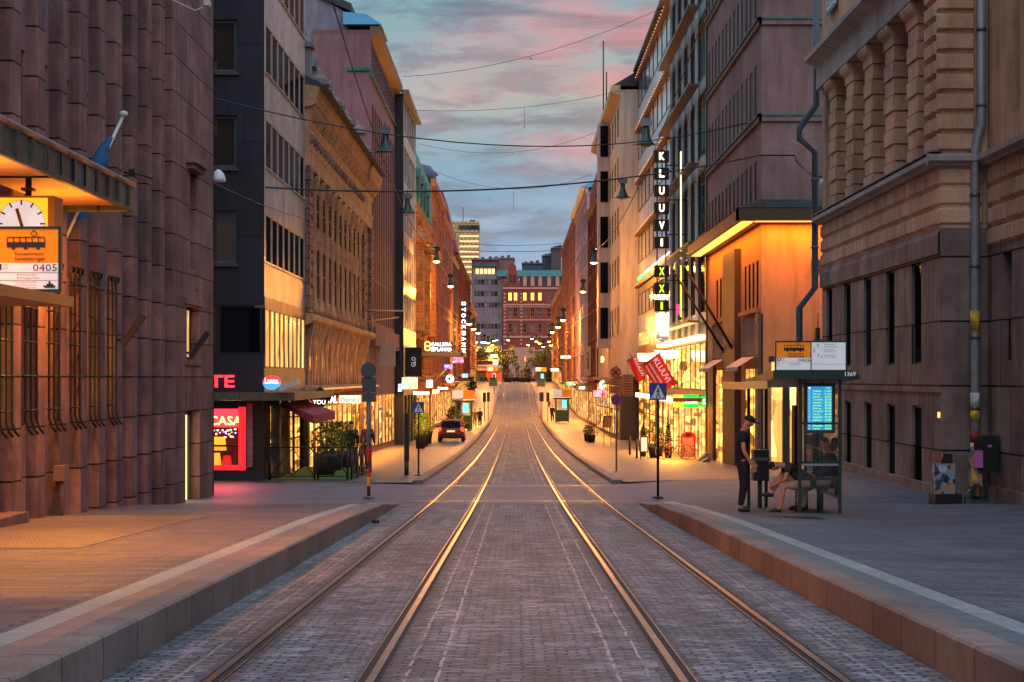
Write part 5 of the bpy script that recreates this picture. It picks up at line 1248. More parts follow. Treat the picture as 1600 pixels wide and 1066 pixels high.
wire('thin span wire drooping high under the pink cloud', P(630, 120, 110), P(1040, 10, 104), .75, .014, drop=.15)
wire('thin span wire with a long dropper in the middle', P(640, 172, 120), P(985, 138, 130), .55, .014, drop=1.3)
wire('faint span wire with a short dropper above the road', P(655, 225, 150), P(930, 207, 168), 1.2, .016, drop=.15)
wire('faint lower span wire with dropper over the tracks', P(672, 265, 175), P(925, 272, 185), 1.6, .018, drop=2.)
wire('straight span wire seen far down the street, upper one', P(716, 380, 240), P(882, 380, 250), .3, .03)
wire('straight span wire seen far down the street, lower one', P(722, 391, 260), P(880, 391, 262), .2, .04)
wire('thin wire sloping down across the dark corner block', P(327, 282, 47.5), P(560, 348, 90), .4, .01)
wire('lamp supply cable running along the left side overhead', (-4.95, 28, 15.5), (-5.2, 128, 10.1), 3.2, .02)
wire('lamp supply cable running along the right side overhead', (5.1, 40, 12.6), (5.3, 128, 10.1), 1.8, .02)
for x in (-1.4, 1.55): wire('tram contact wire over the %s track' % ['left', 'right'][x > 0], (x, 46, gz(46)+5.9), (x, 215, gz(215)+5.9), -.6, .008, 'contact_wire')
M_lampg = pbr('lamp_green', C(38, 66, 62), .45, .3, var=.2)
def make_lamp(lit):
    rt = thing('street_lamp', 'x', 'street lamp', (0, 0, 0))
    s = MB(); s.lathe((0, 0, 0), [(.05, .18), (.11, .14), (.12, -.1), (.16, -.2), (.24, -.42), (.34, -.5), (.37, -.54), (.26, -.55)], 14); s.obj('lamp_shade', M_lampg, rt)
    s = MB(); s.prism([(-.2, .16), (.2, .16), (.24, .24), (.18, .44), (-.18, .44), (-.24, .24)], 'y', -.17, .17); s.obj('ballast_box', M_iron if lit else M_zinc, rt)
    s = MB(); s.tube([(0, 0, -.54), (0, 0, .62)], .02); s.tube([(-.55, 0, -.54), (.55, 0, -.54)], .012, 5); s.obj('hanger', M_wire, rt)
    s = MB(); s.lathe((0, 0, -.53), [(.22, 0), (.18, -.07), (.08, -.11), (0, -.12)], 12); s.obj('bulb', glow('sodium_bulb', (1, .42, .07, 1), 40) if lit else pbr('frosted_glass', C(180, 176, 166), .2), rt)
    return rt
Lu, Ll = make_lamp(False), make_lamp(True); first = [True, True]
def put_lamp(px, py, Y, lit, label, e=0, sc_=1.):
    rt = (Ll if lit else Lu); k = 1 if lit else 0
    g = 'lit orange lamps hanging over the street' if lit else 'unlit bell lamps hanging over the street'
    loc = P(px, py, Y)
    if first[k]: first[k] = False; rt.location = loc; rt['label'] = label; rt['group'] = g
    else: rt = clone(rt, loc, None, label, g)
    if Y > 200: rt.scale = (1.35, 1.35, 1.35)
    if e: lamp('lamp_light', 'POINT', (loc.x, loc.y, loc.z-.95), e, (1, .34, .045), .2)
    return loc
put_lamp(602, 216, 72, False, 'unlit green bell lamp in front of the mauve slot block'); put_lamp(1009, 204, 72, False, 'unlit green bell lamp beside the white glass building')
put_lamp(973, 292, 95, False, 'dark bell lamp against the cream plaster block'); put_lamp(637, 316, 95, False, 'dark bell lamp against the black glass office')
spots = [(928, 398, 130, 'bell lamp with glowing underside before the brick house'), (682, 396, 130, 'bell lamp with glowing underside before the golden house'),
         (911, 445, 153, 'small lit lamp left of the aleksi banners, higher'), (704, 437, 155, 'small lit lamp beside the peach house'),
         (880, 490, 215, 'starry orange lamp, highest on the far right side'), (733, 496, 215, 'bright orange lamp, highest on the far left side'),
         (872, 502, 241, 'orange lamp second down on the far right side'), (740, 505, 241, 'orange lamp second down on the far left side'),
         (863, 511, 272, 'orange lamp third down on the far right side'), (747, 512, 270, 'orange lamp third down on the far left side'),
         (858, 527, 330, 'small far lamp right, fourth down'), (757, 528, 330, 'small far lamp left, fourth down'), (849, 536, 372, 'small far lamp near the right tree'), (763, 530, 372, 'small far lamp near the left tree')]
for i, (a, b, Y, lb) in enumerate(spots): put_lamp(a, b, Y, True, lb, {130: 900, 153: 1000, 155: 1000}.get(Y, 3600))
more = [(794, 526, 400, 'lone far lamp before the brick hotel'), (825, 533, 392, 'starry far lamp before the hotel portico'), (744, 529, 380, 'far lamp cluster left, outermost'), (753, 529, 384, 'far lamp cluster left, second'),
        (769, 534, 400, 'far lamp cluster left, lowest'), (772, 527, 404, 'far lamp cluster left, upper right'), (776, 526, 410, 'far lamp cluster left, farthest right'), (831, 524, 404, 'far lamp cluster right, highest'), (838, 528, 400, 'far lamp cluster right, middle'), (843, 531, 396, 'far lamp cluster right, lower'), (861, 534, 380, 'far lamp cluster right, outermost')]
for a, b, Y, lb in more: put_lamp(a, b, Y, True, lb, 1500 if a in (794, 825, 769) else 0)
# white dome lamp at the ribbed corner
rt = thing('dome_lamp', 'white dome lamp hanging from the far corner of the ribbed building', 'street lamp', P(341, 275, 47.5)); c = P(341, 284, 47.5)
s = MB(); s.lathe(tuple(c), [(.19, 0), (.185, .08), (.14, .2), (.07, .27), (.03, .3), (0, .31)], 16); s.obj('dome', pbr('enamel_white', C(206, 212, 220), .3), rt)
s = MB(); s.tube([c+Vector((0, 0, .3)), P(327, 222, 47.45)], .01, 5); s.obj('hanger', M_wire, rt)
rt = thing('dome_lamp', 'pale bulb lamp on a curled bracket at the far corner of the tan stone building', 'street lamp', P(1286, 283, 57)); c = P(1286, 291, 57.2)
s = MB(); s.lathe(tuple(c), [(.0, -.06), (.1, 0), (.12, .1), (.07, .2), (0, .24)], 12); s.obj('dome', pbr('enamel_white', C(206, 212, 220)), rt)
s = MB(); s.tube([P(1186, 243, 67.5), P(1242, 243, 67.0), P(1244, 252, 66.5), P(1262, 270, 62), P(1284, 277, 57.3)], .03, 6); s.obj('bracket', M_iron, rt)

# ---------------------------------------------------------------- traffic signs and posts
def post(name, label, cat, x, Y, ztop, r=.035, mat=M_zinc, stripes=None):
    zg = G(x, Y); rt = thing(name, label, cat, (x, Y, zg)); s = MB(); s.tube([(x, Y, zg-.05), (x, Y, ztop)], r, 10); s.lathe((x, Y, zg), [(.14, 0), (.14, .02), (.05, .05)], 12); s.obj('post', mat, rt); return rt
M_sback = pbr('sign_back', C(60, 72, 84), .5, .3, var=.15)
x, Y = xat(576, 46), 46
rt = post('sign_post', 'sign backs on a pole with red and yellow striped foot, by the left kerb end', 'road sign', x, Y, zat(566, Y), .045)
s = MB(); s.lathe((x, Y-.06, zat(579, Y)), [(0, 0), (.19, 0), (.19, .012), (0, .012)], 24, axis='y'); s.obj('round_sign', M_sback, rt)
for a, b in ((590, 613), (614, 628)):
    s = MB(); s.box(xat(566, Y), xat(588, Y), Y-.06, Y-.045, zat(b, Y), zat(a, Y)); s.obj('sign_plate', M_sback, rt)
s = MB(); s.lathe((x, Y, 0), [(.047, zat(745, Y)), (.049, zat(744, Y)), (.049, zat(733, Y)), (.047, zat(732, Y))], 10); s.lathe((x, Y, 0), [(.047, zat(722, Y)), (.049, zat(721, Y)), (.049, zat(700, Y)), (.047, zat(699, Y))], 10); s.obj('red_stripe', M_red, rt)
s = MB(); s.lathe((x, Y, 0), [(.047, zat(760, Y)), (.049, zat(759, Y)), (.049, zat(746, Y)), (.047, zat(745, Y))], 10); s.obj('yellow_stripe', M_yellow, rt)
def ped_sign(label, px, py, Y, sz, ybase):
    x = xat(px, Y); rt = post('crossing_sign', label, 'road sign', x, Y, zat(py, Y)+sz/2, .03, M_iron); zc = zat(py, Y); y = Y-.05
    s = MB(); s.box(x-sz/2, x+sz/2, y, y+.01, zc-sz/2, zc+sz/2); s.obj('sign_plate', pbr('sign_blue', C(24, 70, 150), .35), rt)
    for e in (-1, 1):
        pass
    h = sz*.42; s = MB(); s.add([(x-h, y-.004, zc-h), (x+h, y-.004, zc-h), (x, y-.004, zc+h)], [(0, 1, 2)]); s.obj('white_triangle', pbr('sign_white', C(225, 228, 230), .4), rt)
    s = MB(); q = sz
    s.lathe((x, y-.007, zc+q*.17), [(0, 0), (q*.05, 0), (q*.05, .002), (0, .002)], 10, axis='y')
    for a, b in (((0, .13), (.0, -.08)), ((0, -.08), (-.1, -.33)), ((0, -.08), (.1, -.33)), ((0, .1), (-.1, -.04)), ((0, .1), (.09, -.04))):
        A, B = Vector((x+a[0]*q, y-.008, zc+a[1]*q)), Vector((x+b[0]*q, y-.008, zc+b[1]*q)); d = (B-A); n = Vector((d.z, 0, -d.x)).normalized()*q*.026; s.obox((A+B)/2, d/2, n, (0, .001, 0))
    for k in range(4): xx = x-h*.78+k*h*.48; s.box(xx, xx+h*.2, y-.009, y-.006, zc-h*.98, zc-h*.86)
    s.obj('walking_figure', pbr('sign_ink', C(20, 24, 40), .5), rt)
ped_sign('blue pedestrian crossing sign at the left crossing beside the black box post', 654, 637, 62, .36, 750)
ped_sign('blue pedestrian crossing sign on a dark pole at the right kerb end', 1028, 612, 45, .40, 776)
x, Y = xat(635, 63), 63; rt = thing('signal_post', 'tall black boxed post back on the left corner', 'traffic signal', (x, Y, G(x, Y)))
s = MB(); s.box(x-.07, x+.09, Y-.08, Y+.08, zat(720, Y), zat(646, Y)); s.obj('black_box', M_black, rt); s = MB(); s.tube([(x, Y, G(x, Y)-.03), (x, Y, zat(720, Y))], .07, 10); s.tube([(x+.06, Y, G(x, Y)-.03), (x+.06, Y, zat(720, Y))], .02, 6); s.obj('post', M_bronze, rt)
# no-parking group on the right
x, Y = xat(963, 66), 66; rt = post('parking_sign', 'sign cluster with orange plates and no-parking discs on the right pavement', 'road sign', x, Y, zat(572, Y), .03)
M_sorange = pbr('sign_orange', C(206, 100, 30), .4)
def disc(px, py, r, Y, mat, nm, rt, dy=0):
    s = MB(); s.lathe((xat(px, Y), Y-.07-dy, zat(py, Y)), [(0, 0), (r, 0), (r, .01), (0, .01)], 24, axis='y'); return s.obj(nm, mat, rt)
disc(962, 582, .19, Y, M_red, 'round_sign', rt); disc(962, 582, .15, Y, M_sorange, 'sign_face', rt, .006)
disc(963, 625, .19, Y, M_red, 'round_sign', rt); disc(963, 625, .15, Y, M_blue, 'sign_face', rt, .006)
for a, b, c, d, n in ((953, 591, 972, 603, 3), (953, 603, 972, 615, 3), (972, 585, 989, 602, 4), (972, 602, 989, 619, 4)):
    s = MB(); s.box(xat(a+.3, Y), xat(c-.3, Y), Y-.06, Y-.05, zat(d-.4, Y), zat(b+.4, Y)); s.obj('orange_plate', M_sorange, rt)
    s = MB()
    for k in range(n): z = zat(b+(d-b)*(k+.7)/(n+.4), Y); s.box(xat(a+2.5, Y), xat(c-2.5, Y), Y-.064, Y-.0605, z-.012, z+.012)
    s.obj('print_lines', pbr('sign_ink', C(20, 24, 40)), rt)
def cross_(px, py, rt):
    s = MB(); c = Vector((xat(px, Y), Y-.082, zat(py, Y)))
    for e in (-1, 1): s.obox(c, Vector((.1, 0, .1*e)), Vector((-.014*e, 0, .014)), (0, .001, 0))
    s.obj('cross', M_red if py > 600 else M_black, rt)
cross_(963, 625, rt); cross_(962, 582, rt)
# slender posts in the far crossing
for i, (px, py, pt, Y) in enumerate(((757, 655, 606, 205), (763, 650, 606, 210), (856, 658, 612, 205), (847, 648, 600, 210), (772, 612, 580, 300), (845, 640, 612, 220))):
    x = xat(px, Y); zg = G(x, Y); rt = thing('traffic_light', 'small dark traffic light, %s' % ['left of the far tracks, nearer', 'left of the far tracks, farther', 'right of the far tracks by the shelter', 'right of the far tracks, taller', 'thin post on the far left rise', 'thin post on the far right'][i], 'traffic light', (x, Y, zg))
    s = MB(); s.tube([(x, Y, zg), (x, Y, zg+2.9)], .05, 6); s.obj('post', M_zinc, rt); s = MB(); s.box(x-.16, x+.16, Y-.16, Y+.1, zg+2.1, zg+3.1); s.obj('signal_head', M_black, rt)

# ---------------------------------------------------------------- tram stop signs
M_sy = pbr('stop_orange', C(240, 140, 10), .4, emis=C(240, 130, 10), es=.12); M_sw = pbr('stop_white', C(222, 224, 226), .45, emis=(.8, .88, 1, 1), es=.14); M_ink = pbr('sign_ink', C(20, 24, 40))
def tram_icon(s, x0, z0, w, y):
    """side view of a tram with pantograph, width w, bottom left at x0,z0"""
    u = w/10
    s.box(x0, x0+w, y, y+.004, z0+.5*u, z0+1.9*u)
    for k in range(3): s.box(x0+u*(1.3+k*3.2), x0+u*(2.2+k*3.2), y, y+.004, z0, z0+.5*u)
    for k in range(7): s.box(x0+w*k/6.2+.02*u, x0+w*k/6.2+.25*u, y, y+.004, z0+1.9*u, z0+3.1*u)
    s.box(x0+.2*u, x0+w-.2*u, y, y+.004, z0+3.05*u, z0+3.3*u)
    c = (x0+w*.7, z0+3.3*u)
    for a, b in (((0, 0), (-.9, .8)), ((0, 0), (.9, .8)), ((-.9, .8), (0, 1.6)), ((.9, .8), (0, 1.6))):
        A, B = Vector((c[0]+a[0]*u, y+.002, c[1]+a[1]*u)), Vector((c[0]+b[0]*u, y+.002, c[1]+b[1]*u)); d = B-A; n = Vector((d.z, 0, -d.x)).normalized()*u*.09; s.obox((A+B)/2, d/2, n, (0, .002, 0))
def ring(s, cx, cz, r, y):
    s.box(cx-r, cx+r, y, y+.003, cz-r, cz+r)
def stop_sign(label, px0, py0, px1, py1, Y, num, second, ship):
    x0, x1, z0, z1 = xat(px0, Y), xat(px1, Y), zat(py1, Y), zat(py0, Y); H = z1-z0; W = .62 if second else x1-x0
    rt = thing('tram_stop_sign', label, 'tram stop sign', ((x0+x1)/2, Y, z0)); y = Y-.012
    if second: xm = x0+(x1-x0)*.5
    else: xm = x1
    s = MB(); s.box(x0, xm-.008, y, Y+.03, z0+H*.44, z1); s.obj('orange_panel', M_sy, rt)
    s = MB(); s.box(x0, xm-.008, y, Y+.03, z0, z0+H*.44-.003); 
    if second: s.box(xm+.008, x1, y, Y+.03, z0, z1)
    s.obj('white_panel', M_sw, rt)
    s = MB(); f = .025
    s.box(x0-f, x1+f, Y-.02, Y+.05, z1, z1+f); s.box(x0-f, x1+f, Y-.02, Y+.05, z0-f, z0); s.box(x1, x1+f, Y-.02, Y+.05, z0, z1); s.box(x0-f, x0, Y-.02, Y+.05, z0, z1)
    if second: s.box(xm-.008, xm+.008, Y-.03, Y+.05, z0, z1)
    s.obj('frame', M_dkgreen, rt)
    w = xm-x0; s = MB(); yy = y-.006
    tram_icon(s, x0+w*.22, z0+H*.66, w*.58, yy)
    s.text('Senaatintori', (x0+w*.34, yy+.004, z0+H*.56), H*.055, width=w*.44, bold=.02); s.text('Senatstorget', (x0+w*.34, yy+.004, z0+H*.475), H*.055, width=w*.46, bold=.02)
    s.text(num, (x0+w*.62, yy+.004, z0+H*.30), H*.115, width=w*.36)
    s.text('HKL', (x0+w*.17, yy+.004, z0+H*.385), H*.035); s.text('HST', (x0+w*.17, yy+.004, z0+H*.33), H*.035)
    s.box(x0+w*.02, x0+w*.14, yy+.002, yy+.005, z0+H*.32, z0+H*.42)
    s.text('2', (x0+w*.04, yy+.004, z0+H*.17), H*.09)
    s.box(x0, x0+w, yy+.003, yy+.0055, z0+H*.275, z0+H*.28)
    s.text('Kaivopuisto', (x0+w*.38, yy+.004, z0+H*.225), H*.034, width=w*.3); s.text('Brunnsparken', (x0+w*.38, yy+.004, z0+H*.17), H*.034, width=w*.33)
    if ship:
        s.box(x0, x0+w, yy+.003, yy+.0055, z0+H*.145, z0+H*.15)
        for k, tx in enumerate(('Olympiaterminaali', 'Olympiaterminalen', 'Olympia Terminal')): s.text(tx, (x0+w*.34, yy+.004, z0+H*(.105-.045*k)), H*.022, width=w*.33)
        a = x0+w*.76; s.prism([(a, z0+H*.06), (a+w*.2, z0+H*.06), (a+w*.18, z0+H*.02), (a+w*.03, z0+H*.02)], 'y', yy+.001, yy+.005); s.box(a+w*.06, a+w*.16, yy+.001, yy+.005, z0+H*.06, z0+H*.09); s.box(a+w*.09, a+w*.12, yy+.001, yy+.005, z0+H*.09, z0+H*.13)
    if second:
        for k, (n, a_, b_, xo) in enumerate((('4', 'Munkkiniemi', 'Munksnäs', .16), ('5', 'Katajanokan', 'Skatudden terminal', .06), ('7', 'Länsi-Pasila', 'Västra Böle', .18))):
            zz = z0+H*(.84-k*.2); s.text(n, (xm+w*xo, yy+.004, zz), H*.12); s.text(a_, (xm+w*.38, yy+.004, zz+H*.07), H*.04, width=w*.32); s.text(b_, (xm+w*.38, yy+.004, zz), H*.035, width=w*.36)
        s.text('A', (xm+w*.28, yy+.004, z0+H*.44), H*.08); s.box(xm+.01, x1, yy+.003, yy+.0055, z0+H*.2, z0+H*.207); s.box(xm+.01, x1, yy+.003, yy+.0055, z0+H*.8, z0+H*.804)
    s.obj('lettering', M_ink, rt)
    s = MB(); n = MB(); n.box(x0+w*.05, x0+w*.11, yy-.001, yy+.001, z0+H*.345, z0+H*.395); n.obj('emblem', M_sw, rt)
    return rt
stop_sign('orange and white tram stop sign 0405, left edge, above the left shelter roof', -12, 358, 92, 452, 19, '0405', False, True)
YS = 34.4
r_ = stop_sign('double tram stop sign 0406 standing on the right shelter roof', 1213, 535, 1321, 578, YS, '0406', True, False)
s = MB()
for px in (1217, 1266, 1298, 1318): s.tube([(xat(px, YS), YS+.02, zat(590, YS)), (xat(px, YS), YS+.02, zat(578, YS)-.02)], .012, 6)
s.obj('stand', M_dkgreen, r_)
# left shelter roof edge below the sign (rest is out of frame)
rt = thing('tram_shelter', 'left tram shelter roof corner just entering the frame', 'tram shelter', (-5.3, 18, G(-5.3, 18))); zr = zat(458, 19)
s = MB(); s.prism([(-6.9, zr+.06), (-4.42, zr-.03), (-4.42, zr-.13), (-6.9, zr-.10)], 'y', 14.5, 19.2); s.obj('roof', pbr('shelter_roof_bronze', C(150, 104, 62), .4, .3, var=.1), rt)
s = MB()
for y in (14.7, 19.0): s.tube([(-6.8, y, G(-6.8, y)), (-6.8, y, zr)], .035); s.tube([(-5.6, y, G(-5.6, y)), (-5.6, y, zr)], .035)
s.each('post', M_dkgreen, rt)
s = MB(); s.box(-6.82, -6.8, 14.8, 19, G(-6.8, 16)+.3, zr-.1); s.obj('glass_panel', G_clear, rt)
s = MB(); s.box(-6.6, -6.1, 15, 18.5, G(-6.3, 17)+.42, G(-6.3, 17)+.47); s.obj('bench', M_dkgreen, rt)

# ---------------------------------------------------------------- right tram shelter
def shelter(name, label, near=True, xf=4.68, xb=5.82, Y0=34.5, Y1=38.6):
    zg = G(5, Y0); g1 = G(5, Y1); rt = thing(name, label, 'tram shelter', (5.2, Y0, zg)); zr0, zr1 = zg+2.42, g1+2.42
    s = MB(); vs = []
    for y, z in ((Y0-.35, zr0), (Y1+.2, zr1)): vs += [(xf-.10, y, z), (xb+.30, y, z), (xb+.30, y, z+.06), (xb+.16, y, z+.15), (xf-.10, y, z+.15)]
    s.add(vs, [(0, 1, 2, 3, 4), (9, 8, 7, 6, 5), (0, 5, 6, 1), (1, 6, 7, 2), (2, 7, 8, 3), (3, 8, 9, 4), (4, 9, 5, 0)]); s.obj('roof', M_dkgreen, rt)
    s = MB(); s.box(xf-.52, xf-.11, Y0+.4, Y1+.2, zr1+.03, zr1+.06); s.box(xf-.52, xf-.50, Y0+.4, Y1+.2, zr1-.02, zr1+.12); s.box(xf-.5, xf-.11, Y0+.38, Y0+.4, zr1, zr1+.14); s.obj('roof_wing', pbr('amber_plastic', C(206, 150, 90), .3, emis=(1, .45, .1, 1), es=.10), rt)
    s = MB()
    for x, y in ((xf, Y1), (xf+.35, Y1), (xb, Y1), (xf+.42, Y0), (xb, Y0), (xb, (Y0+Y1)/2)): s.box(x-.03, x+.03, y-.03, y+.03, G(x, y)-.02, lerp(zr0, zr1, (y-Y0)/(Y1-Y0))+.02)
    s.each('post', M_dkgreen, rt)
    s = MB()
    for z in (.62, .92, 1.62): s.box(xf+.45, xb-.03, Y0-.02, Y0+.02, zg+z-.02, zg+z+.02)
    for z in (.3, 1.1): s.box(xb-.02, xb+.02, Y0+.03, Y1-.03, zg+z-.04, zg+z)
    s.obj('cross_bar', M_dkgreen, rt)
    for nm, a in (('end_glass', (xf+.45, xb-.03, Y0-.004, Y0+.004, zg+.3, zg+1.6)), ('back_glass', (xb-.004, xb+.004, Y0+.05, Y1-.05, zg+.3, zr1-.05)), ('far_glass', (xf+.38, xb-.03, Y1-.004, Y1+.004, zg+.3, zr1-.1))):
        s = MB(); s.box(*a); s.obj(nm, G_clear, rt)
    s = MB(); s.box(xf+.45, xb-.03, Y0-.01, Y0-.006, zg+.86, zg+.91); s.obj('safety_stripe', pbr('frosted_stripe', C(150, 165, 180), .5), rt)
    # timetable screen
    sx0, sx1, sz0, sz1 = xat(1262, Y0), xat(1300, Y0), zat(672, Y0), zat(604, Y0)
    if not near: sx0, sx1, sz0, sz1 = xf+.55, xb-.12, zg+1.55, zg+2.35
    s = MB(); s.box(sx0-.06, sx1+.06, Y0+.02, Y0+.12, sz0-.06, sz1+.06); s.obj('screen_case', M_black, rt)
    s = MB(); s.box(sx0, sx1, Y0+.008, Y0+.019, sz0, sz1); s.obj('screen', glow('screen_blue', (.01, .22, .42, 1), .8), rt)
    if near:
        a, b, c = MB(), MB(), MB(); n = 15; rnd = random.Random(8); W = sx1-sx0; h = (sz1-sz0)/n
        dest = ['Munkkiniemi', 'Kirurgi', 'Pasila', 'Töölö', 'Katajanokka', 'Arabia', 'Eira', 'Nordenskiöld', 'Länsiterminaali', 'Käpylä', 'Jätkäsaari', 'Linjat', 'Pasila', 'Kolmikulma']
        for k in range(n-1):
            z = sz1-h*(k+2)+h*.25; m = a if k == 0 else b
            a.text(str(rnd.choice((2, 4, 5, 7))), (sx0+W*.04, Y0+.006, z), h*.5); m.text(dest[k], (sx0+W*.22, Y0+.006, z), h*.5, width=W*rnd.uniform(.28, .42))
            b.text('%d min' % (k*2+1) if k < 2 else '23:%02d' % (28+k*2), (sx0+W*.70, Y0+.006, z), h*.55, width=W*.26)
            c.box(sx0+W*.02, sx1-W*.02, Y0+.0065, Y0+.0075, z-h*.16, z-h*.12)
        a.text('11:27', (sx0+W*.75, Y0+.006, sz1-h*.8), h*.5); a.box(sx0+W*.04, sx0+W*.12, Y0+.005, Y0+.007, sz1-h*.85, sz1-h*.3)
        a.obj('white_lettering', glow('screen_white', (.8, .95, 1, 1), .8), rt); b.obj('green_lettering', glow('screen_green', (.45, 1, .08, 1), .9), rt); c.obj('row_lines', glow('screen_line', (.3, .7, .9, 1), .6), rt)
        s = MB(); s.text('1369', (xat(1315, Y0), Y0-.36, zr0+.05), .075, width=.19, ext=.002, bold=.01); s.obj('number', M_sw, rt)
        s = MB(); s.box(xf+.85, xf+1.0, Y1-.5, Y1-.1, zg+.35, zr1-.35); s.obj('poster_case', M_black, rt)
    s = MB(); zb_ = zg+.46; s.box(xf+.55, xb-.12, Y0+.35, Y1-.5, zb_-.03, zb_); s.obj('bench_seat', M_dkgreen, rt)
    s = MB()
    for y in (Y0+.6, (Y0+Y1)/2, Y1-.8): s.tube([(xf+.85, y, G(5.5, y)), (xf+.85, y, zb_-.03)], .03)
    s.each('bench_leg', M_dkgreen, rt)
    return rt
shelter('tram_shelter', 'dark green glass tram shelter with blue departure screen, three people at it')
x, Y = 4.75, 37.6; zg = G(x, Y); rt = thing('litter_bin', 'dark green square bin on the shelter post behind the standing man', 'bin', (x, Y, zg))
s = MB(); s.box(4.62, 4.92, 37.3, 37.7, zg+.55, zg+1.15); s.obj('bin_body', pbr('bin_dark_green', C(14, 30, 28), .4), rt); s = MB(); s.box(4.60, 4.94, 37.28, 37.30, zg+.95, zg+1.0); s.obj('band', M_steel, rt); s = MB(); s.box(4.73, 4.81, 37.5, 37.58, zg, zg+.55); s.obj('post', M_dkgreen, rt)
def mini_shelter(label, px, pybase, Y, w, flip=False):
    x = xat(px, Y); zg = G(x, Y); rt = thing('tram_shelter', label, 'tram shelter', (x, Y, zg))
    s = MB(); s.box(x-.9, x+1., Y-.3, Y+4, zg+2.45, zg+2.6); s.obj('roof', M_dkgreen, rt)
    s = MB()
    for q in (-.6, .7): s.box(x+q-.05, x+q+.05, Y-.05, Y+.05, zg, zg+2.45); s.box(x+q-.05, x+q+.05, Y+3.8, Y+3.9, zg, zg+2.45)
    s.box(x-.55, x+.65, Y-.02, Y+.02, zg+.6, zg+.68); s.obj('post', pbr('lit_green', C(60, 120, 60), .5), rt)
    s = MB(); s.box(x+.0, x+.5, Y-.08, Y-.03, zg+1.5, zg+2.35); s.obj('screen', glow('screen_pale', (.15, .7, .75, 1), .9), rt)
    s = MB(); s.box(x-.55, x+.65, Y, Y+.02, zg+.1, zg+1.3); s.obj('end_panel', pbr('green_panel', C(46, 78, 50), .4), rt)
    s = MB(); s.box(x-.9, x+.02, Y-.05, Y, zg+2.75, zg+3.45); s.obj('white_panel', M_sw, rt); s = MB(); s.box(x+.06, x+.95, Y-.05, Y, zg+2.75, zg+3.45); s.obj('orange_panel', M_sy, rt)
mini_shelter('small lit tram shelter on the left behind the parked car', 723, 660, 165, 2.); mini_shelter('small green tram shelter on the right far pavement', 878, 658, 200, 2.)
mini_shelter('tiny far shelter on the left rise', 770, 600, 340, 2.); mini_shelter('tiny far shelter on the right rise', 845, 600, 335, 2.)

# ---------------------------------------------------------------- banners and shop signs
M_bkban = pbr('black_banner', C(30, 24, 24), .8); M_redban = pbr('red_banner', C(196, 26, 20), .7, var=.1, emis=(1, .04, .02, 1), es=.10); M_wgl = glow('sign_white_glow', (1, .92, .82, 1), 2.2)
# vertical illuminated letters boxes
Yk = 97; 
def letter_box(label, ch, px, py, w, col_m, back=M_black, Y=Yk, sz=23):
    x = xat(px, Y); z = zat(py, Y); h = sz*Y/F/2; rt = thing('letter_box', label, 'sign', (x, Y, z), None)
    s = MB(); s.box(x-h, x+h, Y, Y+.5, z-h*.78, z+h*.78); s.obj('box', back, rt)
    s = MB(); s.text(ch, (x-h*.36, Y-.02, z-h*.5), h*1.0, width=h*(.72 if ch != 'I' else .2), bold=.03, ext=.02) if ch != 'I' else s.box(x-h*.14, x+h*.14, Y-.02, Y-.001, z-h*.5, z+h*.5)
    s.obj('letter', col_m, rt)
    return rt
M_kl = glow('letter_warm_white', (1, .74, .48, 1), 2.4); M_gr = glow('letter_lime', (.62, 1, .02, 1), 1.3)
for i, (ch, py, lb) in enumerate((('K', 244, 'black box with glowing letter K, top of the vertical sign'), ('L', 271, 'black box with glowing letter L'), ('U', 298, 'black box with glowing letter U, upper of the two'), ('U', 325, 'black box with glowing letter U, lower of the two'), ('V', 352, 'black box with glowing letter V'), ('I', 379, 'black box with glowing white letter I'))): letter_box(lb, ch, 1034, py, 22, M_kl)
for ch, py, lb in (('X', 424, 'black box with lime letter X, upper'), ('X', 451, 'black box with lime letter X, lower'), ('I', 478, 'black box with lime letter I')): letter_box(lb, ch, 1034, py, 22, M_gr)
x = xat(1034, Yk); rt = thing('sign_mast', 'steel rail carrying the vertical letter boxes', 'sign mast', (x, Yk+.3, 4))
s = MB(); 
for q in (-.22, .22): s.box(x+q-.03, x+q+.03, Yk+.2, Yk+.28, zat(490, Yk), zat(236, Yk))
s.obj('rail', M_black, rt); s = MB()
for py in (258, 312, 366, 438, 484): s.box(x+.3, XG, Yk+.2, Yk+.26, zat(py, Yk)-.03, zat(py, Yk)+.03)
s.obj('arm', M_iron, rt)
# lit display under the letter boxes
s = MB(); s.box(xat(1025, 98), xat(1045, 98), 98, 98.2, zat(535, 98), zat(488, 98)); s.obj('bright_screen', shop('bright_glow', (1, .8, .5, 1), (1, .95, .8, 1), 2.2), None, label='bright white screen below the lime letters', cat='screen')
s = MB(); s.box(xat(1057, 92), xat(1062, 92), 92, 92.1, zat(491, 92), zat(476, 92)); s.obj('neon_sign', glow('pink_neon', (1, .02, .12, 1), 2), None, label='small upright pink neon on the dark glass facade', cat='sign')
s = MB(); s.box(xat(1063, 92), xat(1065, 92), 92, 92.1, zat(495, 92), zat(415, 92)); s.obj('neon_tube', glow('lime_tube', (.7, 1, .05, 1), 1.4), None, label='thin vertical lime light edge on the dark glass facade', cat='sign')
s = MB(); s.box(xat(1063, 92.2), xat(1065, 92.2), 92.2, 92.3, zat(392, 92), zat(236, 92)); s.obj('neon_tube', glow('warm_tube', (1, .7, .3, 1), 1.6), None, label='thin vertical warm white light edge above the lime one', cat='sign')
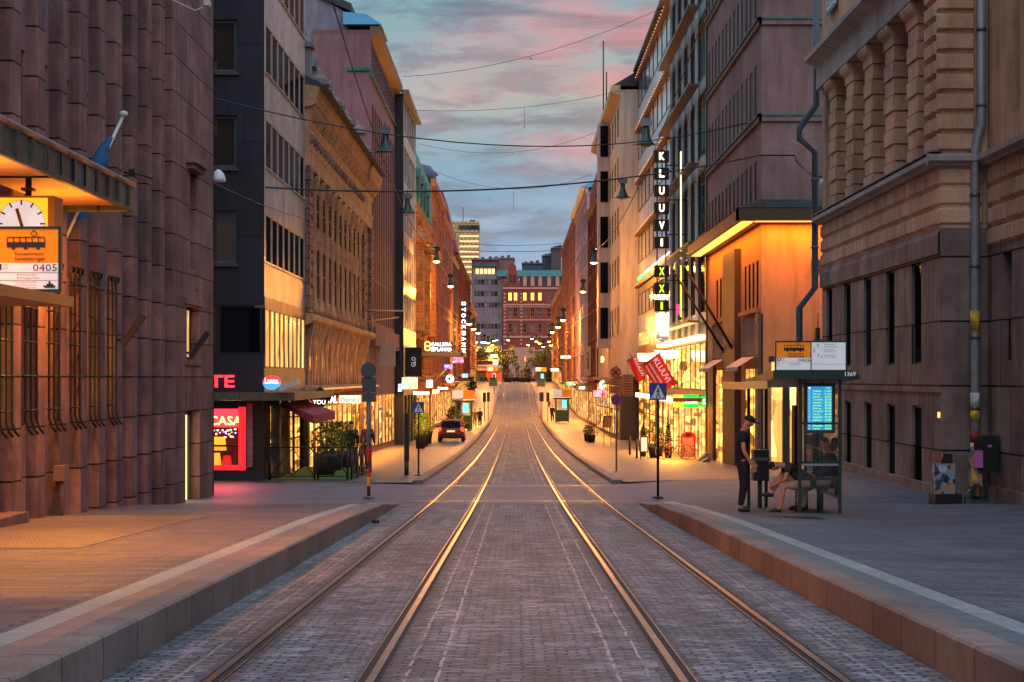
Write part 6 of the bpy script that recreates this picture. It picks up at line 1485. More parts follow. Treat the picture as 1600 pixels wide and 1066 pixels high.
def slant_banner(label, p0, p1, p2, p3, Y, txt, small=None, mat=M_redban):
    """four picture corners (top-left, top-right, bottom-right, bottom-left) of a hanging banner at depth Y"""
    A, B, Cc, D = [P(*q, Y) for q in (p0, p1, p2, p3)]; rt = thing('hanging_banner', label, 'banner', A); s = MB(); N = 8; vs = []
    for i in range(N+1):
        for j in range(N+1):
            u, v = i/N, j/N; q = A.lerp(B, u).lerp(D.lerp(Cc, u), v); q.y += .10*math.sin(u*7+v*3); vs.append(q)
    s.add(vs, [(i*(N+1)+j, (i+1)*(N+1)+j, (i+1)*(N+1)+j+1, i*(N+1)+j+1) for i in range(N) for j in range(N)], 0, True)
    for i in range(N+1): pass
    s.obj('cloth', mat, rt)
    dn = (D-A); ac = (B-A); s = MB(); W = ac.length; H = dn.length
    un, ua = dn.normalized(), ac.normalized()
    s.text(txt, A+ac*.55+dn*.06+Vector((0, -.16, 0)), W*.26, ux=un, uy=ua, width=H*.78, bold=.01)
    if small:
        s.text(small, A+ac*.30+dn*.06+Vector((0, -.16, 0)), W*.09, ux=un, uy=ua, width=H*.7)
        s.text('AVOINNA ARKISIN 8-23', A+ac*.12+dn*.06+Vector((0, -.16, 0)), W*.07, ux=un, uy=ua, width=H*.6)
    s.obj('lettering', M_sw, rt)
    s = MB(); s.tube([A+Vector((0, .05, 0))-ac*.06, B+Vector((0, .05, 0))+ac*.05], .03); s.obj('pole', M_steel, rt); return rt
slant_banner('large red banner with white KLUUVI lettering, nearer of two', (1003, 572), (1031, 552), (1057, 600), (1030, 616), 82, 'KLUUVI', 'SHOPPING CENTRE')
slant_banner('smaller red banner behind the large one, farther left', (980, 564), (995, 555), (1009, 592), (997, 598), 92, 'KLUUVI')
s = MB(); s.tube([P(1060, 602, 82.2), P(1020, 548, 82.2)], .03); s.tube([P(1012, 600, 92.2), P(984, 552, 92.2)], .03); s.obj('banner_pole', M_steel, None, label='two thin slanted poles holding the red banners', cat='pole')
def panel(name, label, cat, px0, py0, px1, py1, Y, mat, th=.08, txt=None, tm=None, tw=.8, th_=.5, group=None, vert=False, lines=1, arm=None):
    x0, x1, z0, z1 = xat(px0, Y), xat(px1, Y), zat(py1, Y), zat(py0, Y); rt = thing(name, label, cat, (x0, Y, z0), group)
    s = MB(); s.box(x0, x1, Y, Y+th, z0, z1); s.obj('panel', mat, rt)
    if txt:
        s = MB(); W, H = x1-x0, z1-z0
        if vert: s.text(txt, (x0+W*(.5+th_/2), Y-.012, z0+H*(1-tw)/2), W*th_, ux=(0, 0, 1), uy=(-1, 0, 0), width=H*tw, bold=.01)
        else:
            for k, tt in enumerate(txt.split('|')):
                n = len(txt.split('|')); s.text(tt, (x0+W*(1-tw)/2, Y-.012, z1-H*((k+1)/n)+H/n*(1-th_)/2), H/n*th_, width=W*tw, bold=.02)
        s.obj('lettering', tm or M_wgl, rt)
    s = MB(); 
    if arm: s.box(min(x0, arm), max(x1, arm), Y+.02, Y+.06, z1-.06, z1-.02); s.obj('arm', M_iron, rt)
    return rt
panel('wall_sign', 'bright green shop sign with white lettering, larger, right side', 'sign', 1068, 617, 1092, 637, 88, glow('sub_green', (.0, .62, .04, 1), 1.3), .3, 'SUBWAY', M_wgl, .86, .4, arm=XG)
panel('wall_sign', 'yellow sign partly behind the green shop sign', 'sign', 1053, 617, 1068, 636, 88.3, glow('sub_yellow', (1, .62, .03, 1), 1.3), .3, 'JUI', pbr('sign_ink', C(20, 24, 40)), .7, .5)
panel('wall_sign', 'second small bright green sign beside the dark pier', 'sign', 1096, 619, 1104, 636, 86.9, glow('sub_green', (.0, .62, .04, 1), 1.3), .3, 'S', M_wgl, .5, .5)
panel('wall_sign', 'glowing golden sign under the awning behind the red banners', 'sign', 996, 552, 1022, 565, 104, glow('gold_sign', (1, .66, .22, 1), 2.6), .2)
panel('wall_sign', 'lit shop ceiling sign among the mezzanine windows', 'sign', 1020, 548, 1060, 560, 98, shop('bright_glow', (1, .8, .5, 1), (1, .95, .8, 1), 2.2), .1)
panel('hanging_banner', 'pale vertical aleksi banner, nearer', 'banner', 931, 535, 940, 588, 172, pbr('ban_cream', C(206, 170, 136), .7), .1, 'aleksi', M_black, .62, .42, vert=True, arm=7.3)
panel('hanging_banner', 'pale vertical aleksi banner, farther left', 'banner', 913, 541, 923, 587, 182, pbr('ban_cream', C(206, 170, 136)), .1, 'aleksi', M_black, .62, .42, vert=True, arm=7.3)
panel('hanging_banner', 'slanting pale flag with orange mark among the far right signs', 'banner', 864, 540, 872, 560, 300, pbr('ban_cream', C(206, 170, 136)), .1, '@', M_red, .6, .4)
panel('black_banner', 'black banner with white GLO letters, left side', 'banner', 633, 543, 659, 588, 112, M_bkban, .1, 'GLO', M_sw, .34, .26, vert=True, arm=XL)
panel('wall_sign', 'lit patterned panel under the black banner', 'sign', 628, 590, 652, 608, 112.5, shop('lantern_panel', (1, .6, .2, 1), (1, .8, .5, 1), 1.6, 6, 4, .4), .2)
panel('blank_banner', 'blank pale banner stretched beside the slot block', 'banner', 591, 537, 618, 573, 104, pbr('ban_grey', C(176, 150, 138), .8), .05, arm=XL)
rt = panel('wall_sign', 'white two-line GALLERIA ESPLANAD lettering on the left canopy', 'sign', 672, 534, 707, 550, 140, M_bkban, .1, 'GALLERIA|ESPLANAD', M_wgl, .92, .7)
rt = thing('shop_canopy', 'flat pale canopy under the white two-line lettering', 'canopy', (xat(690, 140), 140, 2))
s = MB(); s.box(-7.4, -3.9, 139.5, 150, zat(556, 140), zat(551, 140)); s.obj('canopy_slab', pbr('olive_slab', C(150, 140, 96), .5), rt); s = MB(); s.box(-3.95, -3.85, 139.4, 150, zat(556, 140)-.05, zat(550, 140)); s.obj('canopy_edge', M_black, rt)
for e in (-1, 1):
    pass
s = MB()
for dz in (0, 6): 
    c = Vector((xat(668, 140), 139.9, zat(537+dz+1, 140))); pts = [c+Vector((.2*math.cos(a*.35), 0, .17*math.sin(a*.35))) for a in range(19)]; s.tube(pts, .045, 6)
s.obj('gold_rings', glow('gold_rings', (1, .6, .15, 1), 2.), None, label='two stacked golden rings left of the white lettering', cat='sign')
# vertical store name
Yv = 205; x = xat(725, Yv); rt = thing('vertical_store_sign', 'tall vertical sign of white glowing letters, far left side', 'sign', (x, Yv, 2))
s = MB(); s.box(x-.32, x+.3, Yv, Yv+.4, zat(556, Yv), zat(470, Yv)); s.obj('sign_case', pbr('dark_case', C(56, 30, 20), .5), rt)
for i, ch in enumerate('NNAMKCOTS'):
    s = MB(); z = zat(548-i*9.2, Yv); s.text(ch, (x-.24, Yv-.03, z+.2), .42, ux=(0, 0, -1), uy=(1, 0, 0), width=.42, bold=.03, ext=.02); s.obj('letter', glow('store_letters', (1, .9, .75, 1), 2.6), rt)
# assorted far shop signs
far = [('small magenta glowing sign on the left pavement side', 707, 556, 724, 567, 170, (1, .02, .10, 1)), ('small blue and white sign near the red magenta one', 694, 570, 706, 576, 160, (.1, .15, 1, 1)), ('cyan blue lit sign, far left', 722, 584, 731, 590, 200, (.1, .55, 1, 1)),
       ('round white clock-like disc sign, left side', 0, 0, 0, 0, 0, None), ('lit white tube sign on the left shops', 646, 612, 671, 617, 120, (1, .7, .35, 1)), ('white square sign on a slanted arm', 666, 594, 676, 606, 118, (.9, .85, .8, 1)),
       ('second lit white tube sign on the left shops', 684, 605, 700, 609, 140, (1, .8, .4, 1)), ('yellow arrow-like glow by the left shops', 676, 609, 686, 615, 136, (1, .7, .1, 1)),
       ('red lit square sign low on the right shops', 927, 610, 944, 620, 160, (1, .02, .08, 1)), ('round white disc sign on the right shops', 0, 0, 0, 1, 0, None), ('golden lantern sign above the white disc', 939, 557, 949, 566, 160, (1, .62, .15, 1)),
       ('green lit shop sign, far right', 885, 597, 899, 602, 230, (.1, .9, .05, 1)), ('white lit sign, right far shops', 905, 604, 914, 608, 190, (1, .85, .6, 1)), ('diagonal white tube sign, far right', 876, 556, 892, 560, 245, (1, .8, .4, 1)),
       ('lit green sign over the plaza', 766, 554, 777, 559, 380, (.05, 1, .1, 1)), ('white lit cluster sign before the plaza', 771, 564, 778, 570, 385, (1, .85, .5, 1)), ('blue framed plate by the black banner', 622, 600, 628, 612, 110, (.3, .35, .6, 1)),
       ('white lit sign on the far right corner', 861, 576, 873, 580, 300, (1, .6, .6, 1)), ('blue and yellow disc sign by the terrace', 464, 632, 476, 641, 69, (.3, .4, 1, 1))]
for lb, a, b, c, d, Y, cl in far:
    if cl: panel('shop_sign', lb, 'sign', a, b, c, d, Y, shop('far_'+lb[:14], cl, tuple(min(1, q*.6+.25) for q in cl[:3])+(1,), 2.4, 3, 3, .45), .15)
for px, py, Y, r, lb in ((703, 592, 150, .32, 'round white disc sign, left side, with dark centre'), (944, 602, 160, .42, 'round white disc sign on the right shops')):
    rt = thing('disc_sign', lb, 'sign', P(px, py, Y)); s = MB(); s.lathe(tuple(P(px, py, Y)), [(0, 0), (r, 0), (r, .15), (0, .15)], 18, axis='y'); s.obj('disc', glow('disc_white', (1, .9, .78, 1), 1.8), rt); s = MB(); s.lathe(tuple(P(px-1, py, Y)+Vector((0, -.03, 0))), [(0, 0), (r*.35, 0), (r*.35, .02), (0, .02)], 10, axis='y'); s.obj('emblem', M_bronze, rt)
s = MB(); s.tube([P(677, 597, 118), P(701, 574, 130)], .05); s.obj('sign_pole', pbr('pale_arm', C(200, 160, 120), .5), None, label='pale slanted arm with the square sign, left side', cat='flagpole')
for k, (a, b, Y) in enumerate((((895, 560), (873, 530), 200), ((916, 607), (876, 572), 200), ((894, 575), (868, 545), 260))):
    s = MB(); s.tube([P(*a, Y), P(*b, Y-2)], .05); s.obj('slanted_flagpole', pbr('pale_arm', C(200, 160, 120)), None, label='pale slanted flagpole on the far right, %s' % ['upper', 'lower long', 'farthest'][k], cat='flagpole')
for k, (a, b) in enumerate((((576, 485), (629, 486)), ((576, 502), (623, 496)))):
    s = MB(); s.tube([P(*a, 98), P(*b, 99)], .04); s.obj('flagpole', pbr('pale_arm', C(200, 160, 120)), None, label='pale pole jutting from the palace corner, %s' % ['upper level', 'lower slanting'][k], cat='flagpole')
# palace fascia signs
panel('shop_fascia', 'white illuminated script fascia along the palace shops', 'sign', 530, 618, 563, 630, 80, glow('fascia_white', (1, .85, .72, 1), .9), .1, 'Wayne´s', M_black, .9, .7)
panel('shop_fascia', 'white fascia letters nearest the dark corner block', 'sign', 508, 616, 528, 632, 76, pbr('fascia_dark', C(60, 34, 22), .5), .1, 'ITAL', M_wgl, .9, .7)
rt = thing('diamond_sign', 'dark diamond sign with white lettering beyond the red awning', 'sign', P(500, 622, 69)); c = P(500, 622, 68.6); q = .42
s = MB(); s.prism([(c.x-q, c.z), (c.x, c.z-q), (c.x+q, c.z), (c.x, c.z+q)], 'y', 68.6, 68.7); s.obj('board', M_black, rt); s = MB(); s.text('AY', (c.x-.22, 68.58, c.z+.02), .16); s.text('YOU', (c.x-.25, 68.58, c.z-.22), .15); s.obj('lettering', M_wgl, rt)
# boards and furniture on the right pavement
def aboard(label, px0, py0, px1, py1, Y, face, arch=False, frame=M_bronze):
    x0, x1, z0, z1 = xat(px0, Y), xat(px1, Y), zat(py1, Y), zat(py0, Y); rt = thing('sandwich_board', label, 'sign board', (x0, Y, z0)); zz = G(x0, Y)
    s = MB(); s.prism([(Y, z0), (Y+.04, z0), (Y+.2, z1), (Y+.16, z1)], 'x', x0, x1); s.prism([(Y+.5, z0), (Y+.54, z0), (Y+.24, z1), (Y+.2, z1)], 'x', x0, x1)
    s.box(x0, x0+.04, Y, Y+.04, zz, z0); s.box(x1-.04, x1, Y, Y+.04, zz, z0); s.obj('frame', frame, rt)
    s = MB(); s.add([(x0+.05, Y-.006, z0+.05), (x1-.05, Y-.006, z0+.05), (x1-.05, Y+.135, z1-.05), (x0+.05, Y+.135, z1-.05)], [(0, 1, 2, 3)]); s.obj('poster', face, rt)
aboard('white-faced sandwich board before the shop trees', 1000, 682, 1013, 707, 86, pbr('poster_white', C(220, 214, 196), .6, emis=(1, .9, .7, 1), es=.25))
aboard('small framed menu board on the right pavement, farther', 943, 650, 955, 668, 118, stone('menu_board', C(150, 70, 40), C(120, 50, 30), .3, .12, C(200, 150, 110), .6, .02))
Y = 86.5; x0, x1 = xat(1064, Y), xat(1087, Y); zg = G(8, Y); rt = thing('arched_poster_board', 'arched red poster board with pale notice before the green sign', 'sign board', (x0, Y, zg))
zt_ = zat(682, Y); zb_ = zat(714, Y); m = (x0+x1)/2; pts = [(x0, zb_), (x1, zb_)]+[(m+(x1-x0)/2*math.cos(math.pi*i/12), zt_+.22*math.sin(math.pi*i/12)) for i in range(13)]
s = MB(); s.prism(pts, 'y', Y, Y+.08); s.box(x0, x0+.05, Y, Y+.06, zg, zb_); s.box(x1-.05, x1, Y, Y+.06, zg, zb_); s.obj('board', M_red, rt); s = MB(); s.box(x0+.04, x1-.08, Y-.01, Y-.003, zb_+.03, zt_-.06); s.obj('notice', stone('notice_paper', C(216, 180, 170), C(200, 160, 150), .3, .12, C(170, 100, 90), .6, .01), rt); s = MB(); s.box(m-.14, m+.14, Y-.01, Y-.003, zt_+.0, zt_+.14); s.obj('label_plate', M_black, rt)
for i, (px, py, Y, r, h, cone) in enumerate(((1005, 700, 92, .28, 1.1, True), (1022, 707, 89, .42, 1.3, False), (1044, 705, 89, .3, 1.4, True), (1030, 700, 93, .3, .9, False), (918, 660, 132, .4, .6, False), (924, 664, 128, .45, .6, False))):
    x = xat(px, Y); plant(['small clipped conifer in a pot behind the white board', 'bushy potted tree beside the crossing pole', 'dark conical shrub beside the bicycle', 'low shrub between the potted trees', 'dark round planter on the right, farther of two', 'dark round planter on the right, nearer of two'][i], x, Y, G(x, Y), r, h, .5, M_leafB if cone else M_leafA, 240, cone, not cone)
for i, (px, Y) in enumerate(((662, 116), (668, 124), (657, 110))):
    x = xat(px, Y); plant(['lime green bush in a wooden tub left of the car', 'second lime bush behind the tub', 'low green plant at the left shop door'][i], x, Y, G(x, Y), .5, 1.2, .8, pbr('lime_leaf', C(140, 190, 40), .6, var=.3), 240, False, False)
for i, (px, Y) in enumerate(((706, 172), (710, 180), (713, 190))):
    x = xat(px, Y); plant('dark bushy shrub against the left shops, %s' % ['nearest', 'middle', 'farthest'][i], x, Y, G(x, Y), .8, 1.4, .5, M_leafB, 200, False, False, 'shrub', .12)
x, Y = xat(1009, 83), 83
s = MB(); s.tube([(xat(995, 88), 88, G(6, 88)), (xat(995, 88), 88, G(6, 88)+.9)], .05); s.obj('bollard', M_iron, None, label='slim dark bollard by the dark-based cream block', cat='bollard')
s = MB(); s.tube([(xat(984, 92), 92, G(6, 88)), (xat(984, 92), 92, G(6, 88)+.9)], .05); s.obj('bollard', M_iron, None, label='slim dark bollard, second, farther left', cat='bollard')
# bicycle
def bicycle(label, x, Y, z, ang, mat, group=None):
    rt = thing('bicycle', label, 'bicycle', (0, 0, 0), group); s = MB()
    for nm, cx_ in (('wheel', -.52), ('wheel', .52)):
        s = MB(); s.tube([(cx_+.33*math.cos(a*math.pi/10), 0, .34+.33*math.sin(a*math.pi/10)) for a in range(21)], .022, 6)
        for a in range(8): s.tube([(cx_, 0, .34), (cx_+.33*math.cos(a*math.pi/4), 0, .34+.33*math.sin(a*math.pi/4))], .005, 3)
        s.obj('wheel', pbr('tyre_ochre', C(150, 120, 70), .6), rt)
    s = MB()
    for a, b in (((-.52, .34), (-.1, .32)), ((-.52, .34), (-.18, .8)), ((-.1, .32), (-.2, .9)), ((-.1, .32), (.34, .78)), ((-.18, .8), (.34, .84)), ((.52, .34), (.32, .95))): s.tube([(a[0], 0, a[1]), (b[0], 0, b[1])], .02, 6)
    s.obj('frame', mat, rt); s = MB(); s.obox((-.21, 0, .93), (.13, 0, 0), (0, .05, 0), (0, 0, .025)); s.obj('saddle', M_black, rt); s = MB(); s.tube([(.2, -.25, 1.02), (.32, 0, .98), (.2, .25, 1.02)], .015, 6); s.obj('handlebar', M_black, rt)
    rt.location = (x, Y, z); rt.rotation_euler = (0, 0, ang); return rt
bicycle('red bicycle with ochre tyres parked by the shop shrubs', xat(1053, 86), 86, G(8, 86), R(10), M_red)
# car
def car(label, x, Y, z, body, name='parked_car', lit=True):
    rt = thing(name, label, 'car', (0, 0, 0)); s = MB(); W = .86
    secs = [(-1.95, .42, .80, .74), (-1.85, .30, .92, .82), (-1.4, .24, .98, .86), (0, .24, .95, .87), (1.2, .24, .92, .86), (1.85, .3, .78, .8), (2.05, .36, .62, .7)]
    vs = []; n = 8
    for y, zb_, zt_, w_ in secs: vs += [(-w_*.94, y, zb_), (-w_, y, zb_+.15), (-w_, y, zt_-.18), (-w_*.93, y, zt_), (w_*.93, y, zt_), (w_, y, zt_-.18), (w_, y, zb_+.15), (w_*.94, y, zb_)]
    fs = [(i*n+k, i*n+(k+1) % n, (i+1)*n+(k+1) % n, (i+1)*n+k) for i in range(len(secs)-1) for k in range(n)]+[tuple(range(n-1, -1, -1)), tuple((len(secs)-1)*n+k for k in range(n))]
    s.add(vs, fs, 0, True); s.obj('body', body, rt)
    s = MB(); vs = []; secs = [(-1.86, .9, .80), (-1.62, 1.44, .64), (-1.2, 1.5, .63), (.1, 1.5, .62), (.95, .94, .78)]
    for y, zt_, w_ in secs: vs += [(-.82, y, .88), (-w_, y, zt_), (w_, y, zt_), (.82, y, .88)]
    s.add(vs, [(i*4+k, i*4+k+1, i*4+k+5, i*4+k+4) for i in range(4) for k in range(3)]+[(0, 1, 2, 3)], 0, False); s.obj('cabin', body, rt)
    s = MB(); s.quad((-.68, -1.87, .98), (.68, -1.87, .98), (.56, -1.665, 1.40), (-.56, -1.665, 1.40)); s.obj('rear_window', G_dark, rt)
    for e in (-1, 1):
        s = MB(); s.quad((e*.83, -1.5, .98), (e*.655, -1.35, 1.42), (e*.65, .1, 1.42), (e*.83, .8, .98)); s.obj('side_window', G_dark, rt)
        s = MB(); s.prism([(e*.60, .74), (e*.84, .72), (e*.83, 1.0), (e*.66, 1.0)], 'y', -1.94, -1.84); s.obj('tail_light', glow('tail_red', (1, .04, .02, 1), 2.2) if lit else M_red, rt)
        s = MB(); s.obox((e*.97, .62, .98), (.09, 0, 0), (0, .05, 0), (0, 0, .07)); s.obj('mirror', M_black, rt)
        for y in (-1.25, 1.3):
            s = MB(); s.lathe((e*.78-.09*(e > 0)*0, y, .31), [(.18, -.10), (.30, -.10), (.31, 0), (.30, .10), (.18, .10)], 20, axis='x'); w_ = s.obj('wheel', M_black, rt)
            s = MB(); s.lathe((e*.80, y, .31), [(0, -.085), (.18, -.09), (.18, .09), (0, .085)], 12, axis='x'); s.obj('rim', M_steel, w_)
    s = MB(); s.box(-.78, .78, -2.0, -1.9, .34, .52); s.obj('bumper', M_black, rt)
    s = MB(); s.box(-.26, .26, -1.96, -1.93, .68, .8); s.obj('number_plate', pbr('plate', C(220, 214, 190), .4, emis=(1, .8, .4, 1), es=.4), rt)
    s = MB(); s.box(-.06, .06, -1.72, -1.60, 1.44, 1.47); s.obj('third_brake_light', M_red, rt)
    rt.location = (x, Y, z); return rt
c1 = car('dark red small hatchback parked on the left with tail lights glowing', xat(706, 130), 130, G(-4, 128), pbr('car_dark_red', C(120, 40, 26), .25, .3))
# far plaza: parked motorbikes, planters, kiosk, cafe awnings
def moto(rt=None):
    rt = thing('motorbike', 'x', 'motorbike', (0, 0, 0))
    for cx_ in (-.6, .65): s = MB(); s.lathe((0, cx_, .32), [(.2, -.06), (.32, -.05), (.32, .05), (.2, .06)], 12, axis='x'); s.obj('wheel', M_black, rt)
    s = MB(); s.obox((0, 0, .62), (.16, 0, 0), (0, .5, .02), (0, 0, .2)); s.obox((0, -.35, .86), (.14, 0, 0), (0, .35, 0), (0, 0, .07)); s.obj('body', M_iron, rt); s = MB(); s.tube([(-.35, .4, 1.05), (0, .5, .95), (.35, .4, 1.05)], .03, 5); s.tube([(0, .5, .95), (0, .65, .35)], .04, 5); s.obj('handlebar', M_black, rt); return rt
m0 = moto(); px_ = [752, 759, 768, 774, 800, 806, 812, 818]
for i, px in enumerate(px_):
    Y = 398+i % 3; loc = (xat(px, Y), Y, G(0, Y)+.02); lb = 'dark parked motorbike on the far plaza, number %s from the left' % ['one', 'two', 'three', 'four', 'five', 'six', 'seven', 'eight'][i]
    lb = ['far left motorbike of the dark row before the red kiosk', 'second motorbike of the dark row before the red kiosk', 'third motorbike of the row, beneath the kiosk awning', 'last motorbike left of the first bushy planter', 'first motorbike right of the first bushy planter', 'second motorbike right of the first bushy planter', 'third motorbike right of the first bushy planter', 'rightmost motorbike, beside the second bushy planter'][i]
    if i == 0: m0.location = loc; m0['label'] = lb; m0['group'] = 'motorbikes parked on the far plaza'; m0.rotation_euler.z = .3
    else: clone(m0, loc, .3+.2*(i % 3), lb, 'motorbikes parked on the far plaza')
for i, (px, Y, r) in enumerate(((794, 394, 1.2), (817, 394, 1.1), (826, 396, .8), (856, 396, .8), (862, 398, .7), (737, 300, .8))):
    x = xat(px, Y); plant(['bushy orange-flowered planter mid plaza', 'second bushy planter right of the motorbikes', 'dark pointed shrub in a pot right of the planters', 'dark shrub near the right plaza edge', 'small shrub at the right plaza edge', 'shrub near the far left shops'][i], x, Y, G(0, Y), r, 1.8, .9, M_leafA if i < 2 else M_leafB, 220, False, i < 2, 'potted_plant', .2)
rt = thing('plaza_kiosk', 'red-fronted market kiosk with pale awning on the far plaza', 'kiosk', (xat(765, 404), 404, G(0, 404))); z = G(0, 404)
s = MB(); s.box(xat(742, 404), xat(760, 404), 404, 408, z, zat(572, 404)); s.obj('grey_wall', pbr('kiosk_grey', C(130, 110, 86), .6), rt); s = MB(); s.box(xat(760, 404), xat(784, 404), 404.5, 408, z, zat(576, 404)); s.obj('red_front', pbr('kiosk_red', C(190, 40, 20), .5, emis=(1, .08, .01, 1), es=.6), rt)
s = MB(); s.prism([(403, zat(578, 404)), (408, zat(570, 404)), (408, zat(572, 404)), (403, zat(580, 404))], 'x', xat(746, 404), xat(785, 404)); s.obj('awning', pbr('kiosk_awning', C(230, 170, 130), .7), rt)
s = MB(); s.box(xat(740, 395), xat(769, 395), 395, 402, zat(569, 395), zat(564, 395)); s.obj('flat_roof', M_black, rt)
for i, (px, py) in enumerate(((757, 528), (803, 548))): pass
# trees
def tree(label, px, pyt, pyb, Y, r, seed):
    x = xat(px, Y); z = G(0, Y); zt_ = zat(pyt, Y); rnd = random.Random(seed); rt = thing('street_tree', label, 'tree', (x, Y, z), 'leafy trees on the far plaza')
    s = MB(); s.tube([(x, Y, z), (x+.1, Y, z+2), (x, Y, z+3.5)], [.28, .2, .14], 8)
    H = zt_-z; cz_ = z+2.2
    for k in range(9): th = k*2.4; s.tube([(x, Y, z+1.8+.2*k), (x+r*.5*math.cos(th), Y+r*.5*math.sin(th), z+3+.4*k)], [.1, .03], 5)
    s.obj('trunk', pbr('bark', C(60, 44, 34), .9), rt); s = MB()
    cl = [(x+rnd.uniform(-.75, .75)*r, Y+rnd.uniform(-.75, .75)*r, rnd.uniform(cz_+.3, zt_-.6), rnd.uniform(.5, 1.0)) for _ in range(26)]
    for cx_, cy_, cz2, cr in cl:
        for _ in range(75):
            d = Vector((rnd.gauss(0, 1), rnd.gauss(0, 1), rnd.gauss(0, 1))).normalized()*cr*rnd.random()**.4; c = Vector((cx_, cy_, cz2))+d; a = Vector((rnd.gauss(0, 1), rnd.gauss(0, 1), rnd.gauss(0, 1))).normalized(); b = a.cross(Vector((rnd.gauss(0, 1), rnd.gauss(0, 1), 1))).normalized(); q = rnd.uniform(.12, .24)
            s.quad(c-a*q, c+b*q*.7, c+a*q, c-b*q*.7)
    s.obj('crown', pbr('tree_leaf', C(86, 96, 24), .7, var=.4, vscale=1.2), rt)
tree('leafy tree left of the hotel portico', 790, 538, 580, 402, 3.4, 1); tree('leafy tree right of the hotel portico', 846, 540, 580, 402, 3.8, 2); tree('shaded tree behind the lamp cluster, far left', 746, 536, 580, 410, 2.6, 3)
# manhole grate, stone blocks, small litter
x, Y = xat(1232, 31.5), 31.5; s = MB(); zg = G(x, Y)
s.box(x-.55, x+.55, Y-.3, Y+.3, zg, zg+.012)
for k in range(9): s.box(x-.5+k*.115, x-.45+k*.115, Y-.26, Y+.26, zg+.012, zg+.02)
s.obj('drain_grate', M_iron, None, label='flat iron drain grate in the right pavement before the shelter', cat='drain grate')
s = MB(); x, Y = xat(587, 34), 34; s.lathe((x, Y, gz(Y)), [(.0, 0), (.06, .0), (.07, .03), (.04, .06), (0, .07)], 8); s.obj('crushed_can', M_black, None, label='small dark crushed thing on the setts by the left kerb', cat='litter')
# ---------------------------------------------------------------- people
M_skin = pbr('skin', C(196, 134, 104), .55); M_hair = pbr('dark_hair', C(28, 22, 20), .8, bump=.6, vscale=60)
def skinmesh(name, verts, edges, radii, mat, parent, root=0, sub=2, label=None):
    me = bpy.data.meshes.new(name); org = Vector((0, 0, 0))
    me.from_pydata([tuple(v) for v in verts], edges, []); ob = bpy.data.objects.new('tmp', me); col.objects.link(ob)
    sk = ob.modifiers.new('s', 'SKIN'); sk.use_smooth_shade = True
    sv = me.skin_vertices[0].data
    for i, r in enumerate(radii):
        rr = r if isinstance(r, tuple) else (r, r); sv[i].radius = rr; sv[i].use_root = (i == root)
    ss = ob.modifiers.new('u', 'SUBSURF'); ss.levels = sub; ss.render_levels = sub
    dg = bpy.context.evaluated_depsgraph_get(); nm = bpy.data.meshes.new_from_object(ob.evaluated_get(dg))
    bpy.data.objects.remove(ob); nm.materials.clear(); nm.materials.append(mat)
    for p in nm.polygons: p.use_smooth = True; p.material_index = 0
    o = bpy.data.objects.new(name, nm); col.objects.link(o); o.parent = parent; nm.name = name
    if label: o['label'] = label
    return o
class Sk:
    def __init__(s): s.v = []; s.e = []; s.r = []
    def p(s, co, r, par=None):
        s.v.append(Vector(co)); s.r.append(r)
        if par is not None: s.e.append((par, len(s.v)-1))
        return len(s.v)-1
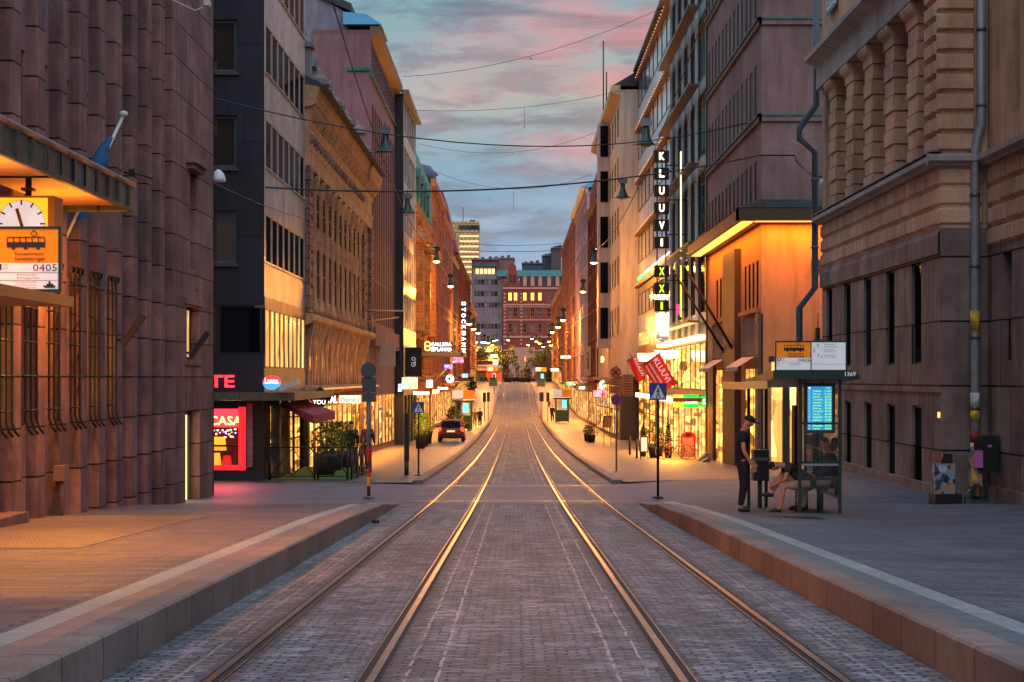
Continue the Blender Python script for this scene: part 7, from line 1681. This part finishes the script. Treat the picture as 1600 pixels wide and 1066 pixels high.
def human(label, J, loc, rz, shirt, trousers, shoes, sleeve=.55, shorts=False, long_sleeve=False, hair=M_hair, sub=2, cap=None, group=None, skin=M_skin, face=1):
    """J: joint positions, facing +x, left = +y, metres from the ground under the figure"""
    rt = thing('person', label, 'person', (0, 0, 0), group); V = {k: Vector(v) for k, v in J.items()}
    B = Sk(); pel = B.p(V['pelvis'], .092); bel = B.p(V['pelvis'].lerp(V['chest'], .45), .08, pel); ch = B.p(V['chest'], .095, bel)
    nk = B.p(V['neck'], .055, ch); hd = V['head']; ax = (hd-V['neck']).normalized(); fw = Vector(J.get('face', (1, 0, 0))).normalized()
    h1 = B.p(V['neck'].lerp(hd, .45), .062, nk); h2 = B.p(hd, .088, h1); h3 = B.p(hd+ax*.075, .078, h2); h4 = B.p(hd+ax*.115, .05, h3)
    ns = B.p(hd+fw*.105-ax*.01, .014, h2); chn = B.p(hd+fw*.075-ax*.075, .028, h1)
    for s_ in 'LR':
        sh, el, wr, hand = V['sh'+s_], V['el'+s_], V['wr'+s_], V['ha'+s_]
        i = B.p(sh, .058, ch); i2 = B.p(sh.lerp(el, .5), .045, i); j = B.p(el, .04, i2); j2 = B.p(el.lerp(wr, .4), .037, j); k = B.p(wr, .025, j2)
        d = (hand-wr).normalized(); pm = B.p(wr+d*.05, (.036, .022), k); side = d.cross(Vector((0, 1, 0)) if abs(d.y) < .8 else Vector((1, 0, 0))).normalized(); nrm = d.cross(side)
        for q, L in ((-.026, .065), (-.009, .078), (.009, .074), (.026, .06)):
            f1 = B.p(wr+d*.095+side*q, .0095, pm); f2 = B.p(wr+d*(.095+L*.55)+side*q*1.1+nrm*.008, .0085, f1); B.p(wr+d*(.095+L*.9)+side*q*1.1+nrm*.026, .007, f2)
        t1 = B.p(wr+d*.05+side*.042, .012, pm); B.p(wr+d*.09+side*.055+nrm*.01, .009, t1)
        hp, kn, an, to = V['hp'+s_], V['kn'+s_], V['an'+s_], V['to'+s_]
        i = B.p(hp, .062, pel); i2 = B.p(hp.lerp(kn, .5), .068, i); j = B.p(kn, .056, i2); c = B.p(kn.lerp(an, .32), .054, j); k = B.p(an, .036, c); B.p(an.lerp(to, .5)-Vector((0, 0, .01)), .036, k); B.p(to, .026, len(B.v)-1)
    skinmesh('body', B.v, B.e, B.r, skin, rt, 0, sub)
    T = Sk(); a0 = T.p(V['pelvis']-(V['chest']-V['pelvis'])*.34, .135); a = T.p(V['pelvis']-(V['chest']-V['pelvis'])*.05, .145, a0); b = T.p(V['pelvis'].lerp(V['chest'], .5), .138, a); c = T.p(V['chest'], .155, b); T.p(V['chest'].lerp(V['neck'], .72), .075, c)
    for s_ in 'LR':
        sh, el, wr = V['sh'+s_], V['el'+s_], V['wr'+s_]; i = T.p(sh, .085, c); e = sh.lerp(el, sleeve if not long_sleeve else 1); j = T.p(e, .062, i)
        if long_sleeve: T.p(el.lerp(wr, .93), .042, j)
    skinmesh('shirt', T.v, T.e, T.r, shirt, rt, 0, sub)
    T = Sk(); a = T.p(V['pelvis']+Vector((0, 0, .0)), (.142, .135))
    T.p(V['pelvis']+(V['chest']-V['pelvis'])*.3, (.138, .122), a)
    for s_ in 'LR':
        hp, kn, an = V['hp'+s_], V['kn'+s_], V['an'+s_]; i = T.p(hp, .115, a); m = T.p(hp.lerp(kn, .5), .098, i)
        j = T.p(hp.lerp(kn, .88) if shorts else kn, .085 if shorts else .075, m)
        if not shorts: q = T.p(kn.lerp(an, .5), .066, j); T.p(kn.lerp(an, .95), .055, q)
    skinmesh('shorts' if shorts else 'trousers', T.v, T.e, T.r, trousers, rt, 0, sub)
    for s_ in 'LR':
        an, to = V['an'+s_], V['to'+s_]; d = (to-an); T = Sk(); a = T.p(an-Vector((d.x*.25, d.y*.25, .03)), .045); b = T.p(an.lerp(to, .5)-Vector((0, 0, .005)), (.048, .05), a); T.p(to+d.normalized()*.01, (.042, .032), b)
        skinmesh('shoe', T.v, T.e, T.r, shoes, rt, 0, sub)
    T = Sk(); a = T.p(hd+ax*.02-fw*.035, .092); b = T.p(hd+ax*.085-fw*.012, .088, a); T.p(hd+ax*.135+fw*.0, .05, b); skinmesh('hair', T.v, T.e, T.r, hair, rt, 0, sub)
    lf = ax.cross(fw).normalized(); s = MB()
    for e in (-1, 1): s.lathe(tuple(hd+fw*.083+lf*.032*e+ax*.012), [(0, -.008), (.009, 0), (0, .008)], 6)
    s.obj('eyes', M_black, rt)
    s = MB(); s.obox(hd+fw*.088-ax*.045, lf*.022, ax*.004, fw*.004); s.obj('mouth', pbr('lips', C(140, 70, 60), .5), rt)
    for e in (-1, 1): s = MB(); s.obox(hd+lf*.088*e-fw*.005, fw*.018, ax*.03, lf*.007); s.obj('ear', skin, rt)
    if cap:
        s = MB(); c = hd+ax*.075; s.lathe((0, 0, 0), [(.105, 0), (.107, .03), (.09, .075), (.04, .1), (0, .104)], 16); q = ax.to_track_quat('Z', 'Y').to_matrix(); s.v = [tuple(q @ Vector(v)+c-ax*.03) for v in s.v]
        s.obox(c+fw*.14-ax*.02, fw*.06, lf*.07, ax*.008); s.obj('cap', cap, rt)
    rt.location = loc; rt.rotation_euler = (0, 0, rz); return rt
M_tee = pbr('black_tee', C(26, 24, 34), .85); M_jean = pbr('black_trousers', C(22, 22, 26), .85); M_shoe = pbr('dark_shoes', C(34, 30, 30), .6); M_shorts = pbr('beige_shorts', C(190, 168, 140), .85); M_jkt = pbr('dark_jacket', C(24, 28, 34), .8); M_gtee = pbr('grey_green_tee', C(56, 58, 54), .85)
# standing man, side-on, facing right, head bowed
Jst = dict(pelvis=(0, 0, .93), chest=(-.03, 0, 1.30), neck=(.03, 0, 1.47), head=(.10, 0, 1.585), face=(1, 0, -.35), shL=(-.02, .17, 1.39), shR=(-.02, -.17, 1.39), elL=(.03, .22, 1.10), elR=(.0, -.21, 1.10), wrL=(.17, .2, .90), wrR=(.13, -.2, .86),
           haL=(.25, .19, .82), haR=(.18, -.19, .77), hpL=(0, .09, .9), hpR=(0, -.09, .9), knL=(.05, .1, .49), knR=(.01, -.1, .49), anL=(-.02, .12, .08), anR=(-.05, -.1, .08), toL=(.15, .13, .03), toR=(.12, -.11, .03))
Yp = 34.3; xp_ = xat(1160, Yp)
human('man in black cap, T-shirt and trousers standing at the shelter looking down', Jst, (xp_, Yp, G(xp_, Yp)+.01), 0, M_tee, M_jean, M_shoe, cap=pbr('black_cap', C(20, 18, 22), .8), hair=M_hair)
# seated man bending forward, ankle on knee, faces the street (left)
Jb = dict(pelvis=(-.05, 0, .55), chest=(.26, 0, .84), neck=(.42, .0, .88), head=(.55, 0, .86), face=(.6, 0, -.8), shL=(.32, .17, .86), shR=(.32, -.17, .86), elL=(.42, .24, .62), elR=(.45, -.22, .62), wrL=(.56, .12, .52), wrR=(.58, -.1, .56), haL=(.62, .06, .46), haR=(.63, -.04, .5),
          hpL=(0, .1, .53), hpR=(0, -.1, .53), knL=(.42, .18, .50), knR=(.42, -.12, .68), anL=(.50, .16, .09), anR=(.62, .02, .36), toL=(.68, .17, .035), toR=(.80, .02, .33))
gq = G(5.3, 35.2)
human('seated man in grey T-shirt and beige shorts bending over his crossed legs', Jb, (5.3, 35.1, gq), R(180), M_gtee, M_shorts, M_shoe, shorts=True)
Ju = dict(pelvis=(-.06, 0, .56), chest=(-.10, 0, .95), neck=(-.06, 0, 1.12), head=(-.01, 0, 1.235), face=(1, 0, -.1), shL=(-.1, .18, 1.03), shR=(-.1, -.18, 1.03), elL=(.0, .23, .76), elR=(.0, -.23, .76), wrL=(.22, .16, .66), wrR=(.22, -.16, .66), haL=(.3, .12, .64), haR=(.3, -.12, .64),
          hpL=(0, .1, .53), hpR=(0, -.1, .53), knL=(.42, .14, .52), knR=(.42, -.14, .52), anL=(.40, .14, .09), anR=(.46, -.14, .09), toL=(.58, .15, .035), toR=(.64, -.15, .035))
human('dark-haired man in dark jacket sitting upright behind the end glass', Ju, (5.72, 35.55, gq), R(180), M_jkt, M_shorts, M_shoe, long_sleeve=True)
# walkers and far figures
Jw = dict(pelvis=(0, 0, .93), chest=(.02, 0, 1.32), neck=(.03, 0, 1.49), head=(.05, 0, 1.61), face=(1, 0, -.05), shL=(0, .17, 1.40), shR=(0, -.17, 1.40), elL=(-.08, .22, 1.12), elR=(.08, -.22, 1.12), wrL=(-.02, .22, .88), wrR=(.22, -.2, .92), haL=(.02, .22, .8), haR=(.29, -.2, .87),
          hpL=(0, .09, .9), hpR=(0, -.09, .9), knL=(.2, .1, .50), knR=(-.03, -.1, .49), anL=(.25, .1, .09), anR=(-.28, -.1, .16), toL=(.42, .1, .04), toR=(-.12, -.1, .05))
def walker(label, px, Y, rz, sh, tr, zoff=0, s=1): 
    x = xat(px, Y); o = human(label, Jw, (x, Y, G(x, Y)+.01), rz, pbr('coat_'+sh[0], C(*sh[1]), .85), pbr('legs_'+tr[0], C(*tr[1]), .85), M_shoe, long_sleeve=True, sub=1)
walker('pedestrian in dark clothes walking past the terrace planters', 549, 66, R(90), ('brown', (44, 30, 26)), ('dark', (24, 20, 20)))
walker('pedestrian in purple-blue top behind the striped pole', 574, 72, R(80), ('purple', (60, 40, 70)), ('dark', (24, 20, 20)))
walker('far walker in dark top and yellow skirt-like coat, left pavement', 742, 178, R(-90), ('olive', (140, 120, 30)), ('tan', (120, 80, 60)))
walker('far walker with dark round backpack, left pavement', 750, 180, R(90), ('black', (18, 18, 26)), ('dark', (24, 20, 20)))
walker('lone far walker on the right pavement beside the shelter', 863, 205, R(90), ('black', (18, 18, 26)), ('dark', (24, 20, 20)))
walker('far figure near the left shopfronts before the rise', 718, 240, R(90), ('brown', (44, 30, 26)), ('dark', (24, 20, 20))); walker('far figure in pale top on the right rise', 858, 255, R(-90), ('pale', (200, 190, 180)), ('dark', (24, 20, 20)))
walker('tiny orange-clad figure near the plaza', 833, 385, R(90), ('orange', (220, 80, 30)), ('dark', (24, 20, 20)))
xq = xat(729, 163); human('person sitting with legs stretched out at the far left shelter', Ju, (xq-.3, 163, G(xq, 163)), 0, pbr('coat_yellow', C(180, 120, 40), .8), M_jean, M_shoe, long_sleeve=True, sub=1)
